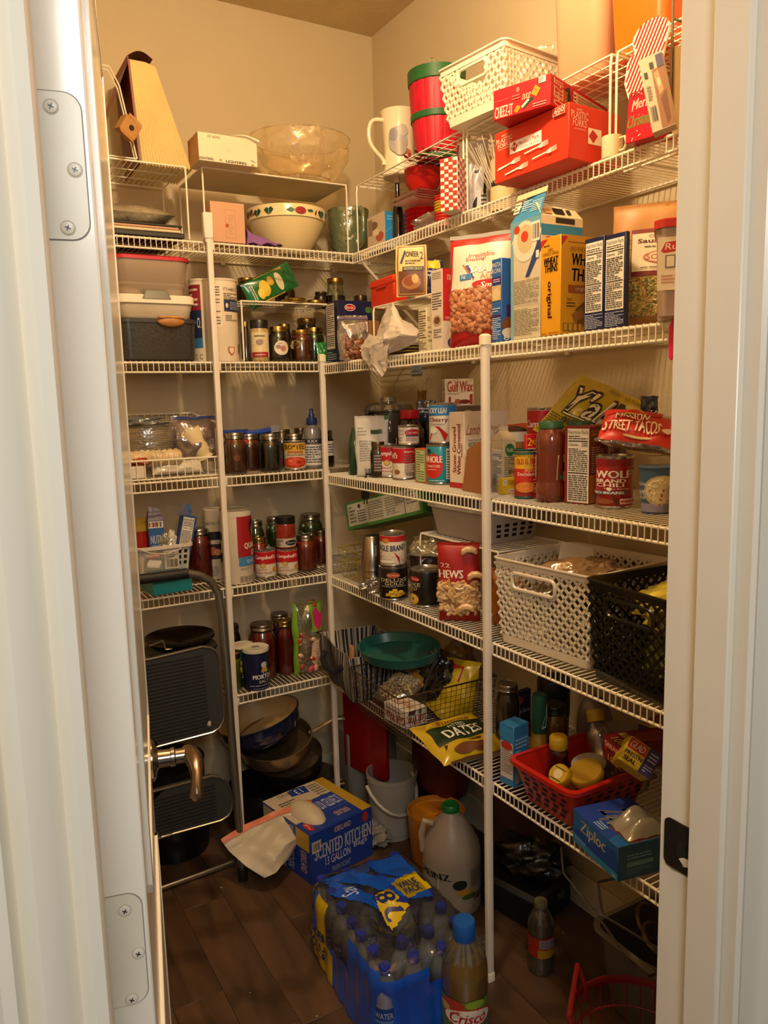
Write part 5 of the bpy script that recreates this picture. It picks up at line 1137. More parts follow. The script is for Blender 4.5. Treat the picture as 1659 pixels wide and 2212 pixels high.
# pink scraper hanging from the lip
q=sx(1450,-.404,z)
R=root('pink_spatula','hot pink silicone spatula hooked on the front lip of the second right shelf','spatula',(0,0,0))
t0=PX(1452,697,-.405);b0=PX(1447,778,-.405)
b=MB();L=t0.z-b0.z
b.prism([(.006*math.sin(2*PI*i/20)*(1.2 if abs(math.cos(2*PI*i/20))>.6 else .8),(L/2)*math.cos(2*PI*i/20)) for i in range(20)][::-1],-.002,.002,M('#d81e58',.4),T=Matrix.Translation((-.4035,(t0.y+b0.y)/2,(t0.z+b0.z)/2))@Matrix.Rotation(PI/2,4,'Z')@Matrix.Rotation(PI/2,4,'X'))
b.tube([(-.4035,t0.y,t0.z-.012),(-.402,t0.y,z+.006),(-.395,t0.y,z+.006)],.0022,M('#d81e58',.4),n=6);b.build('spatula_head',R)
# ================================================================ third shelf, back wall
z=ZL[3]
# wire basket, low at the front and high at the back
pl=sy(262,-.292,z); pr_=sy(482,-.292,z); L=pr_.x-pl.x; hf=hgt(sy(380,-.292,z),992)
R=root('wire_basket','white wire basket of paper goods at the left of the third back shelf','basket',(pl.x,-.292,z))
b=MB();D=.27;hb=hgt(sy(380,-.02,z),893)
b.tube([(0,0,hf),(L,0,hf),(L,.012,hf+.03),(L,.03,hb-.03),(L-.01,D,hb),(.01,D,hb),(0,.03,hb-.03),(0,.01,hf+.03)],.003,WW,n=6,closed=True);b.tube([(0,0,.004),(L,0,.004),(L,D,.004),(0,D,.004)],.0022,WW,n=6,closed=True);b.build('rim',R)
b=MB()
for i in range(1,13): x=L*i/13; b.tube([(x,.0,hf),(x,0,.004),(x,D,.004),(x,D,hb)],.0015,WW,n=4,cap=False)
for i in range(1,5): y=D*i/5; b.tube([(0,y,hb*.75),(0,y,.004),(L,y,.004),(L,y,hb*.75)],.0015,WW,n=4,cap=False)
for zz in (.3,.6,.85): b.tube([(0,D,hb*zz),(L,D,hb*zz)],.0015,WW,n=4)
b.build('basket_wires',R,kind='stuff')
x0=pl.x
FP=M('#d2c6b0',.5)
R=root('foam_plates','stack of white foam plates in clear film in the left wire basket','plates',(sy(322,-.15,z).x,-.15,z+.075))
b=MB()
for k in range(12): b.lathe([(0,k*.0052+.001),(.06,k*.0052),(.088,k*.0052+.010),(.09,k*.0052+.010),(.088,k*.0052+.012)],FP,n=28,cap=False)
b.build('plate_stack',R);b=MB();b.lathe([(.093,.0),(.094,.05),(.092,.078),(.05,.086),(0,.084)],CLEAR('#f2ead8',.4,.08,.2,.8,30),n=24,cap=False);b.build('film',R)
crumple('pale blue crumpled film wrapper on top of the foam plates','film_wrapper','wrapper',(x0+.06,-.14,z+.172),.09,.05,.012,CLEAR('#c9d4d6',.4,.35,.2,.7,50),seed=31,amp=.5)
b=MB();rr=random.Random(1)
b.sheet(lambda a,t:(x0+.02+.165*t,-.235+.026*math.cos(2*PI*a)*(1+.08*math.sin(60*t)+.05*math.sin(3*a*6+40*t)),z+.062+.026*math.sin(2*PI*a)*(1+.08*math.sin(60*t))),16,44,M('#c9b48a',.3,coat=.6,noise=.2,ns=60),closed=True);b.ball((x0+.187,-.235,z+.062),.012,.024,.024,M('#c9b48a',.3,coat=.6));tag(b.build('cup_sleeve'),'long wrinkled film sleeve of paper cups lying in the left wire basket','cups')
b=MB();b.box(x0+.01,-.20,z+.09,x0+.17,-.06,z+.0995,M('#141414',.6));tag(b.build('black_tray'),'thin black tray between the foam plates and cup sleeve','tray')
# bag of ice cream cones / cups
R=root('zip_bag','zip bag with a blue seal holding cream foam cups in the left wire basket','bag',(sy(428,-.20,z).x,-.20,z+.04))
b=MB();T_=Matrix.Translation((.0,-.02,.055))@Matrix.Rotation(math.radians(-28),4,'Y')@Matrix.Rotation(PI,4,'X')
b.lathe([(0,-.055),(.030,-.055),(.033,-.05),(.027,.03),(.026,.034),(.030,.045),(0,.045)],M('#dcc89a',.5),n=24,T=T_);b.build('foam_cup',R)
b=MB()
F=pouchfn(.145,.145,.09,41,.006,.42);b.sheet(F,20,20,CLEAR('#c8b8b8',.4,.16,.15,.8,26));b.sheet(pouchfn(.145,.145,.05,44,.006,.42,side=1),20,20,CLEAR('#c8b8b8',.3,.15,.15,.6,26),flip=True);S=sheetfn(F,off=.001);ink(b,S,[('r',.02,.93,.98,.99,'#2e3c78')]);b.build('film',R)
b=MB();b.box(x0+.005,-.285,z+.006,x0+.075,-.2,z+.045,M('#d8ccc0',.5),bev=.004);tag(b.build('napkin_pack'),'white napkin pack at the lower left of the wire basket','napkins')
crumple('crumpled clear bag with an orange red print under the napkin pack','snack_bag','bag',(x0+.05,-.25,z+.055),.05,.03,.012,M('#a8401f',.3,coat=.5),seed=33,amp=.3)
pouch('paper_pack','flat white paper-wrapped pack lying in the front of the left wire basket','pack',(x0+.18,-.245,z+.012),0,.155,.045,.03,'#cfc6b4',seed=35,amp=.003,rx=-.5)
# jars and cans
z3=z
jarY('amber preserves jar with a silver lid, first jar right of the wire basket',510,51,934,z3,-.262,'#5c260c',items=[('e',.55,.5,.1,.12,'#6a3416')])
o=carton('jello_box','slim apricot gelatin box behind the first amber preserves jar','box',tuple(sy(531,-.20,z)),z,951,A=.03,Cc=.032,yaw=.1,col='#b83a1c',faces={'R':[('t','APRICOT',.0,.62,.95,.74,'#e8d0b0'),('r',0,.58,1,.62,'#e8d0c0'),('e',.5,.25,.4,.13,'#e0862c')]})
jarY('black jelly jar with a silver lid, left of the tomato can on the third shelf',586,50,936,z3,-.262,'#0e0c0e')
c,r,h=place(638,None,47,z,951,y=-.258)
can('small tomato and chili can with a yellow band between the jars and the pump bottle',c,r,h,'#d8c8a4',[('r',0,.72,1,1,'#c99a1c'),('t','RO*TEL',.16,.76,.86,.95,'#1c1614',0,0,.02),('r',.25,.60,.8,.70,'#c77f1c'),('t','Original',.3,.61,.75,.69,'#5c2010'),('l',.22,.5,.82,.57,'#4a3420',2),('e',.5,.24,.42,.22,'#b8301c'),('e',.5,.26,.36,.16,'#cc4a2c'),('e',.35,.3,.08,.05,'#e07a50'),('e',.62,.24,.08,.05,'#a02414'),('l',.2,.02,.8,.06,'#7a4a2a',1)])
for (u,w_,vt,y,l,c_) in ((541,48,936,-.17,'second amber jar hidden behind the first, lid just showing','#5a2a14'),(569,42,930,-.10,'jar with a silver lid behind the black jelly jar, left one','#3a3018'),(611,44,927,-.14,'jar with a brass lid behind the gap of the black jar and tomato can','#2a1a12'),(637,48,936,-.19,'jar standing right behind the yellow band tomato can','#1c1410'),(652,32,924,-.08,'dark jar with a tarnished lid at the back left of the pump bottle','#241a14')):
    jarY(l,u,w_,vt,z3,y,c_,lidm=LIDD if y>-.15 else LIDS)
for k,(xa,za,col,l) in enumerate(((483,935,'#26409a','blue plastic box across the jar lids near the left pole'),(520,926,'#2a48ac','long blue plastic stick lying on the jar lids'))):
    q=sy(xa,-.17,z+.112);b=MB();b.box(0,-.012,0,.11 if k else .10,.03,.014 if k else .022,M(col,.35),bev=.003,T=Matrix.Translation((q.x+.02*k,-.165+.04*(1-k),z+.112+.002*k))@Matrix.Rotation(-.1*k,4,'Y'))
    if k: b.box(.085,-.014,-.002,.115,.032,.020,CLEAR('#c8ccd8',.4,.4,.2),T=Matrix.Translation((q.x+.02*k,-.165,z+.114))@Matrix.Rotation(-.1*k,4,'Y'))
    tag(b.build('plastic_case'),l,'case')
c,r,h=place(677,None,41,z,882,y=-.255)
bottle('clear pump bottle with a navy nozzle near the corner pole',c,[(r*.9,0),(r,.004),(r,h*.55),(r*.9,h*.66),(r*.5,h*.71),(r*.45,h*.74)],CLEAR('#cfcfd4',.3,.2,.1),parts=[('pump',[(r*.55,h*.73),(r*.58,h*.75),(r*.55,h*.84),(r*.33,h*.85),(r*.30,h*.90),(r*.22,h*.92),(r*.22,h*.99),(0,h)],M('#1d2a63',.35)),('label',[(r*1.01,h*.06),(r*1.01,h*.40)],M('#c9c4be',.4),[('l',.1,.1,.9,.95,'#4a4a5a',7)],h*.06,h*.34,r*1.015),('neck_label',[(r*1.01,h*.42),(r*1.01,h*.5)],M('#26263a',.4),[('t','XXX',.3,.2,.7,.8,'#cfcfd8')],h*.42,h*.08,r*1.015)])
jarY('dark jar with a white label close beside the pump bottle at the corner pole',704,38,929,z3,-.235,'#1c1614',items=[('r',0,.35,1,1,'#c4beb8'),('l',.1,.45,.9,.9,'#3a3a44',4),('t','A',.5,.4,.62,.6,'#1c1c22')])
# ================================================================ third shelf, right wall
z=ZR[3]
def canp(label,u,w,vb,vt,z,col,items,x=None,**k):
    c,r,h=place(u,vb,w,z,vt,x=x); return can(label,c,r,h,col,items,**k),h,c,r
# food processor / blender
c=sx(782,-.20,z); DG=CLEAR('#8d8478',.35,.28,.08)
c=Vector((-.215,-.425,z))
R=root('food_processor','food processor with a smoky clear bowl in the corner of the third shelf','appliance',c)
b=MB();hb=hgt(c,965);b.loft([(0,.075,.075,.03),(.012,.082,.082,.03),(hb,.068,.068,.025),(hb+.004,.06,.06,.02)],M('#a9a29a',.28,metal=.75),n=6);b.build('steel_base',R)
h1=hgt(c,887);h2=hgt(c,868);h3=hgt(c,858)
b=MB();b.lathe([(.058,hb+.006),(.066,hb+.02),(.076,h1-.004),(.082,h1),(.083,h1+.004),(.074,h2-.01),(.045,h2),(.028,h2+.001),(.026,h3),(0,h3+.002)],DG,n=36,cap=False);b.lathe([(.0835,h1-.003),(.0845,h1),(.0835,h1+.003)],M('#3a342c',.2,coat=.6),n=36,cap=False);b.build('bowl',R)
b=MB();d=Vector((-.93,-.36,0)).normalized();b.tube([d*.078+Vector((0,0,h1-.006)),d*.108+Vector((0,0,h1-.004)),d*.120+Vector((0,0,h1-.02)),d*.116+Vector((0,0,(hb+h1)/2)),d*.098+Vector((0,0,hb+.03)),d*.065+Vector((0,0,hb+.012))],[.006,.007,.0075,.0075,.007,.006],M('#1d1916',.3,coat=.4),n=8);b.build('bowl_handle',R)
b=MB();pts=[(-.06,-.06,.02),(-.10,-.09,.012),(-.125,-.11,.006),(-.152,-.115,.012),(-.158,-.116,-.015)];b.tube(pts,.003,M('#161412',.5),n=6);q=Vector((-.158,-.116,-.015));b.box(-.011,-.008,-.05,.011,.008,0,M('#161412',.5),bev=.003,T=Matrix.Translation(q))
for s in (-.005,.005): b.box(s-.0008,-.003,-.066,s+.0008,.003,-.05,M('#8a8680',.3,metal=1),T=Matrix.Translation(q))
b.build('power_cord',R)
c,r,h=place(829,None,31,z,826,x=-.14)
bottle('tall dark bottle with a gold foil neck behind the food processor',(-.115,-.47,z),[(0,0),(.034,0),(.036,.006),(.036,.13),(.03,.155),(.014,.185),(.0135,.2)],M('#150c10',.12,coat=.8),parts=[('foil_neck',[(.0150,.185),(.0150,.215),(.0142,.252),(.0155,.254),(.0155,.262),(0,.262)],M('#a8803a',.35,metal=.7))])
# green bottle, silver sachet
c,r,h=place(768,1026,27,z,925)
bottle('dark green ribbed bottle in front of the food processor base',c,[(0,0),(r,0),(r*1.05,.004),(r*1.05,h*.55),(r*.8,h*.8),(r*.45,h*.95),(r*.4,h)],M('#123c22',.15,coat=.8))
pb_=P(812,1028,z)+Vector((-.02,-.012,0));hb=hgt(pb_,898)
pouch('foil_sachet','silver white pouch of mix leaning forward next to the green bottle','bag',tuple(pb_),math.radians(-42),.10,hb,.022,'#bdbab4',[('r',.06,.02,.97,.96,'#c9c6c0'),('r',.5,.7,.84,.77,'#1d4a2c'),('r',.88,.93,1,1,'#1c6a38'),('l',.12,.66,.4,.82,'#8a8a88',3),('l',.15,.25,.75,.6,'#8e8c8a',9),('b',.3,.06,.62,.14,'#2a3a34')],seed=51,amp=.004,rx=-.06,taper=-.08)
pouch('dark_pouch','small dark blue pouch behind the cherry filling can','packet',tuple(sx(921,-.16,z+.16)),math.radians(-40),.06,.07,.02,'#232c3a',[('l',.1,.4,.9,.7,'#8a98a8',2)],seed=52)
# soup cans
def soup(lx=.5,name2='Beef Consomme',): return [('r',0,.5,1,1,'#b3151f'),('t',"Campbell's",.08,.66,.86,.86,'#efe6da',0,.25,.015),('e',.42,.45,.10,.10,'#a8883c'),('e',.42,.45,.07,.07,'#c9a95a'),('t',name2.split()[0],.22,.24,.55,.33,'#a3231c'),('t',' '.join(name2.split()[1:]) or 'Soup',.15,.12,.7,.22,'#a3231c'),('e',.84,.28,.12,.12,'#c98a3a'),('l',.2,.02,.8,.06,'#8a7a70',1)]
_,hs,c1,_=canp("red and white soup can, left one of the pair by the silver pouch",842,50,1032,958,z,'#e6dccb',soup(name2='Beef Consomme'),group='soup cans on the third right shelf')
_,hs2,c2,_=canp("red and white soup can with its nutrition side showing, right one of the pair",873,50,1037,961,z,'#e6dccb',soup(name2='Beef Consomme')[:1]+[('t',"bell's",.0,.66,.30,.86,'#efe6da',0,.25,.015),('e',.22,.36,.10,.12,'#cfc0a0'),('e',.28,.20,.10,.08,'#8c5a38'),('t','Nutrition Facts',.52,.84,.85,.93,'#f0e0d8'),('l',.52,.1,.88,.8,'#8a6a60',10),('b',.56,.05,.85,.18,'#2a2422')],group=None)
c,r,h=place(818,1020,34,z,953,x=-.33);jar('small black jar tucked behind the left soup can',c,r,h,'#17120f',lidm=LIDD,items=[('r',.3,.1,.9,.9,'#4a403a'),('l',.3,.1,.9,.9,'#9a8f88',6)])
c=Vector(sx(888,-.235,z));h=hgt(c,885);h2=hgt(c,903)
bottle('squat dark molasses jar with a red screw cap and a swirl label',c,[(0,0),(.040,0),(.043,.006),(.043,h*.55),(.040,h*.7),(.026,h*.85),(.024,h2)],M('#1e0b08',.12,coat=.8),cat='jar',name='molasses_jar',parts=[('cap',[(.029,h2-.002),(.030,h2),(.030,h-.002),(.028,h),(0,h)],M('#b3121a',.35)),('label',[(.0436,h*.2),(.0436,h*.58)],M('#1e0f0c',.4),[('p',[(0,0),(.5,0),(.5,.9),(0,1)],'#d8ccc0')]+[('e',.28,.42,.17-.04*i,.36-.085*i,['#9c2228','#d8ccc0'][i%2]) for i in range(4)],h*.2,h*.38,.0442)])
zc_=z+max(hs,hs2)+.001
c,r,h=place(898,None,46,zc_,918,x=c2.x+.01);can('small evaporated milk can with a red oval standing on the soup cans',Vector((c2.x+.012,c2.y-.012,zc_)),r,h,'#e4dacf',[('e',.66,.68,.30,.22,'#b8202a'),('t','Carnation',.42,.62,.9,.76,'#ecdcd4',0,.1),('r',.4,.44,.9,.52,'#24386c'),('l',.06,.5,.34,.9,'#9a8a80',5),('l',.4,.14,.8,.4,'#b0726a',4),('l',.08,.14,.3,.4,'#4a4a54',3)])
o=carton('bouillon_box','slim green and orange carton standing in front of the tomato can','box',(897,1041),z,968,A=(890,1038),Cc=(922,1045),prim='R',col='#cc5a1c',faces={'R':[('r',.08,.03,.92,.97,'#8fae5a'),('r',.16,.06,.84,.94,'#c4cf9c'),('l',.2,.08,.8,.92,'#5a6a3a',12)],'L':[('l',.2,.1,.8,.9,'#e0a070',5)]})
_,ht,ct,_=canp('large teal whole tomatoes can with a big red tomato on it',951,59,1047,957,z,'#1e8a9a',[('e',.30,.46,.28,.36,'#c2281f'),('p',[(.22,.8),(.30,.88),(.36,.8),(.3,.76)],'#2c6a34'),('t','WHOLE',.0,.56,.56,.74,'#efe6da',0,0,.015),('t','TOMATOES',.08,.42,.5,.49,'#efe6da'),('l',.12,.34,.4,.38,'#e8c0b4',1),('e',.2,.88,.06,.07,'#12303c'),('r',.66,.08,1,.95,'#dcd6cc'),('l',.68,.1,.98,.9,'#2c2c34',11),('l',.2,.03,.6,.07,'#cfe0e4',1)])
zc2=z+ht+.001;c,r,h=place(951,None,61,zc2,872,x=ct.x+.015)
can('tall cherry pie filling can with a blue top band stacked on the tomato can',Vector((ct.x+.012,ct.y+.0,zc2)),r*.98,hgt(Vector((ct.x+.01,ct.y,zc2)),870),'#d9d2c4',[('r',0,.72,1,1,'#2a78b8'),('t','LUCKY LEAF',.0,.78,.62,.93,'#e9e4d6',0,0,.012),('p',[(.1,.70),(.2,.80),(.28,.72)],'#2c7a3c'),('t','Cherry',.10,.52,.62,.66,'#8c1c24',0,0,.012),('l',.14,.46,.56,.50,'#8a7a70',1),('p',[(.1,.06),(.55,.02),(.62,.2),(.4,.42),(.22,.42)],'#b8241c'),('e',.24,.32,.12,.1,'#ece4d8'),('r',.72,.1,.98,.78,'#d2ccbe'),('l',.74,.3,.96,.8,'#3c3c44',8),('r',.72,.0,1,.25,'#a32028')])
# support carton and wax boxes behind
sc_o=carton('brown_carton','brown carton behind the cherry can supporting the paraffin wax box','box',tuple(sx(960,-.17,z)),z,878,A=.01,Cc=.13,yaw=-.5,col='#4a3424')
zw=z+sc_o['dims'][2]+.001
carton('wax_box','white paraffin wax carton with red outlined lettering stacked high behind the cherry can','box',tuple(sx(962,-.165,zw)),zw,819,A=.035,Cc=.088,yaw=-.35,col='#d6cfc8',faces={'R':[('t','Gulf Wax',.08,.52,.97,.92,'#8c2418',0,0,.03),('t','Gulf Wax',.09,.53,.96,.91,'#b8402a',0,0,.0),('l',.1,.42,.95,.48,'#8a7a78',1),('r',.12,.05,.2,.34,'#8c2418'),('p',[(.3,.05),(.55,.05),(.5,.25),(.35,.25)],'#a05a4a'),('e',.68,.15,.2,.08,'#6a2420'),('r',.86,.05,.96,.42,'#9c2a2a')],'L':[('t','Gulf Wax',.3,.06,.8,.94,'#a8341f',-90,0,.02)]})
# stone ground cornmeal carton
o=carton('cornmeal_carton','white cornmeal carton with red lettering leaning beside the right pole','box',(1004,1056),z,890,A=(972,1050),Cc=(1098,1050),yaw=.02,col='#e2d2bb',faces={'L':[('r',0,0,1,.07,'#b8202a'),('t','Stone Ground',.22,.20,.46,.80,'#a8262a',90,0,.012),('t','White Cornmeal',.52,.18,.76,.84,'#a8262a',90,0,.012),('l',.8,.3,.88,.7,'#9a8a80',1)],'R':[('t',"Lamb's",.06,.70,.44,.84,'#a8403a',0,.3),('t','Stone Ground',.6,.76,.98,.82,'#a8262a'),('t','Cornmeal',.66,.70,.98,.76,'#a8262a'),('nf',.06,.05,.5,.66)]})
# brown wedge of cardboard in front
A_=P(1008,1057,z);B_=P(1050,1064,z)
R=root('cardboard_wedge','brown wedge-shaped cardboard piece in front of the cornmeal carton','cardboard',A_+Vector((-.012,-.012,0)),math.atan2(B_.y-A_.y,B_.x-A_.x))
L=(B_-A_).length*1.25;hh=hgt(A_,955);b=MB();b.prism([(0,0),(L,0),(L*1.02,hh*1.12),(L*.62,hh*1.02),(L*.22,hh*.86)],-.010,0,M('#9a6436',.6,noise=.08,bump=.2,bs=60),T=Matrix(((1,0,0,0),(0,0,1,0),(0,1,0,0),(0,0,0,1))));b.build('panel',R)
c=sx(1011,-.22,z+.178);b=MB();
for i in range(14):
    a=i*.61;b.lathe([(.0205,-.003),(.0222,0),(.0205,.003)],M('#c9b48a',.9,noise=.1),n=18,cap=False,T=Matrix.Translation(c+Vector((0,0,.0)))@Matrix.Rotation(a*1.3,4,'X')@Matrix.Rotation(a*2.1,4,'Y'))
b.ball(c,.0205,.0205,.0205,M('#b8a070',.9),n=16,k=10);tag(b.build('twine_ball'),'ball of cream twine resting above the cornmeal carton','twine')
pouch('noodle_bag','orange snack bag with dark window behind the right pole on the third shelf','bag',tuple(sx(1112,-.10,z+.10)),math.radians(-30),.17,.09,.05,'#b34a1c',[('r',.1,.05,.9,.5,'#4a2a18'),('l',.15,.7,.8,.85,'#e0b080',1)],seed=61,amp=.008,rx=-.9,taper=.2)
pouch('spice_bag','dark brown bag with fine print under the orange snack bag','bag',tuple(sx(1125,-.09,z)),math.radians(-30),.12,.098,.05,'#3c2418',[('l',.1,.5,.9,.8,'#8a6a50',4)],seed=62,amp=.006)
# pacific carton
o=carton('broth_carton','gable-top broth carton with a green oval logo beside the right pole','carton',(1087,1066),z,952,A=(1062,1061),Cc=(1115,1068),prim='L',col='#c4b896',faces={'L':[('nf',.05,.1,.95,.82)],'R':[('e',.52,.82,.36,.12,'#2c6a34'),('t','Pacific',.28,.78,.78,.86,'#d8e0c8',0,.2),('l',.1,.3,.9,.7,'#7a7058',10),('r',.1,.12,.9,.2,'#b07a2c'),('r',.4,.36,.62,.44,'#6a6050')],'T':[]})
w_,l_,h_=o['dims'];b=MB();b.add([(0,0,h_),(w_,0,h_),(w_,l_,h_),(0,l_,h_),(w_*.15,l_*.48,h_+.022),(w_*.85,l_*.48,h_+.022),(w_*.15,l_*.52,h_+.022),(w_*.85,l_*.52,h_+.022),(w_*.15,l_*.5,h_+.034),(w_*.85,l_*.5,h_+.034)],[(0,1,5,4),(3,0,4,6),(2,3,6,7),(1,2,7,5),(4,5,9,8),(7,6,8,9)],M('#b8a888',.4));b.build('gable_top',o)
c,r,h=place(1122,1010,48,z,932,x=-.22);bottle('tan jar with a wide white lid behind the chili sauce can',c,[(0,0),(r,0),(r,h*.86)],M('#a3662c',.35,coat=.4),cat='jar',name='spread_jar',parts=[('lid',[(r*1.02,h*.84),(r*1.03,h),(0,h)],M('#cfc6b4',.4))])
o=carton('cheese_box','small yellow cheese box in front of the broth carton','box',(1084,1066),z,1032,A=.02,Cc=(1112,1071),prim='R',yaw=-.12,col='#d8b62c',faces={'R':[('r',.08,.55,.3,.9,'#d8dce0'),('t','V',.12,.6,.26,.85,'#2c3c8c'),('e',.7,.2,.3,.16,'#e6dcc0'),('t','Velveeta',.42,.12,.97,.28,'#a8202a',0,.2),('l',.4,.6,.95,.9,'#b08a1c',2)]})
o.location=o.location+Vector((-.012,-.018,0))
canp('small enchilada sauce can with a green lid and yellow red label',1135,47,1078,967,z,'#d0a01f',[('r',0,0,1,.30,'#8c1f14'),('r',0,.30,1,.62,'#b8281c'),('p',[(.2,.72),(.5,.95),(.95,.9),(.95,.7),(.5,.66)],'#e0b02c'),('t','OLD EL PASO',.2,.72,.95,.85,'#a81f1c',0,0,.015),('t','RED',.5,.55,.8,.62,'#e8c03c'),('t','Enchilada',.25,.46,.85,.54,'#ece0c8'),('e',.5,.2,.35,.12,'#c9762c'),('r',0,.94,1,1,'#2c5a4a')],metal=M('#3a5a52',.4,metal=.4))
canp('extra tall red condensed soup can standing at the back behind the tea bag',1168,58,1040,880,z,'#e2d8c8',[('r',0,.66,1,1,'#b3151f'),('t',"Campbell's",.02,.76,1.0,.88,'#efe6da',0,.2,.015)],x=-.20)
o=carton('red_meal_carton','bright red meal carton squeezed between the sauce can and the sauce jar','box',(1137,1078),z,938,A=.012,Cc=(1166,1083),prim='R',yaw=-.25,col='#c01f1c',faces={'R':[('t','2',.08,.82,.4,.94,'#e8c03c'),('t','MEALS',.4,.84,.95,.91,'#e8c03c'),('l',.1,.7,.9,.8,'#e8b8a8',2),('l',.35,.36,.9,.66,'#d88878',6),('r',.12,.42,.18,.62,'#e8d8c8'),('l',.12,.08,.9,.32,'#d88878',5)]})
# sauce jars with green lids
JR_=CLEAR('#e0c8b8',.3,.05)
GL=M('#2c5a34',.4)
def sauce(label,u,w,vb,vt,x=None,col='#6a2c1c'):
    c,r,h=place(u,vb,w,z,vt,x=x);pr=[(0,0),(r*.92,0),(r,.006),(r,h*.16),(r*.94,h*.24),(r*.94,h*.6),(r,h*.68),(r,h*.78),(r*.85,h*.87),(r*.72,h*.91)]
    R=bottle(label,c,pr,M(col,.12,coat=1,noise=.2,ns=40),cat='jar',name='sauce_jar',parts=[('lid',[(r*.74,h*.905),(r*.8,h*.91),(r*.8,h*.99),(r*.76,h),(0,h)],GL),('label',[(r*.955,h*.26),(r*.955,h*.6)],M(col,.2),[('p',[(.62,.05),(.88,.02),(.88,.98),(.66,.95)],'#c9b88a'),('r',.80,.35,.88,.7,'#1c1a18'),('r',.70,.08,.80,.22,'#2c5a34'),('p',[(.0,.1),(.06,.1),(.08,.95),(0,.95)],'#b8a880')],h*.26,h*.34,r*.965)]);return R
R=sauce('tall glass jar of brown red pasta sauce with a green organic lid',1190,66,1086,908)
sauce('second pasta sauce jar with a green lid behind the maroon rice carton',1250,62,1060,908,x=-.22,col='#5c2418')
sauce('third pasta sauce jar with a green lid behind the tortilla bag',1325,64,1060,908,x=-.22,col='#5c2418')
o=carton('rice_carton','maroon and orange seasoned rice carton with a nutrition panel facing out','box',(1272,1091),z,921,A=(1218,1086),Cc=(1345,1075),prim='L',yaw=.18,col='#7d1f1a',faces={'L':[('nf',.14,.02,.98,.97)],'R':[('t','RICE RANGE TOP DIRECTIONS',.04,.92,.9,.95,'#d8a05a'),('r',.04,.88,.7,.905,'#c9661c'),('e',.25,.83,.14,.03,'#d8c8a0'),('e',.72,.83,.08,.04,'#8a8a94'),('l',.05,.4,.6,.74,'#c9a08a',12),('r',.0,.02,.6,.38,'#c9701c'),('e',.3,.1,.25,.06,'#9a8a7a')]})
# sweet tea pouch leaning on the jars
BLp=PX(1150,928,-.25);TLp=PX(1250,806,-.13);TRp=PX(1397,871,-.11);BRp=BLp+(TRp-TLp)
mf,w_,h_=quad_frame(BLp,BRp,TLp)
pouch('tea_pouch','big yellow sweet tea pouch with black script lettering leaning on the sauce jars','bag',(0,0,0),0,w_,h_,.03,'#b8a41c',[*[('t',"Y'all",.13+dx,.41+dy,.79+dx,.83+dy,'#15131c',0,.1,.02) for dx,dy in ((-.014,0),(.014,0),(0,-.03),(0,.03),(.012,-.025),(-.012,.025))],('t',"Y'all",.14,.42,.78,.82,'#e6dfc0',0,.1,.012),('r',.2,.37,.75,.41,'#15131c'),('r',.22,.38,.73,.4,'#e6dfc0'),('t','SWEET TEA',.28,.25,.80,.35,'#15131c',0,0,.01),('l',.06,.08,.5,.34,'#5a5430',7),('r',.70,.05,.98,.5,'#b8b49c'),('l',.72,.08,.96,.44,'#3a3a30',7),('t','PERFECT TEA AGAIN',.5,.90,.97,.95,'#4a4424'),('l',.05,.03,.6,.07,'#6a6234',1)],seed=71,amp=.004,matrix=mf)
pouch('navy_pouch','small black and navy pouch corner behind the tortilla bag','packet',tuple(PX(1402,915,-.16)),math.radians(-50),.035,.06,.02,'#181a2c',seed=72,amp=.003,rx=.2)
# chili can, noodle cup, tortillas
_,hw,cw,rw=canp('red chili can with bold white letters and no-beans band',1326,78,1100,980,z,'#a3141f',[('r',0,.86,1,1,'#8c101a'),('p',[(.02,.80),(.98,.76),(.98,.82),(.5,.87),(.02,.87)],'#1c1614'),('t','WOLF',.10,.60,.84,.76,'#eee4d6',0,0,.03),('t','BRAND',.10,.50,.72,.58,'#eee4d6',0,0,.02),('t','CHILI',.12,.41,.68,.49,'#eee4d6',0,0,.02),('t','Texas Recipe',.3,.345,.8,.385,'#eee4d6'),('r',0,.25,.72,.32,'#4a6a86'),('t','NO BEANS',.06,.26,.68,.31,'#eee4d6',0,0,.01),('p',[(0,0),(.55,0),(.7,.1),(.5,.2),(.2,.22),(0,.2)],'#6a2c1c'),('e',.3,.1,.2,.06,'#8c4a2c'),('p',[(.36,.4),(.44,.4),(.46,.36),(.42,.32),(.36,.35)],'#eee4d6'),('r',.60,.04,.95,.16,'#d8b0b0'),('l',.62,.06,.93,.14,'#b3141f',1)]+[('r',.985,.0,1,.9,'#d8ccc0')])
c,r,h=place(1418,1112,72,z,1003);R=root('noodle_cup','blue paper noodle soup cup at the right end of the third shelf','cup',c)
b=MB();b.lathe([(0,0),(r*.86,0),(r*.86,.004),(r*1.04,h-.004),(r*1.09,h-.003),(r*1.09,h),(r*.98,h),(0,h-.002)],M('#3c5674',.4),n=32,cap=False);ca=camang(c)
S=Surf(lambda a,b_:(r*(.866+.178*b_)*math.cos(math.radians(ca-80+160*a)),r*(.866+.178*b_)*math.sin(math.radians(ca-80+160*a)),.004+(h-.01)*b_),lambda a,b_:(math.cos(math.radians(ca-80+160*a)),math.sin(math.radians(ca-80+160*a)),0),nu=16,nv=2,off=.0006)
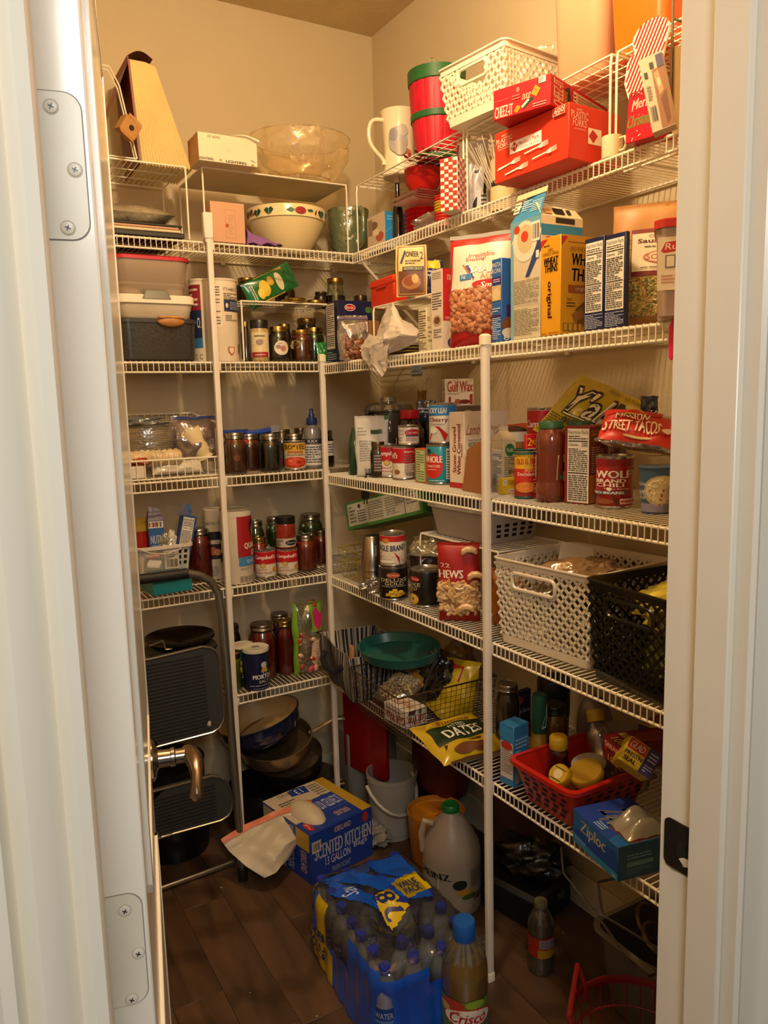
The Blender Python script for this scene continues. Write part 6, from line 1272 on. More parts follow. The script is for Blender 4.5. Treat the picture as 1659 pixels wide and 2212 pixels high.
rr=random.Random(9);ink(b,S,[('r',0,0,1,.2,'#8a86a8'),('e',.62,.50,.42,.38,'#b3a070'),('e',.62,.52,.36,.32,'#d3c49a'),('p',[(.3,.5),(.9,.86),(.95,.82),(.4,.46)],'#c25a2c'),('p',[(.35,.3),(.75,.62),(.8,.58),(.4,.27)],'#5a8a3c'),('p',[(.55,.3),(.62,.55),(.66,.54),(.6,.28)],'#b3301f'),('t','chicken',.0,.62,.28,.72,'#ccd4dc',0,0,0),('t','RAMEN',.0,.40,.3,.52,'#d8dce4'),('t','SOUP',.0,.30,.26,.38,'#d8dce4'),('t','1.5 OZ',.72,.02,.98,.09,'#d8dce4')]);b.build('cup_body',R)
b=MB()
for i in range(60):
    a=rr.uniform(.35,.95);t=rr.uniform(.22,.85)
    if ((a-.64)/.30)**2+((t-.53)/.30)**2>1: continue
    p0_=S.p(a,t,3);p1_=S.p(min(a+rr.uniform(-.07,.07),1),t+rr.uniform(-.03,.03),5);p2_=S.p(min(a+rr.uniform(-.1,.1),1),t+rr.uniform(-.07,.07),3);b.tube([p0_,p1_,p2_],.0009,M('#e0d4ac',.4),n=4,cap=False)
b.build('printed_noodles',R,kind='stuff')
zt_=z+max(hw,h)+.002
BLq=Vector((cw.x-.045,cw.y+.03,zt_+.018));
R=root('tortilla_bag','red and clear bag of small tortillas lying on the chili can and noodle cup','bag',(cw.x+.035,cw.y-.05,zt_+.043),math.radians(-52),rot=(math.radians(26),math.radians(9),math.radians(-50)))
b=MB()
for k in range(12): b.lathe([(0,0),(.056,0),(.057,.0012),(.056,.0024),(0,.0026)],M(['#cdb384','#c2a572','#d4bd90'][k%3],.7,noise=.12,ns=50),n=26,T=Matrix.Translation((.012*math.sin(k),.004*math.cos(2*k),-.022+k*.0035)));
b.build('tortillas',R)
def tf(s,t=.027):
    W=wob(81,.002,2)
    def f(a,b_):
        e=(1-abs(2*a-1)**3.5)*(1-abs(2*b_-1)**2.6); e=max(e,0)**.55
        return (-.088+.172*a+W(a,b_),(-.062+.124*b_)+W(b_,a),s*t*e+W(a*1.3,b_*1.2))
    return f
b=MB();b.sheet(tf(1),44,34,CLEAR('#efe0cc',.4,.08,.1,.7,40));b.sheet(tf(-1),24,18,CLEAR('#efe0cc',.3,.08,.1),flip=True)
F=tf(1,.0275)
def side(a,b_): # label on the front slope
    return F(a,b_)
S=sheetfn(lambda a,b_:F(a,b_),44,34,off=.0030);S.step=.0013
ink(b,S,[('r',.02,.02,.80,.62,'#bf2417'),('r',.02,.62,.66,.9,'#bf2417'),('p',[(.22,.62),(.30,.86),(.42,.84),(.48,.60)],'#d99a2c'),('t','MISSION',.16,.42,.52,.60,'#efe0cc',0,0,.02),('t','STREET TACOS',.06,.14,.66,.36,'#efe0cc',0,0,.012),('t','TACOS',.5,.66,.76,.82,'#efe0cc'),('e',.74,.2,.05,.07,'#e0c8b8')]);b.build('bag_film',R)
c,r,h=place(1462,1117,34,z,1048);can('red and white can cut off by the door frame on the third shelf',c,r,h,'#c9b8ac',[('r',.2,0,.6,.8,'#b3202a')])
# ================================================================ fourth shelf, back wall
z=ZL[4]
def holes_grid(mb,o,X,Y,nx,ny,m,rx=.0028,ry=.0028,mx=.1,my=.15):
    o=Vector(o);X=Vector(X);Y=Vector(Y);n=X.cross(Y).normalized()*.0007
    for i in range(nx):
        for j in range(ny):
            c=o+X*(mx+(1-2*mx)*i/max(1,nx-1))+Y*(my+(1-2*my)*j/max(1,ny-1))+n
            mb.add([c+X.normalized()*rx*math.cos(a)+Y.normalized()*ry*math.sin(a) for a in [PI/4*k for k in range(8)]],[tuple(range(8))],m)
def tub(label,name,M0,wb,db,wt,dt,h,mat,cat='basket',r=.015,rim=.006,thick=.0025,holes=(),hm='#14100e',square=None):
    "open plastic tub; holes: (side, cols, rows, a0,a1,t0,t1)"
    R=root(name,label,cat);R.matrix_world=M0
    b=MB();b.loft([(0,wb/2-.003,db/2-.003,r),(.003,wb/2,db/2,r),(h-.004,wt/2,dt/2,r),(h-.004,wt/2-thick,dt/2-thick,r),(.005,wb/2-thick,db/2-thick,r)],mat,n=6,cap=(1,1));b.build('tub_wall',R)
    b=MB();b.loft([(h-.010,wt/2,dt/2,r),(h-.010,wt/2+rim,dt/2+rim,r+rim),(h-.001,wt/2+rim,dt/2+rim,r+rim),(h,wt/2+rim-.003,dt/2+rim-.003,r+rim),(h,wt/2-thick,dt/2-thick,r),(h-.010,wt/2-thick,dt/2-thick,r)],mat,n=6,cap=(0,0));b.build('rim',R)
    b=MB();sides={'F':((-1,-1),(1,-1)),'R':((1,-1),(1,1)),'L':((-1,1),(-1,-1)),'B':((1,1),(-1,1))}
    for s,nx,ny,a0,a1,t0,t1,q in holes:
        p,e=sides[s]
        def S(a,t,o=.0006):
            w_=(wb+(wt-wb)*t)/2;d_=(db+(dt-db)*t)/2;v=Vector(((p[0]+(e[0]-p[0])*a)*w_,(p[1]+(e[1]-p[1])*a)*d_,h*t));n=Vector((e[1]-p[1],-(e[0]-p[0]),0)).normalized();return v+n*o
        for i in range(nx):
            for j in range(ny):
                if q<0 and (i+j)%2 and False: continue
                a=a0+(a1-a0)*(i+.5+(.22 if (j%2 and q>1) else 0))/nx;t=t0+(t1-t0)*(j+.5)/ny;da=(a1-a0)/nx*.27;dt_=(t1-t0)/ny*.3
                b.add([S(a-da,t-dt_),S(a+da,t-dt_),S(a+da,t+dt_),S(a-da,t+dt_)],[(0,1,2,3)],pm(hm))
    if holes: b.build('openings',R,kind='stuff')
    return R
# small white sterile basket with pouches
q=sy(357,-.215,z);w_=(sy(414,-.25,z).x-sy(298,-.25,z).x)
hb=hgt(sy(355,-.25,z+.045),1180)
R=tub('small white plastic basket of juice boxes and foil packs behind the step stool handle','plastic_basket',Matrix.Translation((q.x,-.155,z+.046)),w_*.90,.16,w_,.19,hb,M('#cfc8bc',.4),holes=(('F',7,1,.1,.95,.08,.2,1),('F',2,3,.72,.95,.3,.85,1)))
b=MB();S=flat((-w_*.40,-.0885,hb*.25),(w_*.64,-.010,0),(0,-.0,hb*.6));ink(b,S,[('r',0,0,.55,1,'#8d8880'),('r',.58,0,1,1,'#bdb4a6'),('e',.27,.8,.22,.13,'#c96a78'),('t','Sterilite',.1,.72,.44,.88,'#e6dcd4'),('p',[(.08,.2),(.42,.1),(.5,.4),(.15,.52)],'#cfcabf'),('p',[(.08,.3),(.42,.2),(.5,.5),(.15,.6)],'#dcd8ce'),('b',.65,.1,.95,.5,'#3a3630'),('l',.62,.6,.96,.9,'#6a655c',3)]);b.build('label',R)
b=MB();b.tube([(-w_*.5,-.10,hb),(-w_*.3,-.108,hb-.016),(0,-.11,hb-.024),(w_*.25,-.108,hb-.014),(w_*.33,-.10,hb)],.0018,M('#c9c2b4',.4),n=5);b.build('handle',R)
x0,y0=q.x,-.19
carton('juice_box','blue juice pouch box with colour bars standing in the small white basket','box',tuple(sy(327,-.21,z+.055)),z,1126,A=.03,Cc=.046,yaw=-.15,col='#2a5a9c',faces={'R':[('r',.02,.86,.98,.99,'#e0dcd4')]+[('r',.05+.12*i,.88,.14+.12*i,.97,['#c9302c','#d8c23a','#2c3c8c','#c9302c','#1c1c26','#d8c23a','#2c3c8c'][i]) for i in range(7)]+[('t','NUTRI',.12,.56,.9,.72,'#d8dce6',0,0,.03),('t','GRAIN',.2,.44,.8,.54,'#cfd4e0',0,0,.02),('e',.45,.34,.2,.08,'#c97a9a'),('e',.5,.12,.2,.06,'#a8b8d8'),('e',.3,.03,.2,.06,'#b3262a')]})
b=MB();_h=bpy.data.objects['juice_box']['dims'][2];o_=sy(327,-.21,z+.055)+Vector((0,0,_h));b.add([o_,o_+Vector((.046,-.006,0)),o_+Vector((.040,.018,.034)),o_+Vector((.010,.02,.042)),o_+Vector((.0,.03,.0)),o_+Vector((.046,.028,0))],[(0,1,2,3),(3,2,5,4),(0,3,4),(1,5,2)],M('#3a2c5c',.4));tag(b.build('box_flap'),'open purple carton flap standing up behind the blue juice box','flap')
o=carton('snack_box','blue carton with a white nutrition panel and open flaps leaning in the small white basket','box',tuple(sy(376,-.215,z+.06)),z,1112,A=.03,Cc=.046,yaw=.1,col='#28508c',faces={'R':[('nf',.05,.06,.85,.97)]});o.rotation_euler=(0,math.radians(14),.1)
b=MB();o_=sy(388,-.20,z+.06)+Vector((0,0,o['dims'][2]*.97));b.add([o_,o_+Vector((.04,0,-.004)),o_+Vector((.030,.01,.045)),o_+Vector((.02,.01,.012))],[(0,1,2,3)],M('#34305c',.4));b.add([o_+Vector((.03,.01,-.004)),o_+Vector((.055,.01,0)),o_+Vector((.05,.012,.03)),o_+Vector((.028,.012,.028))],[(0,1,2,3)],M('#3f6a9c',.4));tag(b.build('box_flap'),'torn dark blue flap above the nutrition panel carton','flap')
crumple('crumpled silver foil wrapper in the middle of the small white basket','foil_wrapper','wrapper',sy(357,-.215,z+.135),.022,.018,.030,M('#b9b4a6',.25,metal=.6),seed=91,amp=.5)
crumple('white paper pouch sticking up beside the nutrition panel carton','paper_pouch','pouch',sy(372,-.20,z+.15),.012,.01,.03,M('#d8cfc0',.5),seed=92,amp=.35)
c,r,h=place(308,None,42,z+.055,1118,y=-.16);bottle('red squeeze container with a yellow top at the left of the small white basket',c,[(0,0),(r,0),(r,h*.78)],M('#9c1f16',.35),parts=[('cap',[(r*.95,h*.77),(r*.95,h),(0,h)],M('#b0902c',.4))])
def jarS(label,u,w,vb,vt,z,col,y=None,x=None,**k):
    c,r,h=place(u,vb,w,z,vt,y=y,x=x);return jar(label,c,r,h,col,**k)
TOM='#7a1c14'
jarS('tall quart jar of tomato sauce right of the small white basket on the fourth shelf',436,52,1258,1137,z,TOM)
canister('dark banded canister half hidden behind the left pole on the fourth shelf',468,40,1095,z,y=-.15,items=[('r',0,.58,1,.70,'#16161c'),('r',0,.3,1,.52,'#2a2630'),('e',.4,.42,.18,.06,'#b0603a'),('e',.6,.4,.14,.05,'#c98a5a'),('t',"TOASTIN' IT",.1,.8,.7,.84,'#4a4036'),('l',.1,.05,.6,.2,'#8a8070',6)],col='#cdbfa2')
c,r,h=place(516,1263,66,z,1093);R=root('oats_canister','large quick oats canister with a red and blue label on the fourth back shelf','canister',c)
b=MB();b.lathe([(0,0),(r*.98,0),(r,.002),(r,h-.004)],M('#d6c8b2',.45),n=40,cap=False);ca=camang(c)
ink(b,cyl(r*1.002,h-.004,ca-85,ca+85),[('r',.0,.90,1,.99,'#cfc4b0'),('r',.52,.36,1,.92,'#9c1c24'),('p',[(.52,.36),(1,.36),(1,.72),(.8,.6),(.52,.52)],'#1b2c54'),('e',.93,.76,.12,.12,'#1f1a24'),('e',.97,.72,.09,.09,'#b98a6a'),('r',.53,.25,1,.37,'#3f7fb0'),('t','QUICK',.70,.28,1.0,.33,'#d8dce4'),('t','QUAKER',.66,.47,1.12,.56,'#e2dace',0,0,.01),('t','OATS',.84,.38,1.1,.46,'#e2dace',0,0,.01),('r',.02,.3,.12,.42,'#16161c'),('r',.02,.6,.14,.7,'#16161c'),('l',.56,.2,.95,.23,'#8a8070',2)]+[('r',.54+.09*i,.04,.61+.09*i,.11,'#8a8070') for i in range(5)]);b.build('cardboard_tube',R)
b=MB();b.lathe([(r*1.0,h-.005),(r*1.03,h-.004),(r*1.03,h-.0008),(r*1.0,h),(r*.94,h),(r*.93,h-.004),(0,h-.004)],M('#8d8674',.4),n=40,cap=False);b.build('lid',R)
jarS('pickle jar with a silver lid peeking out right of the oats canister',556,38,None,1122,z,'#3d4420',y=-.14,lumps='#56602c')
jarS('pickle jar mostly hidden behind the black-lidded salsa jar',596,36,None,1114,z,'#3a421e',y=-.12,lumps='#56602c')
jarS('large pickle jar with a grey lid at the back by the corner pole',674,52,None,1106,z,'#3c441f',y=-.10,lumps='#56602c')
jarS('quart jar of tomatoes right beside the corner pole at the back of the fourth shelf',695,40,None,1141,z,TOM,y=-.15,lidm=LIDD)
jarS('small tomato jar with a gold lid behind the left soup can',562,36,None,1157,z,'#8a2416',y=-.20,lidm=LIDG,items=[('r',0,.0,1,.55,'#b0a28c'),('e',.3,.25,.2,.2,'#a8443a')])
ya=-.215;cs,rs,hs1=place(575,1250,46,z,1180);can('chicken noodle soup can left of the stacked salsa jar, right of the oats canister',cs,rs,hs1,'#d8cdb8',soup(name2='Homestyle Chicken Noodle'))
cs2,rs2,hs2=place(622,1244,46,z,1178);can('chicken noodle soup can standing under the black-lidded salsa jar',cs2,rs2,hs2,'#d8cdb8',soup(name2='Homestyle Chicken Noodle'))
c,r,h=place(619,None,42,z+hs2+.001,1112,y=cs2.y+.004);c=Vector((cs2.x+.0,cs2.y+.004,z+hs2+.001))
bottle('tall red salsa jar with a black lid stacked on the right soup can',c,[(0,0),(r*.96,0),(r,.003),(r,h*.74),(r*.95,h*.79)],M('#8c2a1a',.2,coat=.8,noise=.2,ns=60),cat='jar',name='salsa_jar',parts=[('lid',[(r*.99,h*.78),(r*1.02,h*.79),(r*1.02,h*.985),(r*.98,h),(0,h)],M('#15120f',.35)),('label',[(r*1.01,h*.04),(r*1.01,h*.32)],M('#b9ac96',.4),[('e',.72,.5,.24,.3,'#17151c'),('t','Famous',.55,.4,.9,.62,'#cfc8ba',0,.2),('l',.05,.1,.4,.9,'#4a4438',5)],h*.04,h*.28,r*1.015)])
jarS('squat pint jar of orange red salsa with a silver lid near the corner pole',663,46,1236,1151,z,'#8a2c1c')
o=carton('teal_tray','teal plastic loaf tray on the fourth shelf behind the stool handle','tray',tuple(P(332,1288,z)),z,1258,A=.10,Cc=.125,yaw=.12,col='#1f7e8c',faces={});w_,l_,h_=o['dims'];b=MB();b.loft([(h_-.002,w_/2+.004,l_/2+.004,.004,w_/2,l_/2),(h_+.002,w_/2+.005,l_/2+.005,.004,w_/2,l_/2)],M('#238a98',.4),n=3);b.build('tray_rim',o)
# ================================================================ fourth shelf, right wall
z=ZR[4]
# yellow wire basket with yellow bags
YW=M('#a8923c',.4,metal=.3)
R=root('yellow_wire_basket','yellow wire basket in the corner of the fourth right shelf holding yellow bags','basket',(-.275,-.45,z))
def wbasket(R,w,d,h,m,st=.025,flare=.01,rr=.0022,wr=.0013):
    b=MB();b.tube([(-w/2-flare,-d/2-flare,h),(w/2+flare,-d/2-flare,h),(w/2+flare,d/2+flare,h),(-w/2-flare,d/2+flare,h)],rr,m,n=6,closed=True);b.build('rim',R)
    b=MB();n=int(w/st)
    for i in range(n+1):
        x=-w/2+w*i/n;k=1+2*flare/w;b.tube([(x*k,-d/2-flare,h),(x,-d/2,.002),(x,d/2,.002),(x*k,d/2+flare,h)],wr,m,n=4,cap=False)
    n=int(d/st)
    for i in range(n+1):
        y=-d/2+d*i/n;k=1+2*flare/d;b.tube([(-w/2-flare,y*k,h),(-w/2,y,.002),(w/2,y,.002),(w/2+flare,y*k,h)],wr,m,n=4,cap=False)
    n=int(h/st)
    for j in range(1,n):
        t=j/n;a=w/2+flare*t;e=d/2+flare*t;b.tube([(-a,-e,h*t),(a,-e,h*t),(a,e,h*t),(-a,e,h*t)],wr,m,n=4,closed=True)
    b.build('basket_wires',R,kind='stuff')
wbasket(R,.19,.17,.10,YW)
crumple('bright yellow bag inside the yellow wire basket','snack_bag','bag',(-.29,-.47,z+.052),.06,.05,.042,M('#b8941c',.4,coat=.3),seed=101,amp=.2)
crumple('dark red bag behind the steel tumblers','snack_bag','bag',(-.20,-.62,z+.07),.04,.05,.06,M('#6a1a18',.35,coat=.5),seed=102,amp=.25)
# green carton lying tilted on the basket
BLg=P(752,1146,z+.125);  
g0=PX(752,1146,-.36);g1=PX(915,1108,-.28);g2=PX(742,1089,-.36)
Xd=(g1-g0);Ld=Xd.length;Xd.normalize();Zd=(g2-g0);Zd=Zd-Xd*Zd.dot(Xd);Hd=Zd.length;Zd.normalize();Yd=Zd.cross(Xd)
R=root('waffle_carton','green frozen-food style carton lying tilted on the yellow wire basket','box');R.matrix_world=basis(g0,Xd,Yd,Zd)
b=MB();b.box(0,0,0,Ld,.12,Hd,M('#3d7a34',.4),bev=.001);S=flat((0,0,0),(Ld,0,0),(0,0,Hd));ink(b,S,[('r',.03,.12,.97,.92,'#b9b8a8'),('l',.05,.2,.14,.85,'#5a5a50',5),('e',.2,.78,.02,.08,'#3a3a40'),('l',.17,.2,.28,.65,'#4a4a44',5),('r',.31,.16,.52,.88,'#a8a898'),('l',.32,.2,.51,.84,'#6a6a60',8),('l',.55,.2,.78,.84,'#8a8a80',8),('r',.79,.12,.797,.92,'#3a5a34'),('l',.82,.4,.95,.84,'#6a6a60',4)])
S=flat((0,.12,0),(0,-.12,0),(0,0,Hd));ink(b,S,[('r',.1,.1,.9,.9,'#34702c'),('r',.55,.3,.85,.75,'#5a8a50')]);b.build('carton_body',R)
# steel tumblers
c=P(806,1276,z);d=Vector((c.x-CAM.x,c.y-CAM.y,0)).normalized();c=c+d*.035
ST=M('#b0a696',.22,metal=1,noise=.1)
for k in range(4):
    b=MB();b.lathe([(.037,0),(.0375,.002),(.037,.004),(.0345,.02),(.0265,.105),(.025,.107),(0,.107)],ST,n=30,cap=False)
    o=b.build('steel_tumbler');o.location=(c.x,c.y,z+.001+.019*k);tag(o,['lowest','second lowest','third','topmost'][k]+' of the upturned steel tumblers nested beside the milk can','tumbler','nested steel tumblers')
b=MB();S=cyl(.031,.05,camang(c)-5,camang(c)+45,z0=.03+.058);ink(b,S,[('r',.3,0,.62,1.1,'#22201e'),('t','VETERANS',.32,.02,.6,1.05,'#b8b0a2',90)]);o=b.build('sticker',bpy.data.objects['steel_tumbler.003']);o.location=(0,0,-.059)
crumple('crumpled clear film around the foot of the steel tumblers','plastic_wrap','wrap',(c.x-.02,c.y-.05,z+.022),.04,.03,.02,CLEAR('#d8cfc0',.45,.12,.15,.8,40),seed=104,amp=.45)
# deluxe gold cans and milk can
dg=lambda t2,last:[('e',.5,.80,.17,.09,'#b8902c'),('e',.5,.80,.155,.075,'#b3281c'),('t','Del Monte',.37,.77,.63,.83,'#ece0cc'),('t','DELUXE',.16,.58,.88,.69,'#d8cca8'),('t','GOLD',.28,.46,.76,.57,'#d8cca8'),('t',t2,.2,.40,.84,.435,'#cfc8b4'),('e',.12,.26,.09,.1,'#5a4a24'),('e',.12,.26,.07,.08,'#1c1814')]+last
pine=[('p',[(x,y),(x+.13,y+.02),(x+.12,y+.10),(x+.02,y+.11)],c_) for x,y,c_ in ((.3,.08,'#c99a1c'),(.42,.05,'#d8b02c'),(.55,.06,'#c99a1c'),(.66,.10,'#b8881c'),(.38,.17,'#e0bc3c'),(.5,.15,'#d0a426'),(.6,.18,'#dcb434'),(.46,.24,'#d8ac2c'))]
c1,r1_,h1=place(851,1298,62,z,1213);can('black and gold pineapple can standing under the condensed milk can',c1,r1_,h1,'#151210',dg('PINEAPPLE TIDBITS',pine))
c2,r2_,h2=place(922,1313,68,z,1219);R=can('black and gold pear can beside the cashew bag, its label turned left',c2,r2_,h2,'#151210',[('t','UXE',.0,.57,.36,.68,'#d8cca8'),('t','OLD',.0,.45,.28,.56,'#d8cca8'),('l',.0,.38,.3,.43,'#cfc8b4',1)]+[('e',.2,.80,.15,.08,'#b3281c'),('t','Monte',.1,.77,.32,.83,'#ece0cc'),('e',.16,.17,.16,.17,'#c9a238'),('e',.16,.19,.12,.12,'#dcb84e'),('e',.16,.18,.05,.045,'#8a6420')]+[('r',.72,.08+.11*i,.98,.15+.11*i,'#4a5a1c') for i in range(8)])
zc_=z+h1+.001;c3=Vector((c1.x,c1.y,zc_));h3=hgt(c3,1149);can('sweetened condensed milk can stacked on the pineapple can',c3,r1_*.9,h3,'#dccfba',[('r',0,.80,1,1,'#b3202a'),('e',.3,.84,.12,.08,'#c97a2c'),('t','EAGLE BRAND',.0,.52,.88,.72,'#1c2a5c',0,0,.012,-.25),('p',[(.05,.0),(.7,.0),(.68,.25),(.55,.42),(.35,.48),(.12,.42)],'#b3202a'),('t','Condensed',.12,.30,.56,.38,'#ece0d0'),('t','Milk',.24,.2,.46,.28,'#ece0d0'),('r',.10,.06,.56,.14,'#e6dccb'),('e',.78,.3,.07,.14,'#cfc4b2'),('r',.88,.05,1,.78,'#b9ac98')])
c4,r4,h4=place(968,1308,46,z,1242);can('small red tomato paste can behind the black pear can',c4,r4,h4,'#cfc8b8',[('r',0,.15,1,.6,'#9c2420'),('t','Contadina',.0,.42,.6,.55,'#ece0d0'),('r',.1,.25,.6,.36,'#1f4a34'),('t','PASTE',.15,.27,.5,.34,'#d8d8c8')])
pouch('oat_bag','clear gold-printed bag of oats lying on top of the pear can','bag',(c2.x+.03,c2.y+.06,z+h2+.02),math.radians(-50),.10,.09,.035,CLEAR('#d8cfb0',.5,.3,.12,.8,34),[('p',[(.1,.2),(.8,.1),(.9,.4),(.2,.5)],'#b8a46a'),('l',.2,.6,.8,.8,'#6a5a3a',3)],seed=105,amp=.006,rx=-1.05)
pouch('dried_fruit_bag','dark bag with a green and red print behind the oat bag','bag',(c2.x+.055,c2.y+.10,z),math.radians(-40),.08,.15,.03,'#4a3a2c',[('e',.4,.8,.2,.1,'#8c3a2c'),('p',[(.5,.8),(.9,.7),(.8,.85)],'#2c5a34')],seed=106,amp=.006)
# riser with tub and the cashew bag in front
pf=P(915,1192,z)
p0=sx(912,-.30,z);ph=hgt(p0,1152)
o=riser('white wire riser on the fourth right shelf holding the grey-white tub','' and (0,0,0) or (0,0,0),0,.36,.22,ph,step=.02);o.rotation_euler=(0,0,PI/2);o.location=(-.08,p0.y-.36,z)
q=sx(1000,-.20,z+ph);hh=hgt(sx(960,-.28,z+ph),1090)
tub('grey-white plastic tub with square holes on the wire riser','plastic_tub',Matrix.Translation((-.195,p0.y-.165,z+ph+.004))@rotz(math.radians(-88)),.24,.16,.27,.19,hh,M('#b9b2ae',.4),holes=(('F',1,1,0,0,0,0,1),('R',5,3,.1,.9,.15,.6,1)),rim=.008)
pb_=P(1008,1346,z);hb=hgt(pb_,1192);wc=(P(1050,1352,z)-P(972,1336,z)).length*1.0
pouch('cashew_bag','red bag of cashews with a clear window in front of the wire riser','bag',tuple(pb_+Vector((.0,.03,0))),math.radians(-40),.108,hb*1.14,.055,M('#a8241c',.3,coat=.5,noise=.05),[('r',.05,.0,.98,.98,'#a3201a'),('t','22',.10,.70,.30,.75,'#efe0d0'),('t','HEWS',.04,.57,.62,.67,'#efe0d0',0,0,.012),('t','ALT',.06,.50,.32,.55,'#e0c0a8'),('r',.05,.14,.97,.50,'#a87a50'),('p',[(.05,.16),(.97,.05),(.97,.14),(.05,.22)],'#a3201a')],seed=111,amp=.004,rx=.03,lean=-.02,fill=('cashew',['#d0a872','#c49860','#dcb985'],110,(.08,.14,.94,.52),.014),low=.38)
b=MB()
for (px_,pz_) in ((.03,.185),(.045,.12),(.02,.035)):
    b=MB()
    pts=[Vector((px_+.018*math.sin(t),-.036,pz_+.014*math.cos(t))) for t in [-1.6+.6*k for k in range(6)]];b.tube(pts,[.004,.008,.009,.009,.008,.004],M('#d8b583',.4),n=8)
    b.build('printed_cashew',bpy.data.objects['cashew_bag'])
# bags and box behind, right of the pole
pouch('noodle_packet','orange and gold crinkly packet beside the right pole on the fourth shelf','packet',tuple(sx(1105,-.27,z)),math.radians(-30),.10,.15,.05,M('#9c5a1c',.25,coat=.6,bump=.5,bs=40),[('p',[(.1,.4),(.5,.2),(.6,.6),(.3,.8)],'#c9641c'),('p',[(.55,.4),(.85,.45),(.8,.8),(.6,.7)],'#b8a468')],seed=112,amp=.01)
carton('cookie_box','dark orange carton with a round yellow emblem at the back of the fourth right shelf','box',(-.13,-1.17,z),z,1110,A=.02,Cc=.12,h=.17,yaw=0,col='#6a3414',faces={'L':[]})
carton('chip_carton','brown carton with a worn yellow house emblem behind the white lattice basket','box',(-.10,-1.42,z),z,1110,A=.22,Cc=.08,h=.185,yaw=0,col='#7a4418',faces={'L':[('e',.35,.78,.16,.16,'#a8842c'),('t','TOLL HOUSE',.24,.74,.46,.84,'#2a1c10')]})
# the two lattice baskets
WLm=M('#d9cdb8',.35,coat=.3,noise=.02)
def latbox(label,A,B,z,vt_,dpx,mat,sc_,name='lattice_basket',dfix=.33,hand=(('F',.20,.66,.68,.86),),**k):
    A=P(*A,z);B=P(*B,z);X=(B-A);w=X.length;X.normalize();Y=Vector((-X.y,X.x,0));h=hgt(A,vt_)
    c=(A+B)/2+Y*dfix/2; M0=basis((c.x,c.y,z+.001),X,Y,(0,0,1))
    return lattice(label,M0,w,dfix,w*sc_,dfix*sc_**.8,h,mat,name=name,handle=hand,**k),M0,w,h
R,Mw,ww,hw=latbox('large white lattice plastic basket on the fourth right shelf','' or (1083,1386),(1270,1449),z,1203,0,WLm,1.10,dfix=.25,pitch=.0245,bar=.0058)
R,Mb,wb_,hb_=latbox('large black lattice plastic basket cut off by the door frame','' or (1282,1463),(1490,1556),z,1250,0,M('#12110f',.3,coat=.3,noise=.02),1.10,dfix=.25,pitch=.0245,bar=.0058)
cm=Mw@Vector((0,0,.05))
def inb(Mx,x,y,zz): return tuple(Mx@Vector((x,y,zz)))
for k,(x,y,zz,rx,rz_,col,op,lab) in enumerate(((.03,-.02,.175,.09,.05,'#b98d5c',.6,'bag of tan tortilla chips at the top of the white lattice basket'),(-.04,.0,.09,.08,.06,'#b3a478',.45,'clear bag of pale crackers deep in the white lattice basket'),(.06,-.03,.07,.07,.06,'#8c8a5a',.5,'greenish film bag low in the white lattice basket'),(-.02,.05,.165,.07,.03,'#8d95a8',.5,'blue grey zip bag at the left in the white lattice basket'))):
    crumple(lab,'snack_bag','bag',inb(Mw,x,y,zz),rx,rx*.8,rz_*.62,CLEAR(col,.45,op,.15,.8,30),seed=121+k,amp=.3)
b=MB();p_=Mw@Vector((-.02,.02,.205));b.add([p_+Vector(v) for v in ((-.05,.02,-.02),(.03,-.03,-.03),(.04,.0,.012),(-.02,.04,.03))],[(0,1,2,3)],M('#cfc8ba',.4));tag(b.build('paper_slip'),'white paper slip sticking up in the white lattice basket','paper')
for k,(x,y,zz,rx,rz_,col,lab) in enumerate(((.0,-.02,.16,.09,.055,'#b8a838','yellow green produce bag at the top of the black lattice basket'),(-.02,-.02,.13,.04,.045,'#b85a3c','orange and red candy bag behind the handle of the black lattice basket'),(.04,-.03,.06,.09,.06,'#6f7a2c','green snack bag low in the black lattice basket'),(.05,.03,.2,.06,.03,'#3a3230','dark glossy bag on top in the black lattice basket'))):
    crumple(lab,'snack_bag','bag',inb(Mb,x,y,zz),rx,rx*.75,rz_*.75,M(col,.3,coat=.6,noise=.5,ns=22),seed=131+k,amp=.25)
# ================================================================ lowest shelf, back wall
z=ZL[5]
c,r,h=place(395,None,160,z,1356,y=-.16)
R=root('skillet','dark steel skillet stack on the lowest back shelf behind the step stool','pan',(c.x,-.165,z))
DK=M('#6a6052',.25,metal=.95,noise=.2);r=.112;_k=hgt(Vector((c.x,-.165,z)),1372)/.087;R.scale=(1,1,_k)
b=MB();b.lathe([(0,0),(r*.75,0),(r*.8,.004),(r*.97,.04),(r,.042),(r*.96,.042),(r*.78,.008),(0,.006)],DK,n=40,cap=False);b.build('lower_pan',R)
b=MB();b.lathe([(r*.7,.045),(r*.98,.062),(r*1.04,.066),(r*1.03,.069),(r*.9,.064),(r*.5,.056),(0,.054)],DK,n=40,cap=False);b.build('upper_pan',R)
b=MB();b.lathe([(r*.5,.064),(r*.9,.078),(r*1.0,.084),(r*.99,.087),(r*.88,.082),(0,.074)],M('#5a5044',.2,metal=1),n=40,cap=False);b.build('top_pan',R)
jarS('dark brown jar beside the stool rail on the lowest back shelf',505,38,None,1344,z,'#3a1812',y=-.12,lidm=LIDD)
jarS('large quart jar of tomato sauce behind the salt canister',571,60,None,1338,z,TOM,y=-.19)
jarS('slim jar of tomato sauce with a gold lid next to the candy bag',619,42,None,1333,z,TOM,y=-.20,lidm=LIDG)
jarS('dark red jar behind the slim tomato jar on the lowest shelf',608,44,None,1318,z,'#4a1410',y=-.09)
jarS('jar of yellow green peppers in front at the stool rail',508,34,1494,1404,z,'#6a6a1c',lumps='#8a8a2c',lidm=LIDG)
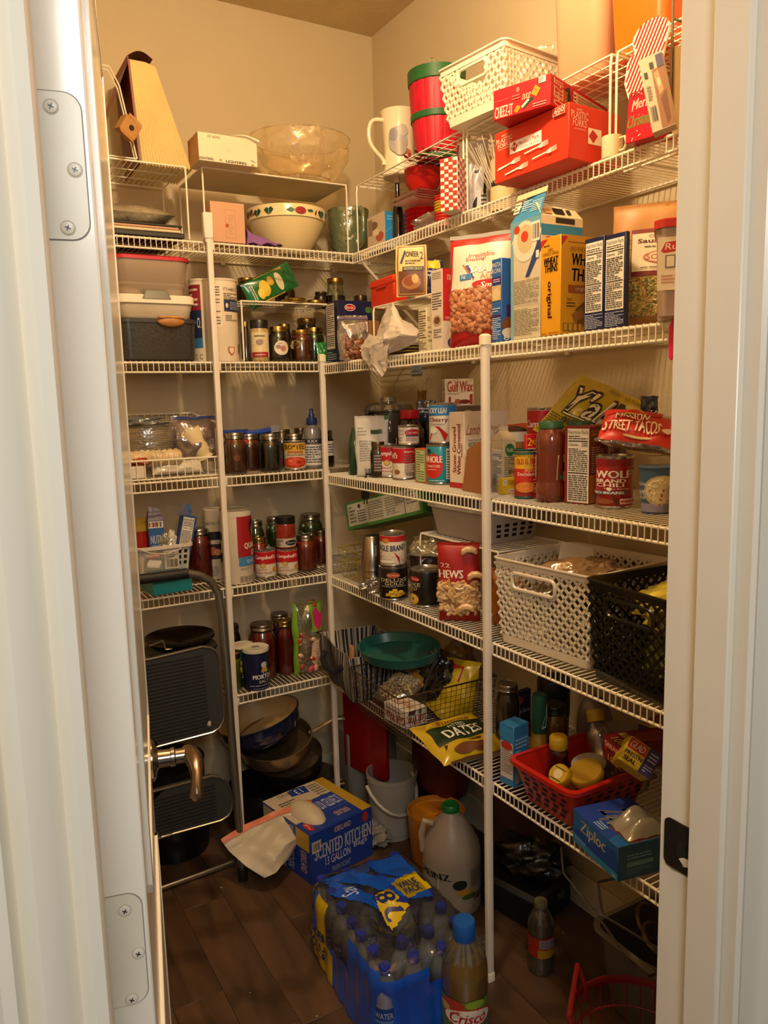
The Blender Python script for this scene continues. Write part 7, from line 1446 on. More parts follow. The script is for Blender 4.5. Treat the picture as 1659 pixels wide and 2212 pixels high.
c,r,h=place(528,1484,46,z,1384);R=canister('green seasoning canister with a cream lid left of the salt canister',528,46,1384,z,vb=1484,items=[('t','Tony',.4,.2,.9,.34,'#b9b49c',0,.3),('r',0,.5,1,1,'#1c3a22')],col='#16301c',lid='#d0c6b0',name='seasoning_canister',lidh=.008)
c,r,h=place(556,1492,56,z,1388);R=root('salt_canister','navy salt canister with a cream lid and a small yellow figure on it','canister',c)
b=MB();b.lathe([(0,0),(r*.98,0),(r,.002),(r,h-.012)],M('#1a1b40',.4),n=36,cap=False);ca=camang(c);ink(b,cyl(r*1.003,h-.012,ca-80,ca+80),[('t','MORTON',.40,.30,1.02,.42,'#e2dccf',0,0,.015),('t','SALT',.56,.19,.86,.27,'#cfcabf'),('l',.3,.1,.95,.15,'#9a98a8',1),('l',.4,.03,.9,.06,'#9a98a8',1),('e',.72,.68,.09,.08,'#b8b4b0'),('p',[(.66,.62),(.78,.62),(.84,.48),(.62,.48)],'#c9a23a'),('r',.68,.40,.70,.48,'#cfc8ba'),('r',.75,.40,.77,.48,'#cfc8ba')]);b.build('cardboard_tube',R)
b=MB();b.lathe([(r*1.0,h-.013),(r*1.03,h-.012),(r*1.03,h-.001),(r*1.0,h),(r*.95,h-.001),(0,h-.001)],M('#d6cdb8',.4),n=36,cap=False);b.box(-.012,-.010,h-.001,.012,.008,h+.0003,M('#8a867a',.5));b.build('lid',R)
pb_=sy(668,-.245,z);hb=hgt(pb_,1300)
pouch('candy_bag','lime green and clear candy bag with pink wrapped sweets by the corner pole','bag',tuple(pb_),math.radians(-4),.105,hb,.06,CLEAR('#d8dcae',.35,.12,.12,.8,24),[('r',.0,.0,.12,1,'#7aa82c'),('r',.55,.6,1,1,'#6a9a2c'),('p',[(.55,.62),(.75,.56),(1,.64),(1,.88),(.8,.96),(.6,.88)],'#2a1c22'),('p',[(.58,.64),(.76,.59),(.98,.66),(.98,.86),(.8,.93),(.62,.86)],'#c22a6a'),('e',.75,.30,.26,.2,'#c9b49a'),('t',"Wrapped",.66,.14,.78,.46,'#8a3a2a',-90)],seed=141,amp=.006)
b=MB();rr=random.Random(12)
for i in range(70): b.ball((rr.uniform(-.035,.025),rr.uniform(-.015,.015)-.012,rr.uniform(.02,hb*.62)),.009,.008,.012,M(rr.choice(['#b8485c','#c9786a','#a83a2c','#d0a08a','#8c3a6a']),.3,coat=.6),n=7,k=5,rot=Matrix.Rotation(rr.uniform(0,3),3,'Y'))
o=b.build('wrapped_sweets',bpy.data.objects['candy_bag.001'] if 'candy_bag.001' in bpy.data.objects else None);o['kind']='stuff'
crumple('crumpled orange snack wrapper showing above the candy bag','snack_wrapper','wrapper',(pb_.x+.02,-.235,z+hb-.012),.022,.02,.012,M('#a8481c',.35,coat=.5),seed=142,amp=.3)
# ================================================================ lowest shelf, right wall
z=ZR[5]
# striped fabric basket
Q=P(765,1560,z)
rimL=PX(690,1368,-.50);
Zr=z+.155
a_=P(690,1366,Zr);b_=P(754,1424,Zr);c_=P(872,1392,Zr);
X=(b_-a_);wF=X.length;X.normalize();Y=Vector((-X.y,X.x,0));dF=max(.2,(c_-b_).dot(Y))
cen=(a_+b_)/2+Y*dF/2
R=root('fabric_basket','black and white striped fabric basket hanging over the front corner of the lowest right shelf','basket');R.matrix_world=basis((cen.x,cen.y,z+.003),X,Y,(0,0,1))
b=MB();h=Zr-z-.003;CRF=M('#b8ad98',.8,noise=.05);NV=M('#17182c',.8)
def wall(s0,s1,e=0):
    def f(a,t): 
        k=.80+.20*t;x=(s0[0]+(s1[0]-s0[0])*a)*wF/2*k;y=(s0[1]+(s1[1]-s0[1])*a)*dF/2*k;n=Vector((s1[1]-s0[1],-(s1[0]-s0[0]),0)).normalized();w_=.004*math.sin(a*9+t*3)+.006*math.sin(PI*t)
        return Vector((x,y,h*t))+n*(w_-e)
    return f
for s0,s1 in (((-1,-1),(1,-1)),((1,-1),(1,1)),((1,1),(-1,1)),((-1,1),(-1,-1))):
    f=wall(s0,s1);L=wF if s0[1]==s1[1] else dF;b.sheet(f,14,8,CRF);b.sheet(wall(s0,s1,.004),14,8,CRF,flip=True)
    S=sheetfn(f,nu=14,nv=8,off=.0006);S2=sheetfn(wall(s0,s1,.004),nu=14,nv=8,off=.0006,flip=-1);it=[];x=.01;rr=random.Random(6)
    while x<1:
        w_=rr.choice((.0016,.0016,.006,.008,.003))/L*1.2;it.append(('r',x,0,min(1,x+w_),1,NV));x+=w_+rr.choice((.002,.006,.003,.009))/L
    it=[(i[0],i[1],i[2],i[3],i[4],i[5]) for i in it];ink(b,Surf(S.f,S.n,14,8,.0006,0),it);ink(b,Surf(S2.f,S2.n,14,8,.0006,0),it)
b.add([(-wF*.4,-dF*.4,.002),(wF*.4,-dF*.4,.002),(wF*.4,dF*.4,.002),(-wF*.4,dF*.4,.002)],[(0,1,2,3)],CRF);b.build('striped_fabric',R)
b=MB();b.tube([(-wF*.25,-dF/2-.004,h*.72),(-wF*.2,-dF/2-.022,h*.60),(0,-dF/2-.028,h*.55),(wF*.25,-dF/2-.022,h*.60),(wF*.3,-dF/2-.004,h*.72)],.009,M('#14141f',.8),n=7);b.build('grip',R)
# teal bowl
cT=P(852,1352,z+.165);R=root('teal_bowl','shallow teal plastic tray bowl resting on the striped fabric basket','bowl',(-.335,-.66,z+.158));rt=.125
R.rotation_euler=(math.radians(-3),math.radians(-5),0)
b=MB();b.lathe([(0,0),(rt*.9,0),(rt*.95,.004),(rt*1.0,.028),(rt*1.03,.03),(rt*1.03,.033),(rt*.98,.032),(rt*.92,.006),(0,.004)],M('#1f5c56',.35,noise=.04),n=48,cap=False,sy=1.25,sx=.88);b.build('bowl_shell',R)
# fine wire basket hanging over the edge
z0=z+.006
e1=P(866,1598,z0+.0);e0=P(770,1528,z0);e2=P(938,1580,z0)
BW=M('#6a5842',.35,metal=.8)
X=(e1-e0);X.normalize();Y=Vector((-X.y,X.x,0));wW=(e1-e0).length;hW=.125;dW=.30
cen=(e0+e1)/2+Y*dW/2
R=root('fine_wire_basket','rectangular brown wire mesh basket of dry goods beside the striped fabric basket','basket');R.matrix_world=basis((cen.x,cen.y,z0),X,Y,(0,0,1));wbasket(R,wW,dW,hW,BW,st=.0155,flare=.015,rr=.0026,wr=.0008)
MW=R.matrix_world.copy()
def wloc(x,y,zz): return MW@Vector((x,y,zz))
R=root('wax_box','white paraffin wax carton with upside-down red lettering in the brown wire basket','box');R.matrix_world=MW@Matrix.Translation((wW*.04,-dW*.40,.004))@rotz(.12)
b=MB();b.box(-.02,0,0,.085,.075,.052,M('#c9bfb4',.4),bev=.001)
ink(b,flat((-.02,0,0),(.105,0,0),(0,0,.052)),[('t','Gulf Wax',.08,.12,.95,.62,'#a8301c',180,0,.02),('l',.1,.7,.9,.85,'#8a7a74',1)]);ink(b,flat((.085,0,0),(0,.075,0),(0,0,.052)),[('t','Gulf Wax',.08,.12,.95,.62,'#a8301c',180,0,.02),('p',[(.1,.75),(.4,.7),(.5,.95),(.15,.95)],'#5c2a3a'),('r',.6,.7,.75,.95,'#3a6a4a')]);ink(b,flat((-.02,0,.052),(.105,0,0),(0,.075,0)),[('t','Gulf Wax',.1,.3,.9,.7,'#b0402c')]);b.build('carton_body',R)
M1=MW@Matrix.Translation((-wW*.18,-dW*.18,.055))@Matrix.Rotation(math.radians(-66),4,'X')@Matrix.Rotation(-.25,4,'Y')
pouch('barley_bag','bag of white beans with a blue and gold label in the brown wire basket','bag',(0,0,0),0,.13,.14,.06,CLEAR('#d8c8a0',.4,.25,.15,.7,30),[('r',.0,.35,.62,1,'#c9bd98'),('r',.0,.30,.7,.42,'#1f2c66'),('r',.62,.3,1,1,'#b8843a'),('l',.1,.6,.5,.9,'#6a5c40',5),('l',.66,.5,.95,.9,'#e0d0a0',4)],seed=151,amp=.004,matrix=M1,fill=('ball',['#d2bd92','#c4ac7e','#dccba4'],170,(.1,.05,.95,.36),.0045))
pouch('bean_bag','clear bag of pale beans lying low at the left of the brown wire basket','bag',(0,0,0),0,.11,.12,.05,CLEAR('#b8a888',.4,.3,.15,.7,30),seed=152,amp=.005,matrix=MW@Matrix.Translation((-wW*.22,-dW*.36,.035))@Matrix.Rotation(math.radians(-70),4,'X'),fill=('ball',['#a88a68','#b89c78'],120,(.1,.1,.9,.9),.0048))
pouch('flour_bag','yellow and white printed bag with a red figure in the brown wire basket','bag',(0,0,0),0,.14,.15,.06,'#b8a018',[('p',[(.3,.1),(.8,.05),(.75,.7),(.4,.75)],'#b8b4ac'),('p',[(.35,.7),(.65,.55),(.7,.85),(.4,.9)],'#a8281c')],seed=153,amp=.006,matrix=MW@Matrix.Translation((wW*.22,dW*.22,.012))@rotz(.5)@Matrix.Rotation(math.radians(-22),4,'X'))
crumple('black plastic bag with a pale zip edge standing in the brown wire basket','black_bag','bag',wloc(-.0,dW*.18,.10),.045,.05,.075,M('#151310',.25,coat=.6),seed=154,amp=.3)
q0=wloc(-.01,dW*.02,.03);q1=wloc(.04,dW*.1,.165);b=MB();sd=Vector((.012,.006,0));b.add([q0-sd,q0+sd,q1+sd,q1-sd,q0-sd+Vector((0,.003,0)),q0+sd+Vector((0,.003,0)),q1+sd+Vector((0,.003,0)),q1-sd+Vector((0,.003,0))],[(0,1,2,3),(7,6,5,4),(0,4,5,1),(2,6,7,3),(1,5,6,2),(0,3,7,4)],M('#6a6050',.3,coat=.5));tag(b.build('zip_strip'),'pale plastic zip strip standing diagonally in the brown wire basket','strip')
# clothespin on the fabric basket rim
t0=PX(762,1392,-.505);R=root('clothespin','wooden clothespin clipped on the rim of the striped fabric basket','clothespin');pc=P(760,1420,Zr-.012);R.matrix_world=basis((pc.x-.006,pc.y-.008,Zr-.045),X,Y,(0,0,1))@Matrix.Rotation(.06,4,'Y')
for s in (-1,1):
    b=MB();b.prism([(s*.0015,0),(s*.006,.0),(s*.0075,.03),(s*.006,.075),(s*.003,.075),(s*.0012,.035)][::s],-.005,.005,M('#b98a4c',.6,noise=.1,ns=80),T=Matrix(((1,0,0,0),(0,0,1,0),(0,1,0,0),(0,0,0,1))));b.build('prong',R)
b=MB();b.tube([(-.008,-.006,.036),(.008,-.006,.036),(.008,.006,.036),(-.008,.006,.036)],.0012,M('#6a6a6a',.3,metal=1),n=5,closed=True);b.build('spring',R)
# dates bag
BLp=P(1005,1655,z+.004);pD=P(1005,1620,z+.012)
M1=basis((pD.x-.01,pD.y+.03,z+.016),(.35,-.93,0),Vector((.93,.35,0)).cross(Vector((0,0,1)))*0+Vector((-.30,-.12,.0))+Vector((0,0,-1)),(.93,.35,.25)) if False else None
Xd=(P(1064,1585,z)-P(985,1608,z)).normalized();Zd=Vector((-Xd.y,Xd.x,0))
tilt=math.radians(14);Zv=(Zd*math.cos(tilt)+Vector((0,0,math.sin(tilt))));Yv=Zv.cross(Xd)
pouch('dates_bag','yellow and green bag of pitted dates lying across the front of the lowest right shelf','bag',(0,0,0),0,.20,.165,.05,'#b89a1c',[('r',.10,.30,.96,.74,'#1c2c16'),('p',[(.12,.74),(.9,.74),(.8,.92),(.2,.9)],'#c9ac2c'),('t','Sunrise',.3,.77,.85,.88,'#8c2a24',0,.2),('t','PITTED',.40,.60,.66,.69,'#d8d4c4',0,0,0),('t','DATES',.26,.36,.80,.58,'#e0dccb',0,0,.02),('p',[(.1,.0),(.6,.0),(.7,.26),(.15,.28)],'#4a2a18'),('e',.4,.14,.18,.08,'#6a3c20'),('e',.6,.1,.12,.06,'#5c3018')],seed=161,amp=.004,matrix=basis(P(1030,1655,z)+Vector((0,0,.026)),Xd,Yv,Zv))
pouch('lentil_bag','second yellow snack bag half under the brown wire basket','bag',(0,0,0),0,.12,.10,.03,'#a8901c',seed=162,amp=.004,matrix=basis(P(975,1565,z)+Vector((.03,0,.016)),Xd,Yv,Zv))
crumple('yellow brown bag at the back of the lowest right shelf behind the wire basket','snack_bag','bag',tuple(sx(990,-.08,z+.08)),.05,.05,.06,M('#7a5c1c',.4),seed=163,amp=.25)
# jars behind the pole
jarS('tall jar of brown grains with a silver lid right behind the right pole',1097,52,1590,1466,z,'#3a2814',x=-.26)
def bt(label,u,w,vb,vt,z,x,body,cap,capf,rz=0,rot=None,**k): pass
o=carton('rice_box','navy rice mix carton with an orange base behind the lemon bottle','box',tuple(sx(1108,-.215,z)),z,1500,A=.015,Cc=.07,yaw=.1,col='#1d1a3c',faces={'R':[('r',0,0,1,.32,'#b0641c'),('e',.35,.82,.22,.08,'#a82a24'),('t','Recipe Secrets',.12,.52,.95,.64,'#cfc8d8',0,.2),('t','Onion',.3,.16,.7,.26,'#d8a868')]})
c,r,h=place(1165,1600,44,z,1497,x=-.29,narrow=True)
R=bottle('lemon juice bottle with a dark green cap and white drop emblem',c,[(0,0),(r*1.0,0),(r*1.1,.02),(r*1.05,h*.3),(r*.7,h*.52),(r*.5,h*.58)],M('#8c6a1c',.15,coat=.8),parts=[('cap',[(r*.72,h*.56),(r*.78,h*.58),(r*.72,h*.97),(r*.66,h),(0,h)],M('#0f4a34',.4),[('p',[(.60,.1),(.66,.3),(.8,.55),(.86,.9),(.9,.5),(.8,.15)],'#c9cdbf'),('p',[(.65,.16),(.68,.3),(.78,.48),(.84,.7),(.84,.45),(.78,.2)],'#0f4a34')],h*.58,h*.38,r*.785)])
c,r,h=place(1195,None,66,z,1452,x=-.14);bottle('tall black sauce jar at the back under the black lattice basket',c,[(0,0),(r,0),(r,h*.7),(r*.95,h*.74)],M('#6a3a12',.15,coat=.8),cat='jar',name='sauce_jar',parts=[('lid',[(r*1.0,h*.45),(r*1.05,h*.5),(r*1.05,h*.97),(r,h),(0,h)],M('#0d0c0b',.35))])
c,r,h=place(1195,1560,60,z,1520,x=-.23);jar('wide amber jar with a black lid behind the lemon juice bottle',c,r,hgt(c,1520),'#7a4416',lidm=M('#0e0d0c',.4))
o=carton('blue_rice_box','bright blue and white upright carton left of the red basket','box',(1110,1703),z,1572,A=(1080,1690),Cc=(1142,1690),prim='L',yaw=.15,col='#2a72a8',faces={'L':[('r',.06,.12,.94,.72,'#bdb4a8'),('l',.12,.2,.9,.66,'#6a625a',14),('p',[(0,.78),(1,.72),(1,.95),(0,.98)],'#2f7cb4'),('e',.5,.66,.4,.07,'#b0281c')],'R':[('l',.1,.55,.9,.8,'#8ab0cc',4),('r',.1,.05,.9,.5,'#8a8a8a')]})
# red basket
RB_=M('#b31f12',.35,coat=.2,noise=.03)
A=P(1134,1727,z);B=P(1237,1792,z);X=(B-A);wR_=X.length;X.normalize();Y=Vector((-X.y,X.x,0));hR=hgt(B,1698);dR_=.21
cen=(A+B)/2+Y*dR_/2;MR_=basis((cen.x,cen.y,z+.001),X,Y,(0,0,1))
tub('red plastic basket with square holes holding honey bottles on the lowest right shelf','red_basket',MR_,wR_,dR_,wR_*1.30,dR_*1.22,hR,RB_,r=.02,rim=.009,holes=(('F',5,5,.1,.9,.15,.85,2),('R',6,5,.1,.92,.15,.85,2),('L',6,5,.1,.92,.15,.85,2)),hm='#1c0b07')
def inR(x,y,zz): return MR_@Vector((x,y,zz))
HG=M('#3a120a',.1,coat=1)
YC=M('#b8961c',.4)
q=inR(-wR_*.36,-dR_*.10,.02);h=.125
bottle('honey bear style bottle with a yellow flip cap at the left in the red basket','' or q,[(0,0),(.022,0),(.026,.01),(.026,.05),(.022,.07),(.024,.08),(.018,.094)],HG,parts=[('cap',[(.021,.093),(.022,.096),(.0215,.118),(.019,.122),(0,.122)],YC)],name='honey_bottle')
M2=MR_@Matrix.Translation((-.00,-dR_*.20,.055))@Matrix.Rotation(math.radians(48),4,'X')@Matrix.Rotation(.15,4,'Y')
R=bottle('honey bottle tipped forward showing the round label on its yellow cap','' or (0,0,0),[(0,-.03),(.028,-.03),(.03,-.02),(.03,.02),(.02,.035)],M('#7a5428',.12,coat=1),parts=[('cap',[(.024,.034),(.025,.036),(.025,.052),(.022,.056),(0,.056)],YC)],name='honey_bottle');R.matrix_world=M2
b=MB();b.lathe([(.011,.0563),(0,.0565)],M('#cfc29c',.5),n=16,cap=False);b.box(-.015,.012,.056,.015,.014,.0566,M('#1c1810',.5));b.box(-.015,-.014,.056,.015,-.012,.0566,M('#1c1810',.5));b.build('cap_label',R)
M2=MR_@Matrix.Translation((wR_*.25,-dR_*.05,.055))@Matrix.Rotation(math.radians(25),4,'X')
R=bottle('wide honey jar with a plain yellow lid in the middle of the red basket','' or (0,0,0),[(0,-.03),(.036,-.03),(.038,-.02),(.038,.02),(.034,.03)],M('#5c3a1c',.15,coat=1),cat='jar',name='honey_jar',parts=[('lid',[(.039,.028),(.040,.030),(.040,.044),(.037,.048),(0,.048)],M('#a8841c',.45))]);R.matrix_world=M2
M2=MR_@Matrix.Translation((wR_*.20,dR_*.25,.05))@Matrix.Rotation(math.radians(-26),4,'Y')@Matrix.Rotation(math.radians(-8),4,'X')
R=bottle('tall empty clear dressing bottle with a yellow cap leaning in the red basket','' or (0,0,0),[(0,-.03),(.032,-.03),(.034,-.02),(.034,.04),(.028,.06),(.024,.075),(.030,.09),(.030,.105),(.018,.128),(.014,.132)],CLEAR('#c9b8a4',.35,.15,.08),parts=[('cap',[(.019,.130),(.020,.133),(.020,.155),(.018,.158),(0,.158)],YC)],name='dressing_bottle');R.matrix_world=M2
b=MB();ink(b,cyl(.0345,.05,200,330,z0=-.01),[('r',0,0,1,1,'#5c2018'),('e',.5,.5,.3,.3,'#a83c2c')]);b.build('label',R)
b=MB();M2=MR_@Matrix.Translation((.02,.0,.098));b.lathe([(.0,0),(.038,0),(.040,.002),(.038,.004),(0,.004)],CLEAR('#d8d4cc',.3,.5,.2),n=26,T=M2@Matrix.Rotation(.2,4,'X'));tag(b.build('plastic_disc'),'loose clear plastic lid lying behind the honey caps in the red basket','lid')
c,r,h=place(1345,None,84,z,1560,x=-.15);c=Vector(sx(1330,-.12,z))
jar('grey canister with a white lid at the back behind the wrap boxes',c,.045,hgt(c,1568),'#5a1410',lidm=M('#9a968c',.5),cat='canister',name='round_canister')
crumple('dusty clear jug at the back between the dressing bottle and wrap boxes','clear_jug','jug',tuple(sx(1285,-.12,z+.09)),.045,.045,.09,CLEAR('#a08a80',.2,.45,.4),seed=171,amp=.06)
# wire riser with wrap boxes
hS=.155
o=riser('white wire riser under the plastic wrap boxes at the right of the lowest shelf',(0,0,0),0,.30,.20,hS,step=.02);o.rotation_euler=(0,0,PI/2);o.location=(-.10,-1.96,z)
g0=P(1333,1668,z+hS)
def lyingbox(name,label,pA,pB,zz,dep,h,mat,ff,ft,fr=None):
    "pA left-front, pB right-front base pixels"
    A=P(*pA,zz);B=P(*pB,zz);X=(B-A);w=X.length;X.normalize();Y=Vector((-X.y,X.x,0))
    R=root(name,label,'box');R.matrix_world=basis(A,X,Y,(0,0,1));b=MB();b.box(0,0,0,w,dep,h,M(mat,.35),bev=.001)
    ink(b,flat((0,0,0),(w,0,0),(0,0,h)),ff);ink(b,flat((0,0,h),(w,0,0),(0,dep,0)),ft)
    if fr: ink(b,flat((w,0,0),(0,dep,0),(0,0,h)),fr)
    b.build('carton_body',R);return R,w
lyingbox('wrap_box','dark red plastic wrap carton with gold hundred on its end, on the white riser',(1302,1633),(1342,1668),z+hS,.20,.05,'#6a1712',[('r',.1,.4,.9,.9,'#a3201a'),('t','SARAN',.12,.62,.86,.84,'#e6d4c8'),('t','100',.3,.06,.85,.34,'#c99a6a'),('p',[(.2,.45),(.7,.48),(.75,.56),(.25,.54)],'#2a1c1c')],[('l',.1,.1,.9,.3,'#a8863a',1),('e',.5,.5,.3,.3,'#8c3a2a'),('t','100',.3,.02,.8,.12,'#d0b070')])
R=root('wrap_box','yellow red and blue press wrap carton resting tilted over the red wrap carton','box')
t0=PX(1318,1653,-.40);gA=P(1336,1640,z+hS+.055);gB=P(1373,1664,z+hS+.035);gC=P(1375,1594,z+hS+.085)
X=(P(1373,1664,z+hS+.03)-P(1335,1638,z+hS+.05));wG=X.length;X.normalize();U=P(1370,1592,z+hS+.085)-P(1335,1638,z+hS+.05);U=U-X*U.dot(X);hG=U.length;U.normalize();Yv=U.cross(X)
R.matrix_world=basis(P(1335,1638,z+hS+.05),X,Yv,U);b=MB();b.box(0,0,0,wG*1.0+.03,.06,hG*1.0,M('#c9b02c',.35),bev=.001)
ink(b,flat((0,0,0),(wG+.03,0,0),(0,0,hG)),[('r',.62,0,1,1,'#2c2c6a'),('r',.04,.58,.6,.96,'#b3241c'),('t','GLAD',.10,.64,.54,.90,'#efe6d8',0,.1,.02),('t',"PRESS'N",.06,.34,.58,.5,'#1c2040',0,0,.01),('t','SEAL',.1,.12,.48,.28,'#1c2040',0,0,.01),('l',.7,.5,.95,.9,'#a8a8c8',3),('l',.7,.1,.95,.4,'#a8a8c8',3)]);b.build('carton_body',R)
lyingbox('wrap_box','colourful food wrap carton behind at the far right on the white riser',(1378,1600),(1428,1618),z+hS,.12,.04,'#5c3a1c',[('r',0,0,1,1,'#26306a')],[('e',.4,.5,.4,.35,'#8c4a20'),('r',.0,.0,1,.12,'#b8942c')])
crumple('clear zip bag bulging under the riser beside the red basket','zip_bag','bag',tuple(P(1345,1730,z+.03)+Vector((.06,.05,.02))),.06,.05,.035,CLEAR('#8a8476',.35,.35,.12,.8,30),seed=172,amp=.3)
# freezer bag box overhanging the front
A=P(1240,1835,z+.002);B=P(1330,1908,z+.002)
A=P(1238,1815,z);B=P(1334,1906,z)
X=(B-A);wZ=X.length;X.normalize();Y=Vector((-X.y,X.x,0));hZ=hgt(B,1832)
R=root('freezer_bag_box','bright blue freezer bag carton hanging over the front of the lowest right shelf','box');R.matrix_world=basis((A.x,A.y,z+.001),X,Y,(0,0,1))
dZ=.135;b=MB();b.box(0,0,0,wZ,dZ,hZ,M('#1d5fa8',.32,coat=.3),bev=.001)
ink(b,flat((0,0,0),(wZ,0,0),(0,0,hZ)),[('p',[(0,0),(0,.30),(.4,.18),(1,.22),(1,0)],'#2a7ab0'),('p',[(0,.32),(.4,.2),(1,.24),(1,.5),(.95,.8),(.2,.6)],'#16409a'),('t','Ziploc',.18,.40,.74,.86,'#d8d0bc',0,.08,.03),('t','FREEZER',.06,.14,.30,.24,'#8ab8d8'),('t','38',.88,.03,.96,.14,'#a8c8dc')])
ink(b,flat((0,0,hZ),(wZ,0,0),(0,dZ,0)),[('p',[(0,0),(.8,0),(.5,1),(0,1)],'#2440a0'),('t','Zip',.20,.18,.5,.72,'#d8d0bc',0,.3,.03),('r',.55,.2,.99,.98,'#6a5c40'),('p',[(.6,.2),(.98,.25),(.98,.5),(.7,.5)],'#8c4020'),('p',[(.55,.5),(.9,.45),(.99,.9),(.6,.95)],'#2c4a2c'),('l',.4,.04,.6,.18,'#9ac4dc',3)])
ink(b,flat((wZ,0,0),(0,dZ,0),(0,0,hZ)),[('r',0,0,1,1,'#164a6c'),('l',.15,.55,.7,.72,'#6a96b0',2),('r',.15,.35,.6,.48,'#5a86a0'),('l',.15,.12,.6,.3,'#4a7490',3)]);b.build('carton_body',R)
b=MB();W=wob(5,.006);b.sheet(lambda a,t:(wZ*(.5+.48*a),dZ*(.2+.8*t),hZ+.003+.035*math.sin(PI*min(1,t*1.1))*math.sin(PI*a)**.8*abs(1+.4*math.sin(9*a))+abs(W(a,t))),18,14,CLEAR('#c9c2b0',.12,.38,.2,.6,24));b.build('loose_bag',R)
# ================================================================ on the floor
# trash bag carton
o=carton('trash_bag_carton','blue and white carton of scented kitchen bags with a torn open top on the floor','box',(674,1914),0,1803,A=(572,1880),Cc=(806,1846),prim='R',col='#1b3a94',rough=.35,
 faces={'R':[('t','SCENTED KITCHEN',.06,.44,.97,.72,'#cfd3dc',0,0,.008),('t','13 GALLON',.22,.26,.62,.42,'#cfd3dc'),('t','Bags',.68,.32,.9,.46,'#cfd3dc'),('t','KIRKLAND',.38,.82,.64,.93,'#d8b090',0,.05),('r',.02,.60,.16,.82,'#b8b0a8'),('b',.04,.64,.14,.78,'#2a2a30'),('e',.88,.86,.05,.10,'#a8321c'),('t','FRESH SCENT',.32,.08,.62,.18,'#9aa4c4'),('r',.0,.97,1,1,'#2748a4')],
  'L':[('r',.02,.0,.48,.97,'#b3a48e'),('p',[(.05,.2),(.3,.1),(.45,.5),(.2,.7)],'#b5602c'),('t','SCENTED KITCHEN',.52,.08,.66,.93,'#cfd3dc',-90,0,.006),('t','Bags',.40,.08,.5,.3,'#cfd3dc',-90),('r',.72,.62,.98,.97,'#b8942c'),('t','KIRKLAND',.80,.16,.92,.58,'#d8b090',-90)],
  'U':[('r',0,0,.9,.28,'#1b3a94'),('r',.84,0,1,1,'#b8942c'),('r',.0,.28,.84,1,'#c4b6a0'),('p',[(.36,.84),(.62,.80),(.66,.97),(.5,1),(.38,.98)],'#1f3c8c'),('t','13',.46,.84,.56,.96,'#d0d4dc',180),('t','200 BAGS',.2,.9,.4,.97,'#5a5040',180),('l',.66,.6,.82,.95,'#6a6050',6),('r',.3,.28,.84,.62,'#1f3fa0'),('t','SCENTED KITCHEN',.32,.34,.82,.54,'#cfd3dc',180),('t','KIRKLAND',.52,.1,.74,.2,'#d8b090',180),('e',.08,.13,.05,.10,'#b3281c'),('t','7',.06,.07,.10,.19,'#e0c8b8'),('l',.1,.6,.35,.8,'#5a5040',4),('e',.42,.6,.08,.05,'#c9641c')]})
w_,l_,h_=o['dims']
b=MB();b.ball((w_*.26,l_*.40,h_-.012),w_*.19,l_*.33,.045,M('#c4b8a0',.6,noise=.06,bump=.3,bs=60),n=24,k=12);b.build('bag_roll',o)
R=root('trash_bag','white drawstring trash bag with a coral band pulled out of the blue carton','bag')
pts=[[(478,1815),(525,1785),(590,1755),(655,1735)],[(495,1838),(550,1815),(612,1785),(676,1768)],[(530,1870),(585,1852),(632,1822),(668,1796)],[(572,1896),(598,1884),(625,1850),(650,1815)]]
rows=[]
for j,r in enumerate(pts):
    rows.append([P(u,v,.150-.030*j+.035*(i/3)) for i,(u,v) in enumerate(r)])
def trash(a,t,off=0):
    k=a*3;i=min(int(k),2);f=k-i;kk=t*3;j=min(int(kk),2);g=kk-j
    p=(rows[j][i]*(1-f)+rows[j][i+1]*f)*(1-g)+(rows[j+1][i]*(1-f)+rows[j+1][i+1]*f)*g
    n=.005*(math.sin(9*a+5*t)+.7*math.sin(17*a-7*t+1)+.5*math.sin(27*t+13*a))*(.4+.6*math.sin(PI*a))
    return p+Vector((-.35*n,-.6*n,.6*n+.012*math.sin(PI*a)*math.sin(PI*t)))+Vector((.0,off*.7,-off))
TB=TRANSL('#cfc4b0',.4,.25);b=MB();b.sheet(lambda a,t:trash(a,t),26,22,TB);b.sheet(lambda a,t:trash(a,t,.002),26,22,TB,flip=True);b.build('bag_film',R,ang=20)
b=MB();b.sheet(lambda a,t:trash(a*.86,-.015+.14*t)+Vector((-.001,-.0015,.002)),22,3,M('#c9765a',.45,noise=.15,ns=40));b.build('coral_band',R)
# step stool folded against the shelves
def SPl(u,v):
    "point on the leaning plane of the folded stool"
    n=Vector((0,.96,-.11));d=ray(u,v);q=Vector((0,-.46,0));t=(q-CAM).dot(n)/d.dot(n);return CAM+d*t
SM=M('#85827a',.35,metal=.85,noise=.08);CHR=M('#a8a49a',.25,metal=.95)
xr=SPl(524,1890).x;xl=xr-.44
R=root('step_stool','folded grey step stool with ribbed black steps leaning by the door','step stool',(xr,-.46,0))
def loc(p): return Vector(p)-Vector((xr,-.46,0))
hp=SPl(400,1238);top=hp.z
rail=[SPl(525,1888),SPl(512,1740),SPl(498,1560),SPl(488,1420),SPl(480,1330),SPl(472,1282),SPl(455,1255),SPl(430,1242),SPl(405,1238)]
rl=[loc(p) for p in rail];rl[0].z=.012
ml=Vector((xl-xr,0,0))
left=[Vector((ml.x-p.x,p.y,p.z)) for p in rl]
b=MB();b.tube(rl,.0125,SM,n=12);b.build('side_rail',R);b=MB();b.tube(left,.0125,SM,n=12);b.build('side_rail',R)
b=MB();b.tube([rl[-1],left[-1]],.0155,M('#18171a',.6),n=14);b.build('padded_grip',R)
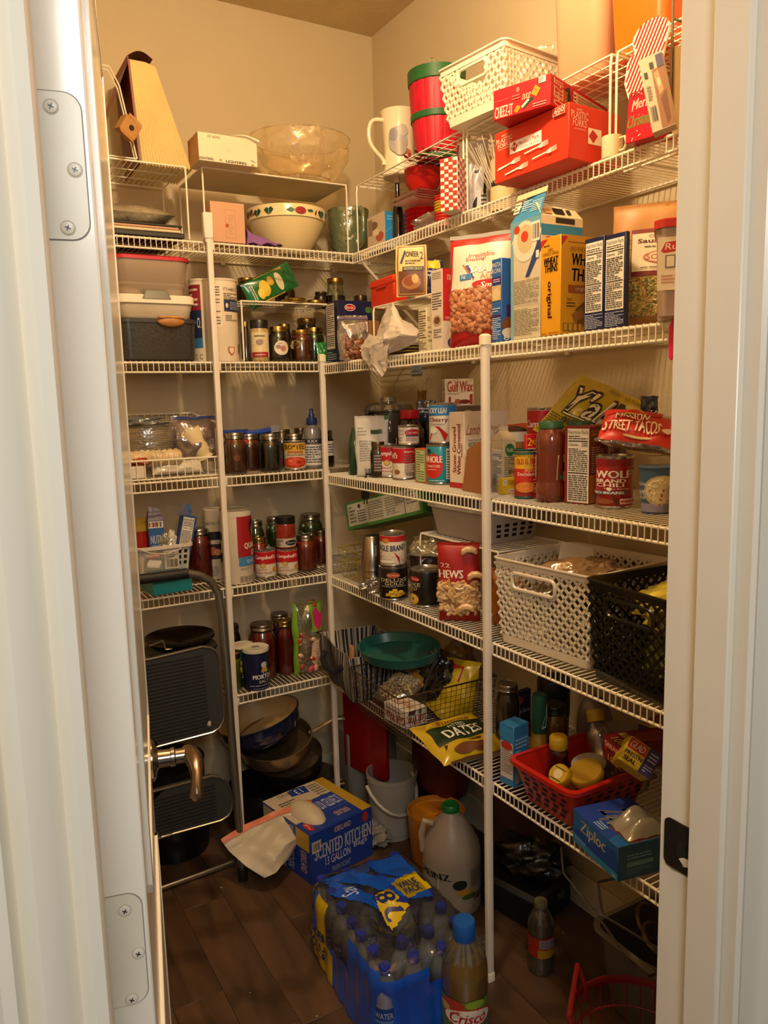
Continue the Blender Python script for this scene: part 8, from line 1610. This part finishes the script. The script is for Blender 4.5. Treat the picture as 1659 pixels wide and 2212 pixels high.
for p in (rl[0],left[0]):
    b=MB();b.lathe([(.0155,0),(.0155,.04),(.0135,.042),(0,.042)],M('#141416',.5),n=16,T=Matrix.Translation((p.x,p.y,0)));b.build('foot_cap',R)
q0=loc(P(352,1917,.011));q1=loc(P(505,1862,.011))
b=MB();b.tube([loc(SPl(513,1800)),q1+Vector((.012,.0,.03)),q1,q0,q0+(q0-q1)*1.0,loc(SPl(300,1880))],.009,CHR,n=10);b.build('rear_leg_bar',R)
for vs_,nm in ((((335,1608),(455,1577),(470,1567),(479,1550),(480,1532),(468,1420),(462,1404),(450,1395),(432,1393),(322,1419)),'upper'),(((345,1801),(472,1766),(488,1756),(496,1742),(497,1722),(491,1696),(483,1680),(470,1672),(452,1670),(338,1700)),'lower')):
    c_=[loc(SPl(u,v))+Vector((0,-.020,0)) for u,v in vs_]
    cx=(xl-xr)/2
    full=c_+[Vector((2*cx-p.x,p.y,p.z)) for p in c_[::-1]]
    zs=[p.z for p in c_]
    # rounded tray seen face on
    b=MB();n_=len(full);vs=full+[p+Vector((0,.016,0)) for p in full];b.add(vs,[tuple(range(n_)),tuple(range(2*n_-1,n_-1,-1))]+[(i,i+n_,(i+1)%n_+n_,(i+1)%n_) for i in range(n_)],M('#2b2d2e',.55,noise=.1,ns=40));st=b.build('step',R)
    b=MB();b.tube([p+Vector((0,-.001,0)) for p in full],.0038,CHR,n=8,closed=True);b.build('chrome_edge',st)
    zmin,zmax=min(zs),max(zs);k=int((zmax-zmin-.03)/.0105)
    b=MB();tA=c_[-1];yb=lambda z_:c_[0].y+(c_[-1].y-c_[0].y)*(z_-c_[0].z)/(c_[-1].z-c_[0].z)
    for i in range(k):
        z_=zmin+.018+i*.0105;xr_=min(p.x for p in c_[1:8])+.0;b.tube([(xr_-.008,yb(z_)-.0015,z_),(2*cx-xr_+.008,yb(z_)-.0015,z_)],.0016,M('#1d1f20',.5),n=4)
    b.build('tread_ribs',st,kind='stuff')
p_=loc(SPl(447,1558));b=MB();b.add([p_+Vector(v) for v in ((-.006,-.023,-.006),(.004,-.023,-.008),(.006,-.023,.006),(.0,-.023,.010),(-.005,-.023,.004))],[(0,1,2,3,4)],M('#c9bfae',.6));b.build('paint_chip',R)
b=MB();b.tube([loc(SPl(322,1396)),loc(SPl(352,1384)),loc(SPl(358,1402)),loc(SPl(372,1402))],.0032,CHR,n=6);b.build('latch_wire',R)
# pots on the floor under the back shelves
PB=M('#0e0e10',.3,coat=.3);STL=M('#b09c82',.28,metal=.85,noise=.1)
def pan(label,c,r,h,m,inner=None,tilt=(0,0,0),handle=None,name='pot',hm=None,t=.003,flare=1.0,group=None,lip=.003):
    R=root(name,label,'pot' if name!='pan' else 'pan',c,0,group,rot=tilt);b=MB()
    b.lathe([(0,0),(r*.88/flare,0),(r*.95/flare,.006),(r,h*.6),(r,h-.003),(r+lip,h),(r-.001,h+.001)],m,n=40,cap=False);b.build('pot_wall',R)
    b=MB();b.lathe([(r-.001,h+.001),(r-t,h-.004),(r*.94/flare,.010),(r*.85/flare,.005),(0,.005)],inner or m,n=40,cap=False);b.build('inside',R)
    if handle:
        b=MB();b.tube([Vector(p) for p in handle],.007,hm or STL,n=8);b.build('handle',R)
    return R
pan('black stock pot lowest in the pile of pots on the floor under the back shelves',(-.62,-.175,0),.115,.15,PB)
pan('steel saucepan standing in front of the corner pole foot behind the blue carton',(-.445,-.185,0),.10,.135,STL,handle=[(.06,-.08,.11),(.09,-.10,.115),(.10,-.07,.115),(.075,-.05,.11)])
pan('wide steel pan tilted on the pile of pots, third from the top',(-.515,-.165,.158),.125,.07,M('#2a2522',.3,metal=.7),inner=STL,tilt=(math.radians(8),math.radians(-8),0))
pan('steel saute pan with a long handle pointing right, under the blue braiser',(-.555,-.165,.245),.128,.058,M('#a08a68',.28,metal=.85),tilt=(math.radians(10),math.radians(-9),0),handle=[(.115,-.035,.045),(.15,-.05,.06),(.20,-.07,.085),(.24,-.085,.078)],hm=STL)
pan('navy blue enamelled braiser with a cream inside, topmost of the pile of pots',(-.60,-.165,.315),.142,.075,M('#141c38',.2,coat=.8),inner=M('#b99a66',.35,noise=.06),tilt=(math.radians(-5),math.radians(-13),0),flare=1.06,lip=.006)
pan('large black roasting pot on the floor behind the step stool',(-.93,-.16,0),.118,.155,PB)
pan('dark skillet standing high behind the upper step of the stool',(-.94,-.16,.16),.12,.15,M('#1c1a1a',.35,metal=.3))
R=root('clear_bin','pale clear plastic bin edge behind the step stool on the floor','bin',(-1.13,-.24,0));b=MB();b.loft([(0,.075,.08,.02),(.14,.085,.09,.02),(.14,.083,.088,.02),(.004,.073,.078,.02)],CLEAR('#9aa39c',.3,.6,.4),n=6,cap=(1,1));b.build('bin_wall',R)
# corner things: red board, dark red tub, flour sack, white pail
z5=ZR[5]
R=root('red_board','bright red plastic cutting board hanging upright under the fabric basket','board')
pA=PX(742,1655,-.30);pB=PX(838,1640,-.30);b=MB();
A=PX(748,1650,-.33);B=PX(838,1638,-.27);tz=z5-.045;X=(Vector((B.x,B.y,0))-Vector((A.x,A.y,0)));L=X.length;X.normalize();Y=Vector((-X.y,X.x,0));hbd=tz-A.z
R.matrix_world=basis((A.x,A.y,A.z),X,Y,(0,0,1));b.prism(rrect(0,0,L,hbd,.012),-.006,.006,M('#8f0f14',.35,coat=.2),T=Matrix(((1,0,0,0),(0,0,1,0),(0,1,0,0),(0,0,0,1))));b.build('board',R)
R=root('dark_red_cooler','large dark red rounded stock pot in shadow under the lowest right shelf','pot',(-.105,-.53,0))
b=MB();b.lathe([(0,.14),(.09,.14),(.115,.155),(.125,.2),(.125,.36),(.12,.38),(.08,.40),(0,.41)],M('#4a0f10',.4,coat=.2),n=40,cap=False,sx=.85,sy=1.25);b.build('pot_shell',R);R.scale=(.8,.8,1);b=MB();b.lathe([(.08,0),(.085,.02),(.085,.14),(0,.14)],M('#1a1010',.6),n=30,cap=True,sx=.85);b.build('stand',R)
o=carton('flour_sack','white paper sack with black print standing on the floor in the corner','sack',(-.335,-.29,0),0,1640,A=.18,Cc=.19,h=.30,yaw=-.1,col='#8f8a80',bev=.012,faces={'R':[('t','Knox',.28,.80,.62,.90,'#1c1a18',0,0,.03),('l',.3,.62,.8,.76,'#3a3630',3),('l',.3,.3,.7,.58,'#5a564e',6),('p',[(.05,.7),(.25,.98),(.3,.9),(.15,.6)],'#a8a298')]})
R=root('white_pail','white plastic pail with a looping strap handle on the floor beside the flour sack','pail',(-.262,-.465,0))
b=MB();b.lathe([(0,0),(.075,0),(.085,.20),(.088,.20),(.088,.215),(.082,.215),(.08,.02),(0,.01)],M('#a39d92',.45),n=32,cap=False);b.build('pail_wall',R)
b=MB();pts=[Vector((-.088*math.cos(t)-.02,-.02-.095*math.sin(t),.20-.085*math.sin(t))) for t in [PI*k/12 for k in range(13)]];b.tube(pts,.006,M('#b3ada2',.45),n=6);b.build('strap_handle',R)
crumple('crumpled white plastic bag on the floor between the sack and the yellow pitcher','plastic_bag','bag',(-.345,-.50,.035),.045,.05,.035,TRANSL('#a39c90',.5,.2),seed=181,amp=.4)
# yellow pitcher
c,r,h=place(944,1885,122,0,1717)
PY_=M('#c9821a',.4,coat=.2,noise=.03)
R=root('yellow_pitcher','orange yellow plastic pitcher with a recessed lid behind the vinegar jug','pitcher',c)
b=MB();b.lathe([(0,0),(r*.86,0),(r*.9,.006),(r,h*.96),(r*1.02,h),(r*.97,h),(r*.94,h*.9)],PY_,n=40,cap=False);b.build('pitcher_body',R)
b=MB();b.lathe([(r*.95,h*.93),(r*.90,h*.94),(r*.85,h*.91),(r*.3,h*.915),(r*.26,h*.93),(r*.1,h*.93),(0,h*.925)],M('#d88a1c',.4),n=36,cap=False);b.tube([(-.02,-.012,h*.92),(-.016,-.016,h*.96),(.010,-.016,h*.965),(.02,-.01,h*.92)],.004,M('#d88a1c',.4),n=6);b.build('recessed_lid',R)
d=Vector((-.62,-.78,0)).normalized();s=Vector((-d.y,d.x,0));b=MB();
for p,q in ((h*.80,.0),(h*.15,.0)):pass
b.tube([d*r*.98+Vector((0,0,h*.84)),d*(r+.032)+Vector((0,0,h*.82)),d*(r+.036)+Vector((0,0,h*.74)),d*(r+.030)+Vector((0,0,h*.2)),d*r*.93+Vector((0,0,h*.14))],.011,PY_,n=4);b.build('pitcher_handle',R)
# vinegar jug
c,r,h=place(977,1990,124,0,1727,narrow=True)
R=root('vinegar_jug','large translucent white vinegar jug with a green cap standing beside the water bottles','jug',c)
b=MB();b.lathe([(0,0),(r*.92,0),(r*.98,.006),(r,h*.05),(r,h*.50),(r*1.0,h*.56),(r*.94,h*.64),(r*.72,h*.76),(r*.42,h*.88),(r*.27,h*.92),(r*.25,h*.955)],TRANSL('#b8a792',.4,.25),n=40,cap=False);b.build('jug_body',R)
b=MB();b.lathe([(r*.30,h*.935),(r*.31,h*.945),(r*.30,h*.985),(r*.26,h),(0,h)],M('#14702c',.4),n=24);b.build('cap',R)
b=MB();ca=camang(c);
for kz in (.80,): b.tube([Vector((r*.62*math.cos(math.radians(ca-75)),r*.62*math.sin(math.radians(ca-75)),h*.82)),Vector((r*.9*math.cos(math.radians(ca-82)),r*.9*math.sin(math.radians(ca-82)),h*.84)),Vector((r*1.02*math.cos(math.radians(ca-82)),r*1.02*math.sin(math.radians(ca-82)),h*.72)),Vector((r*.97*math.cos(math.radians(ca-80)),r*.97*math.sin(math.radians(ca-80)),h*.55))],.010,TRANSL('#b8a792',.4,.25),n=8)
b.build('jug_handle',R)
b=MB();b.lathe([(r*1.003,h*.12),(r*1.003,h*.49)],M('#a39582',.45),n=40,cap=False);ink(b,cyl(r*1.006,h*.37,ca-80,ca+80,z0=h*.12),[('p',[(.02,.98),(.52,.80),(.56,.6),(.02,.72)],'#8a744c'),('p',[(.03,.96),(.50,.79),(.53,.63),(.03,.75)],'#b8a896'),('t','HEINZ',.06,.74,.48,.90,'#17151a',0,-.1,.02),('p',[(.3,.75),(.6,.62),(.62,.35),(.3,.3)],'#8a7a60'),('p',[(.32,.73),(.58,.6),(.6,.37),(.32,.32)],'#b3a692'),('e',.60,.62,.09,.13,'#1c241c'),('e',.66,.42,.12,.08,'#b8842a'),('e',.72,.28,.1,.07,'#3c5a1c'),('l',.74,.5,.96,.95,'#5a5246',8),('b',.78,.12,.96,.3,'#2a2622')]);b.build('label',R)
# shrink wrapped water bottles
WP=Matrix.Translation((-.614,-1.058,0))@rotz(math.radians(-3))
PWX,PWY=.073,.0615
bp_=[(0,0),(.024,0),(.0275,.003),(.029,.012),(.0278,.03),(.029,.05),(.0278,.062),(.0288,.075),(.0288,.115),(.0278,.122),(.029,.134),(.026,.152),(.018,.170),(.0125,.182),(.0125,.190)]
WBm=CLEAR('#eef2f6',.24,.20,.05);proto=None;rr=random.Random(4)
for i in range(4):
    for j in range(7):
        if (i,j) in ((1,2),(2,2),(1,3)): continue
        x=(i-1.5)*PWX;y=(j-3)*PWY
        if proto is None:
            Rb=root('water_bottle','x','bottle',(0,0,0),0,'water bottles in the shrink wrapped pack')
            b=MB();b.lathe(bp_,WBm,n=20,cap=False);b.build('bottle_body',Rb)
            b=MB();b.lathe([(.0145,.184),(.0148,.186),(.0146,.200),(.013,.203),(0,.203)],M('#1f2f96',.35),n=16,cap=False);b.build('cap',Rb)
            b=MB();b.lathe([(.0292,.074),(.0292,.114)],M('#1e3f8e',.35),n=20,cap=False);ink(b,cyl(.0296,.04,190,330,z0=.074),[('r',0,.1,1,.3,'#5a7ab8'),('t','WATER',.2,.4,.8,.75,'#b8c4dc')]);b.build('label_band',Rb)
            b=MB();b.lathe([(0,.004),(.026,.006),(.0275,.02),(.027,.1),(.027,.13),(.024,.15),(0,.1505)],CLEAR('#dfe8ee',.12,.22),n=16,cap=False);b.build('water',Rb)
            proto=Rb;o=Rb
        else:
            o=proto.copy();C.objects.link(o)
            for ch in proto.children:
                d_=ch.copy();C.objects.link(d_);d_.parent=o
        o.matrix_world=WP@Matrix.Translation((x,y,.0015))@Matrix.Rotation(rr.uniform(-.03,.03),4,'X')@rotz(rr.uniform(-.6,.6))
        o['label']='water bottle, %s cross row and %s lengthwise row of the wrapped pack'%(('nearest','second','third','middle','fifth','sixth','farthest')[j],('leftmost','left middle','right middle','rightmost')[i])
hx,hy=2*PWX-.002,3.5*PWY-.001
def per(a):
    "scalloped outline, a in 0..4 (front, right, back, left)"
    s=int(a)%4;f=a-int(a)
    if s==0: x,y,n,k=-hx+2*hx*f,-hy,(0,-1),4
    elif s==1: x,y,n,k=hx,-hy+2*hy*f,(1,0),7
    elif s==2: x,y,n,k=hx-2*hx*f,hy,(0,1),4
    else: x,y,n,k=-hx,hy-2*hy*f,(-1,0),7
    e=min(f,1-f);c_=max(0,1-e*k)**2*.016
    bm=.005*abs(math.sin(PI*f*k))**.7
    cx=-c_*(1 if x>0 else -1) if s in(0,2) and e*k<1 else 0
    x2=x+n[0]*bm;y2=y+n[1]*bm
    m_=Vector((x2,y2)); 
    if e*k<1: m_-=Vector((math.copysign(c_*.9,x),math.copysign(c_*.9,y)))
    return m_
Wf=wob(201,.004,1.3)
def shell(a,t):
    p=per(a*4%4);w_=Wf(a*2%1,t)
    if t<.72: z_=.003+t/.72*.160;k=1+.01*math.sin(9*t)
    else: q=(t-.72)/.28;z_=.163+.043*math.sin(q*PI/2);k=1-.16*q**1.6
    return (p.x*k+w_,p.y*k+w_*.5,z_+w_*(t>.7)*.4)
R=root('shrink_wrap','torn blue and yellow shrink wrap around the pack of water bottles on the floor','plastic wrap');R.matrix_world=WP
BLU=M('#0f4fc0',.25,coat=.7,noise=.12,ns=14);YEL=M('#d0b414',.3,coat=.6,noise=.05)
b=MB()
def holes_(a,t):
    "True where the film is clear"
    s=a*4
    if s<1: return (s>.62 and t<.72) or t>.80 or (s>.45 and t>.62)
    if s<3: return True
    q=s-3   # left side, back (0) to front (1)
    return (.30<q<.62 and t>.42+.3*(q-.3)) or t>.86 or (q<.12 and t>.6)
nu,nv=160,30
for m,sel in ((BLU,0),(YEL,1),(CLEAR('#e4e8ec',.12,.02,.08,.5,30),2)):
    vs=[];fs=[];idx={}
    for j in range(nv):
        for i in range(nu):
            a=(i+.5)/nu;t=(j+.5)/nv;s=a*4
            k=2 if holes_(a,t) else 0
            if k==0 and s>3 and (s-3)<.40 and (t<.42-.15*abs(s-3.25)*2 or (.16<s-3<.30)): k=1
            if k!=sel: continue
            q=[]
            for di,dj in ((0,0),(1,0),(1,1),(0,1)):
                key=((i+di)%nu,j+dj)
                if key not in idx: idx[key]=len(vs);vs.append(shell(key[0]/nu,key[1]/nv))
                q.append(idx[key])
            fs.append(tuple(q))
    b.add(vs,fs,m)
b.build('side_film',R,ang=50)
def topf(a,t):
    x=(2*a-1)*hx*.85;y=(2*t-1)*hy*.85;bx=abs(math.cos(PI*(x/PWX)));by=abs(math.cos(PI*(y/PWY+.5)))
    e=max(abs(2*a-1),abs(2*t-1));sag=-.03*max(0,1-((a-.42)**2/.05+(t-.36)**2/.03));return (x,y,.2075-.004*(1-bx*by)+Wf(a,t)*.8+sag*(e<.9))
b=MB();b.sheet(topf,40,60,CLEAR('#e4e8ec',.10,.02,.08,.5,26))
S=sheetfn(topf,40,50,off=.0012)
ink(b,S,[('p',[(.0,.93),(.35,1),(.62,1),(.55,.90),(.3,.86)],'#0f4aa8')])
def patch(poly,m):
    "fill a polygon in label space by small cells"
    def ins(x,y):
        c_=False;n_=len(poly)
        for i in range(n_):
            (xa,ya),(xb_,yb)=poly[i],poly[(i+1)%n_]
            if (ya>y)!=(yb>y) and x<(xb_-xa)*(y-ya)/(yb-ya)+xa: c_=not c_
        return c_
    N=70;vs=[];fs=[]
    for i in range(N):
        for j in range(N):
            if ins((i+.5)/N,(j+.5)/N):
                k=len(vs);vs+=[S.p(i/N,j/N,1),S.p((i+1)/N,j/N,1),S.p((i+1)/N,(j+1)/N,1),S.p(i/N,(j+1)/N,1)];fs.append((k,k+1,k+2,k+3))
    b.add(vs,fs,m)
patch([(.0,.98),(.30,1),(.95,.60),(.95,.42),(.75,.46),(.35,.80)],BLU)
patch([(.55,1),(.98,1),(1,.72),(.80,.70),(.6,.88)],BLU)
patch([(.36,.62),(.60,.66),(.66,.42),(.40,.36)],YEL)
patch([(.66,.70),(.98,.74),(1,.52),(.70,.50)],YEL)
patch([(0,.80),(.1,.95),(.42,.62),(.36,.5)],BLU)
ink(b,Surf(S.f,S.n,1,1,.0024,.0003),[('t','28',.40,.42,.60,.62,'#1c2c6a',90,0,.03),('t','VALUE',.70,.60,.92,.68,'#1c2c6a',0,0,.02),('t','PACK',.72,.53,.9,.59,'#1c2c6a',0,0,.02),('t','Sav',.10,.70,.28,.80,'#b8c4dc',90,.2)])
b.build('top_film',R,ang=50)
b=MB();SL=Surf(lambda a,t:shell(.755+.09*a,.06+.5*t),lambda a,t:(-1,0,0),1,1,.0035);ink(b,SL,[('t','28',.25,.62,.75,.85,'#1c2c6a',0,0,.02),('t','VALUE',.1,.38,.9,.54,'#1c2c6a',0,0,.02),('t','PACK',.15,.18,.85,.34,'#1c2c6a',0,0,.02)]);b.build('film_lettering',R)
# cooking oil bottle in front
c,r,h=place(1006,2275,98,0,1978,narrow=True)
R=root('oil_bottle','clear vegetable oil bottle with a blue cap and golden oil, nearest the camera','bottle',c)
rb_=r;b=MB();prf=[(0,0),(r*.93,0),(r,.008),(r,h*.58),(r*.98,h*.64),(r*.90,h*.71)]
b.lathe(prf,CLEAR('#e0d8b8',.3,.04,.05),n=36,cap=False)
b.sheet(lambda a,t:((r*(.90-.42*t**1.3)*(1+.035*math.cos(14*2*PI*a)))*math.cos(2*PI*a),(r*(.90-.42*t**1.3)*(1+.035*math.cos(14*2*PI*a)))*math.sin(2*PI*a),h*(.71+.145*t)),112,8,CLEAR('#d8dce0',.35,.05,.05),closed=True);b.build('bottle_body',R)
b=MB();b.lathe([(0,.006),(r*.92,.006),(r*.965,.012),(r*.965,h*.585),(r*.93,h*.59),(0,h*.59)],TRANSL('#d8b83a',.15,.45),n=36,cap=False);b.build('oil',R)
b=MB();b.lathe([(r*.46,h*.84),(r*.50,h*.86),(r*.49,h*.985),(r*.44,h),(0,h)],M('#1456a8',.35,coat=.3),n=28,cap=False);b.build('cap',R)
b=MB();ca=camang(c);ink(b,cyl(r*1.006,h*.40,ca-80,ca+80,z0=h*.03),[('r',0,0,1,1,'#5c7a34'),('p',[(0,0),(1,0),(1,.55),(.6,.4),(0,.5)],'#2a6aa8'),('e',.3,.92,.2,.10,'#a83a22'),('e',.66,.94,.16,.09,'#8ca83a'),('e',.14,.8,.12,.1,'#c9a04a'),('e',.55,.66,.42,.20,'#c2231c'),('e',.55,.66,.39,.175,'#e0dcd0'),('t','Crisco',.26,.56,.84,.77,'#b81f24',0,.15,.025),('t','Vegetable',.42,.42,.86,.50,'#20407a',0,.2)]);b.build('label',R)
# small bottle, glass jar foot by the pole
c,r,h=place(1168,2112,56,0,1940,narrow=True)
bottle('nearly empty clear juice bottle with a red and yellow label on the floor',c,[(0,0),(r*.9,0),(r,.006),(r,h*.22),(r*.94,h*.26),(r*.94,h*.55),(r,h*.6),(r*.98,h*.72),(r*.6,h*.86),(r*.42,h*.90),(r*.42,h*.92)],CLEAR('#a8a088',.3,.12,.06),name='juice_bottle',parts=[('cap',[(r*.5,h*.905),(r*.52,h*.91),(r*.5,h*.99),(r*.46,h),(0,h)],M('#6a6448',.5)),('label',[(r*.955,h*.27),(r*.955,h*.55)],M('#8c1c12',.4),[('r',0,0,.42,1,'#9c2a14'),('r',.42,0,1,.42,'#a8841c'),('r',.42,.42,1,.98,'#a82a1c'),('r',.46,.5,.94,.94,'#8a8890'),('l',.5,.54,.92,.9,'#5a5a64',5)],h*.27,h*.28,r*.965),('drink',[(0,.004),(r*.88,.005),(r*.96,h*.05),(r*.96,h*.1),(0,h*.1)],CLEAR('#b8ac88',.2,.3))])
c,r,h=place(1048,2110,44,0,2050);R=root('glass_jar','clear glass jar lying hidden behind the oil bottle at the pole foot','jar',(c.x+.02,c.y+.03,0));b=MB()
for k in range(4): b.lathe([(r*.9,.006+k*.012),(r,.009+k*.012),(r*.9,.014+k*.012)],CLEAR('#d8d8d0',.7,.2),n=24,cap=False)
b.lathe([(0,0),(r*.8,0),(r*.9,.004),(r*.9,.055)],CLEAR('#d8d8d0',.4,.1),n=24,cap=False);b.build('glass',R)
# dark things under the right shelf
DKB=M('#0c0c0d',.4,noise=.2);
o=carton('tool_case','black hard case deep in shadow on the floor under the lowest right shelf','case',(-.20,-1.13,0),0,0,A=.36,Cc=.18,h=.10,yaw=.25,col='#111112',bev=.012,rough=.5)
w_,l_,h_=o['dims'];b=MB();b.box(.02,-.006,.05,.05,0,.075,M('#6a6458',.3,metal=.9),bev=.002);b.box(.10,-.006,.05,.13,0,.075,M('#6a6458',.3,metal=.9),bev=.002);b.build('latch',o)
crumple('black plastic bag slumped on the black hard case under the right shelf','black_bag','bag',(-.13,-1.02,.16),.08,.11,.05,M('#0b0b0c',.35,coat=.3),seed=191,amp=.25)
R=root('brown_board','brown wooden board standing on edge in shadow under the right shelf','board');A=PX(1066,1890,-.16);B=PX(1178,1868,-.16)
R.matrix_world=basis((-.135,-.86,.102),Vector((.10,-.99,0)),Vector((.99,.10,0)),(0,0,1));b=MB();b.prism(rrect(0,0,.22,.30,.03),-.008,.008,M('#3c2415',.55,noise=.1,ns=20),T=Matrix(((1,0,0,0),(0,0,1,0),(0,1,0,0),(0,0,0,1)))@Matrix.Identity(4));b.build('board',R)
# clear bin with canning rings and gadgets
R=root('clear_bin','large clear plastic bin of kitchen gadgets on the floor at the right','bin',(-.128,-1.55,0))
BINM=CLEAR('#8f8c80',.3,.28,.25);hb_=.20
b=MB();b.loft([(.002,.09,.15,.03),(hb_,.108,.175,.035),(hb_,.106,.173,.035),(.006,.088,.148,.03)],BINM,n=7,cap=(1,1));b.build('bin_wall',R)
b=MB();b.loft([(hb_-.008,.109,.176,.036),(hb_-.006,.118,.186,.04),(hb_,.118,.186,.04),(hb_+.001,.106,.173,.035)],CLEAR('#a8a496',.4,.5,.25),n=7,cap=(0,0));b.build('bin_rim',R)
GO=M('#6a5228',.3,metal=.9)
for k,(x,y,z_,r_,lab) in enumerate(((-.03,-.02,.188,.036,'brass skimmer disc with a dark slot pattern'),(.02,.07,.18,.042,'canning ring standing left of the skimmer'),(.04,-.05,.18,.042,'canning ring standing nearest the door frame'),(.06,.13,.18,.04,'canning ring farthest back'))):
    b=MB();T=Matrix.Translation((-.145+x*.8,-1.55+y,z_))@Matrix.Rotation(.3+.2*k,4,'X')@Matrix.Rotation(.2,4,'Y')
    if k==0:
        b.lathe([(0,0),(r_,0),(r_+.003,.003),(r_,.005),(0,.003)],M('#8a6a34',.4,metal=.5),n=28,T=T);b.tube([T@Vector(v) for v in ((-.036,0,.002),(-.10,.005,.0))],.003,GO,n=6)
        for q in range(4): b.box(-.016,-.018+.010*q,.0032,.016,-.015+.010*q,.0042,M('#2a1c10',.6),T=T)
    else: b.lathe([(r_,0),(r_+.004,.003),(r_,.009),(r_-.003,.009),(r_-.003,0)],M('#7a5c40',.35,metal=.5),n=32,T=T,cap=False)
    tag(b.build('skimmer' if k==0 else 'canning_ring'),lab+' in the large clear bin','skimmer' if k==0 else 'ring')
b=MB()
for k in range(6): b.tube([(-.215,-1.47-.006*k,.17),(-.20,-1.50-.006*k,.168),(-.19,-1.53-.003*k,.166)],.0012,CHR,n=4)
b.tube([(-.19,-1.54,.166),(-.14,-1.68,.15)],.004,GO,n=6);o=b.build('whisk');tag(o,'steel whisk lying in the large clear bin','whisk')
crumple('clear bag of parts filling the bottom of the large clear bin','plastic_bag','bag',(-.128,-1.55,.06),.05,.09,.035,CLEAR('#7a7668',.35,.5,.2,.8,30),seed=192,amp=.2)
# wire rack over it
R=root('wire_rack','bent chrome wire rack standing over the large clear bin under the right shelf','rack',(0,0,0));b=MB()
pr1=[PX(1212,1830,-.30),PX(1217,1885,-.30),PX(1285,1970,-.28),PX(1345,2055,-.25),PX(1388,2110,-.22)]
pr2=[PX(1352,1895,-.16),PX(1293,1905,-.22),PX(1300,1975,-.25),PX(1345,2000,-.22),PX(1420,2050,-.18)]
pr2=[PX(u,v,-.27+.0*0) for u,v in ((1350,1893),(1293,1905),(1296,1940),(1302,1978),(1345,2003),(1420,2048))]
b.tube(pr1,.003,CHR,n=6);b.build('front_wire',R);b=MB();b.tube(pr2,.003,CHR,n=6);b.build('back_wire',R)
# red wire basket
RWM=M('#7c1512',.35,coat=.3)
cB=Vector((-.40,-1.66,0));rB=.13;hB=.215
R=root('red_wire_basket','round red wire basket with a raised handle on the floor at the bottom right corner','basket',cB)
b=MB();ring=lambda r_,z_,n=40:[(r_*math.cos(2*PI*i/n),r_*math.sin(2*PI*i/n),z_) for i in range(n)]
b.lathe([(rB+.003,hB-.010),(rB+.005,hB-.006),(rB+.005,hB+.006),(rB+.001,hB+.008),(rB-.001,hB),(rB+.0,hB-.010)],RWM,n=44,cap=False);b.build('rim',R)
b=MB()
for z_,q in ((hB*.72,.97),(hB*.45,.93),(hB*.2,.86),(.006,.7)): b.tube(ring(rB*q,z_),.0022,RWM,n=5,closed=True)
b.build('hoop',R,kind='stuff');b=MB()
for i in range(28):
    a=2*PI*i/28;b.tube([(rB*q*math.cos(a),rB*q*math.sin(a),z_) for q,z_ in ((1,hB),(.97,hB*.72),(.93,hB*.45),(.86,hB*.2),(.7,.006),(.2,.004))],.0014,RWM,n=4,cap=False)
b.build('upright_wires',R,kind='stuff')
b=MB();a0,a1=math.radians(165),math.radians(95);p0=Vector((rB*math.cos(a0),rB*math.sin(a0),hB));p1=Vector((rB*math.cos(a1),rB*math.sin(a1),hB));up=Vector((-.012,.012,.05));b.tube([p0+Vector((0,0,-.03)),p0,p0+up*.6,p0+up,p1+up,p1+up*.6,p1,p1+Vector((0,0,-.03))],.0055,RWM,n=8);b.build('handle',R)
# crumbs
for u,v,s,l in ((478,1918,.004,'tan crumb on the floor by the stool foot'),(1216,2016,.003,'pale crumb on the floor behind the juice bottle'),(684,2196,.003,'white scrap on the floor near the shrink wrap'),(540,2145,.002,'tiny white crumb in the middle of the floor')):
    p=P(u,v,0);b=MB();b.add([(p.x-s,p.y,.0008),(p.x+s*.6,p.y-s*.5,.0008),(p.x+s,p.y+s*.6,.0008),(p.x,p.y+s,.0008),(p.x,p.y,s*.9)],[(0,1,4),(1,2,4),(2,3,4),(3,0,4),(3,2,1,0)],M('#b8a888',.7));tag(b.build('crumb'),l,'crumb')
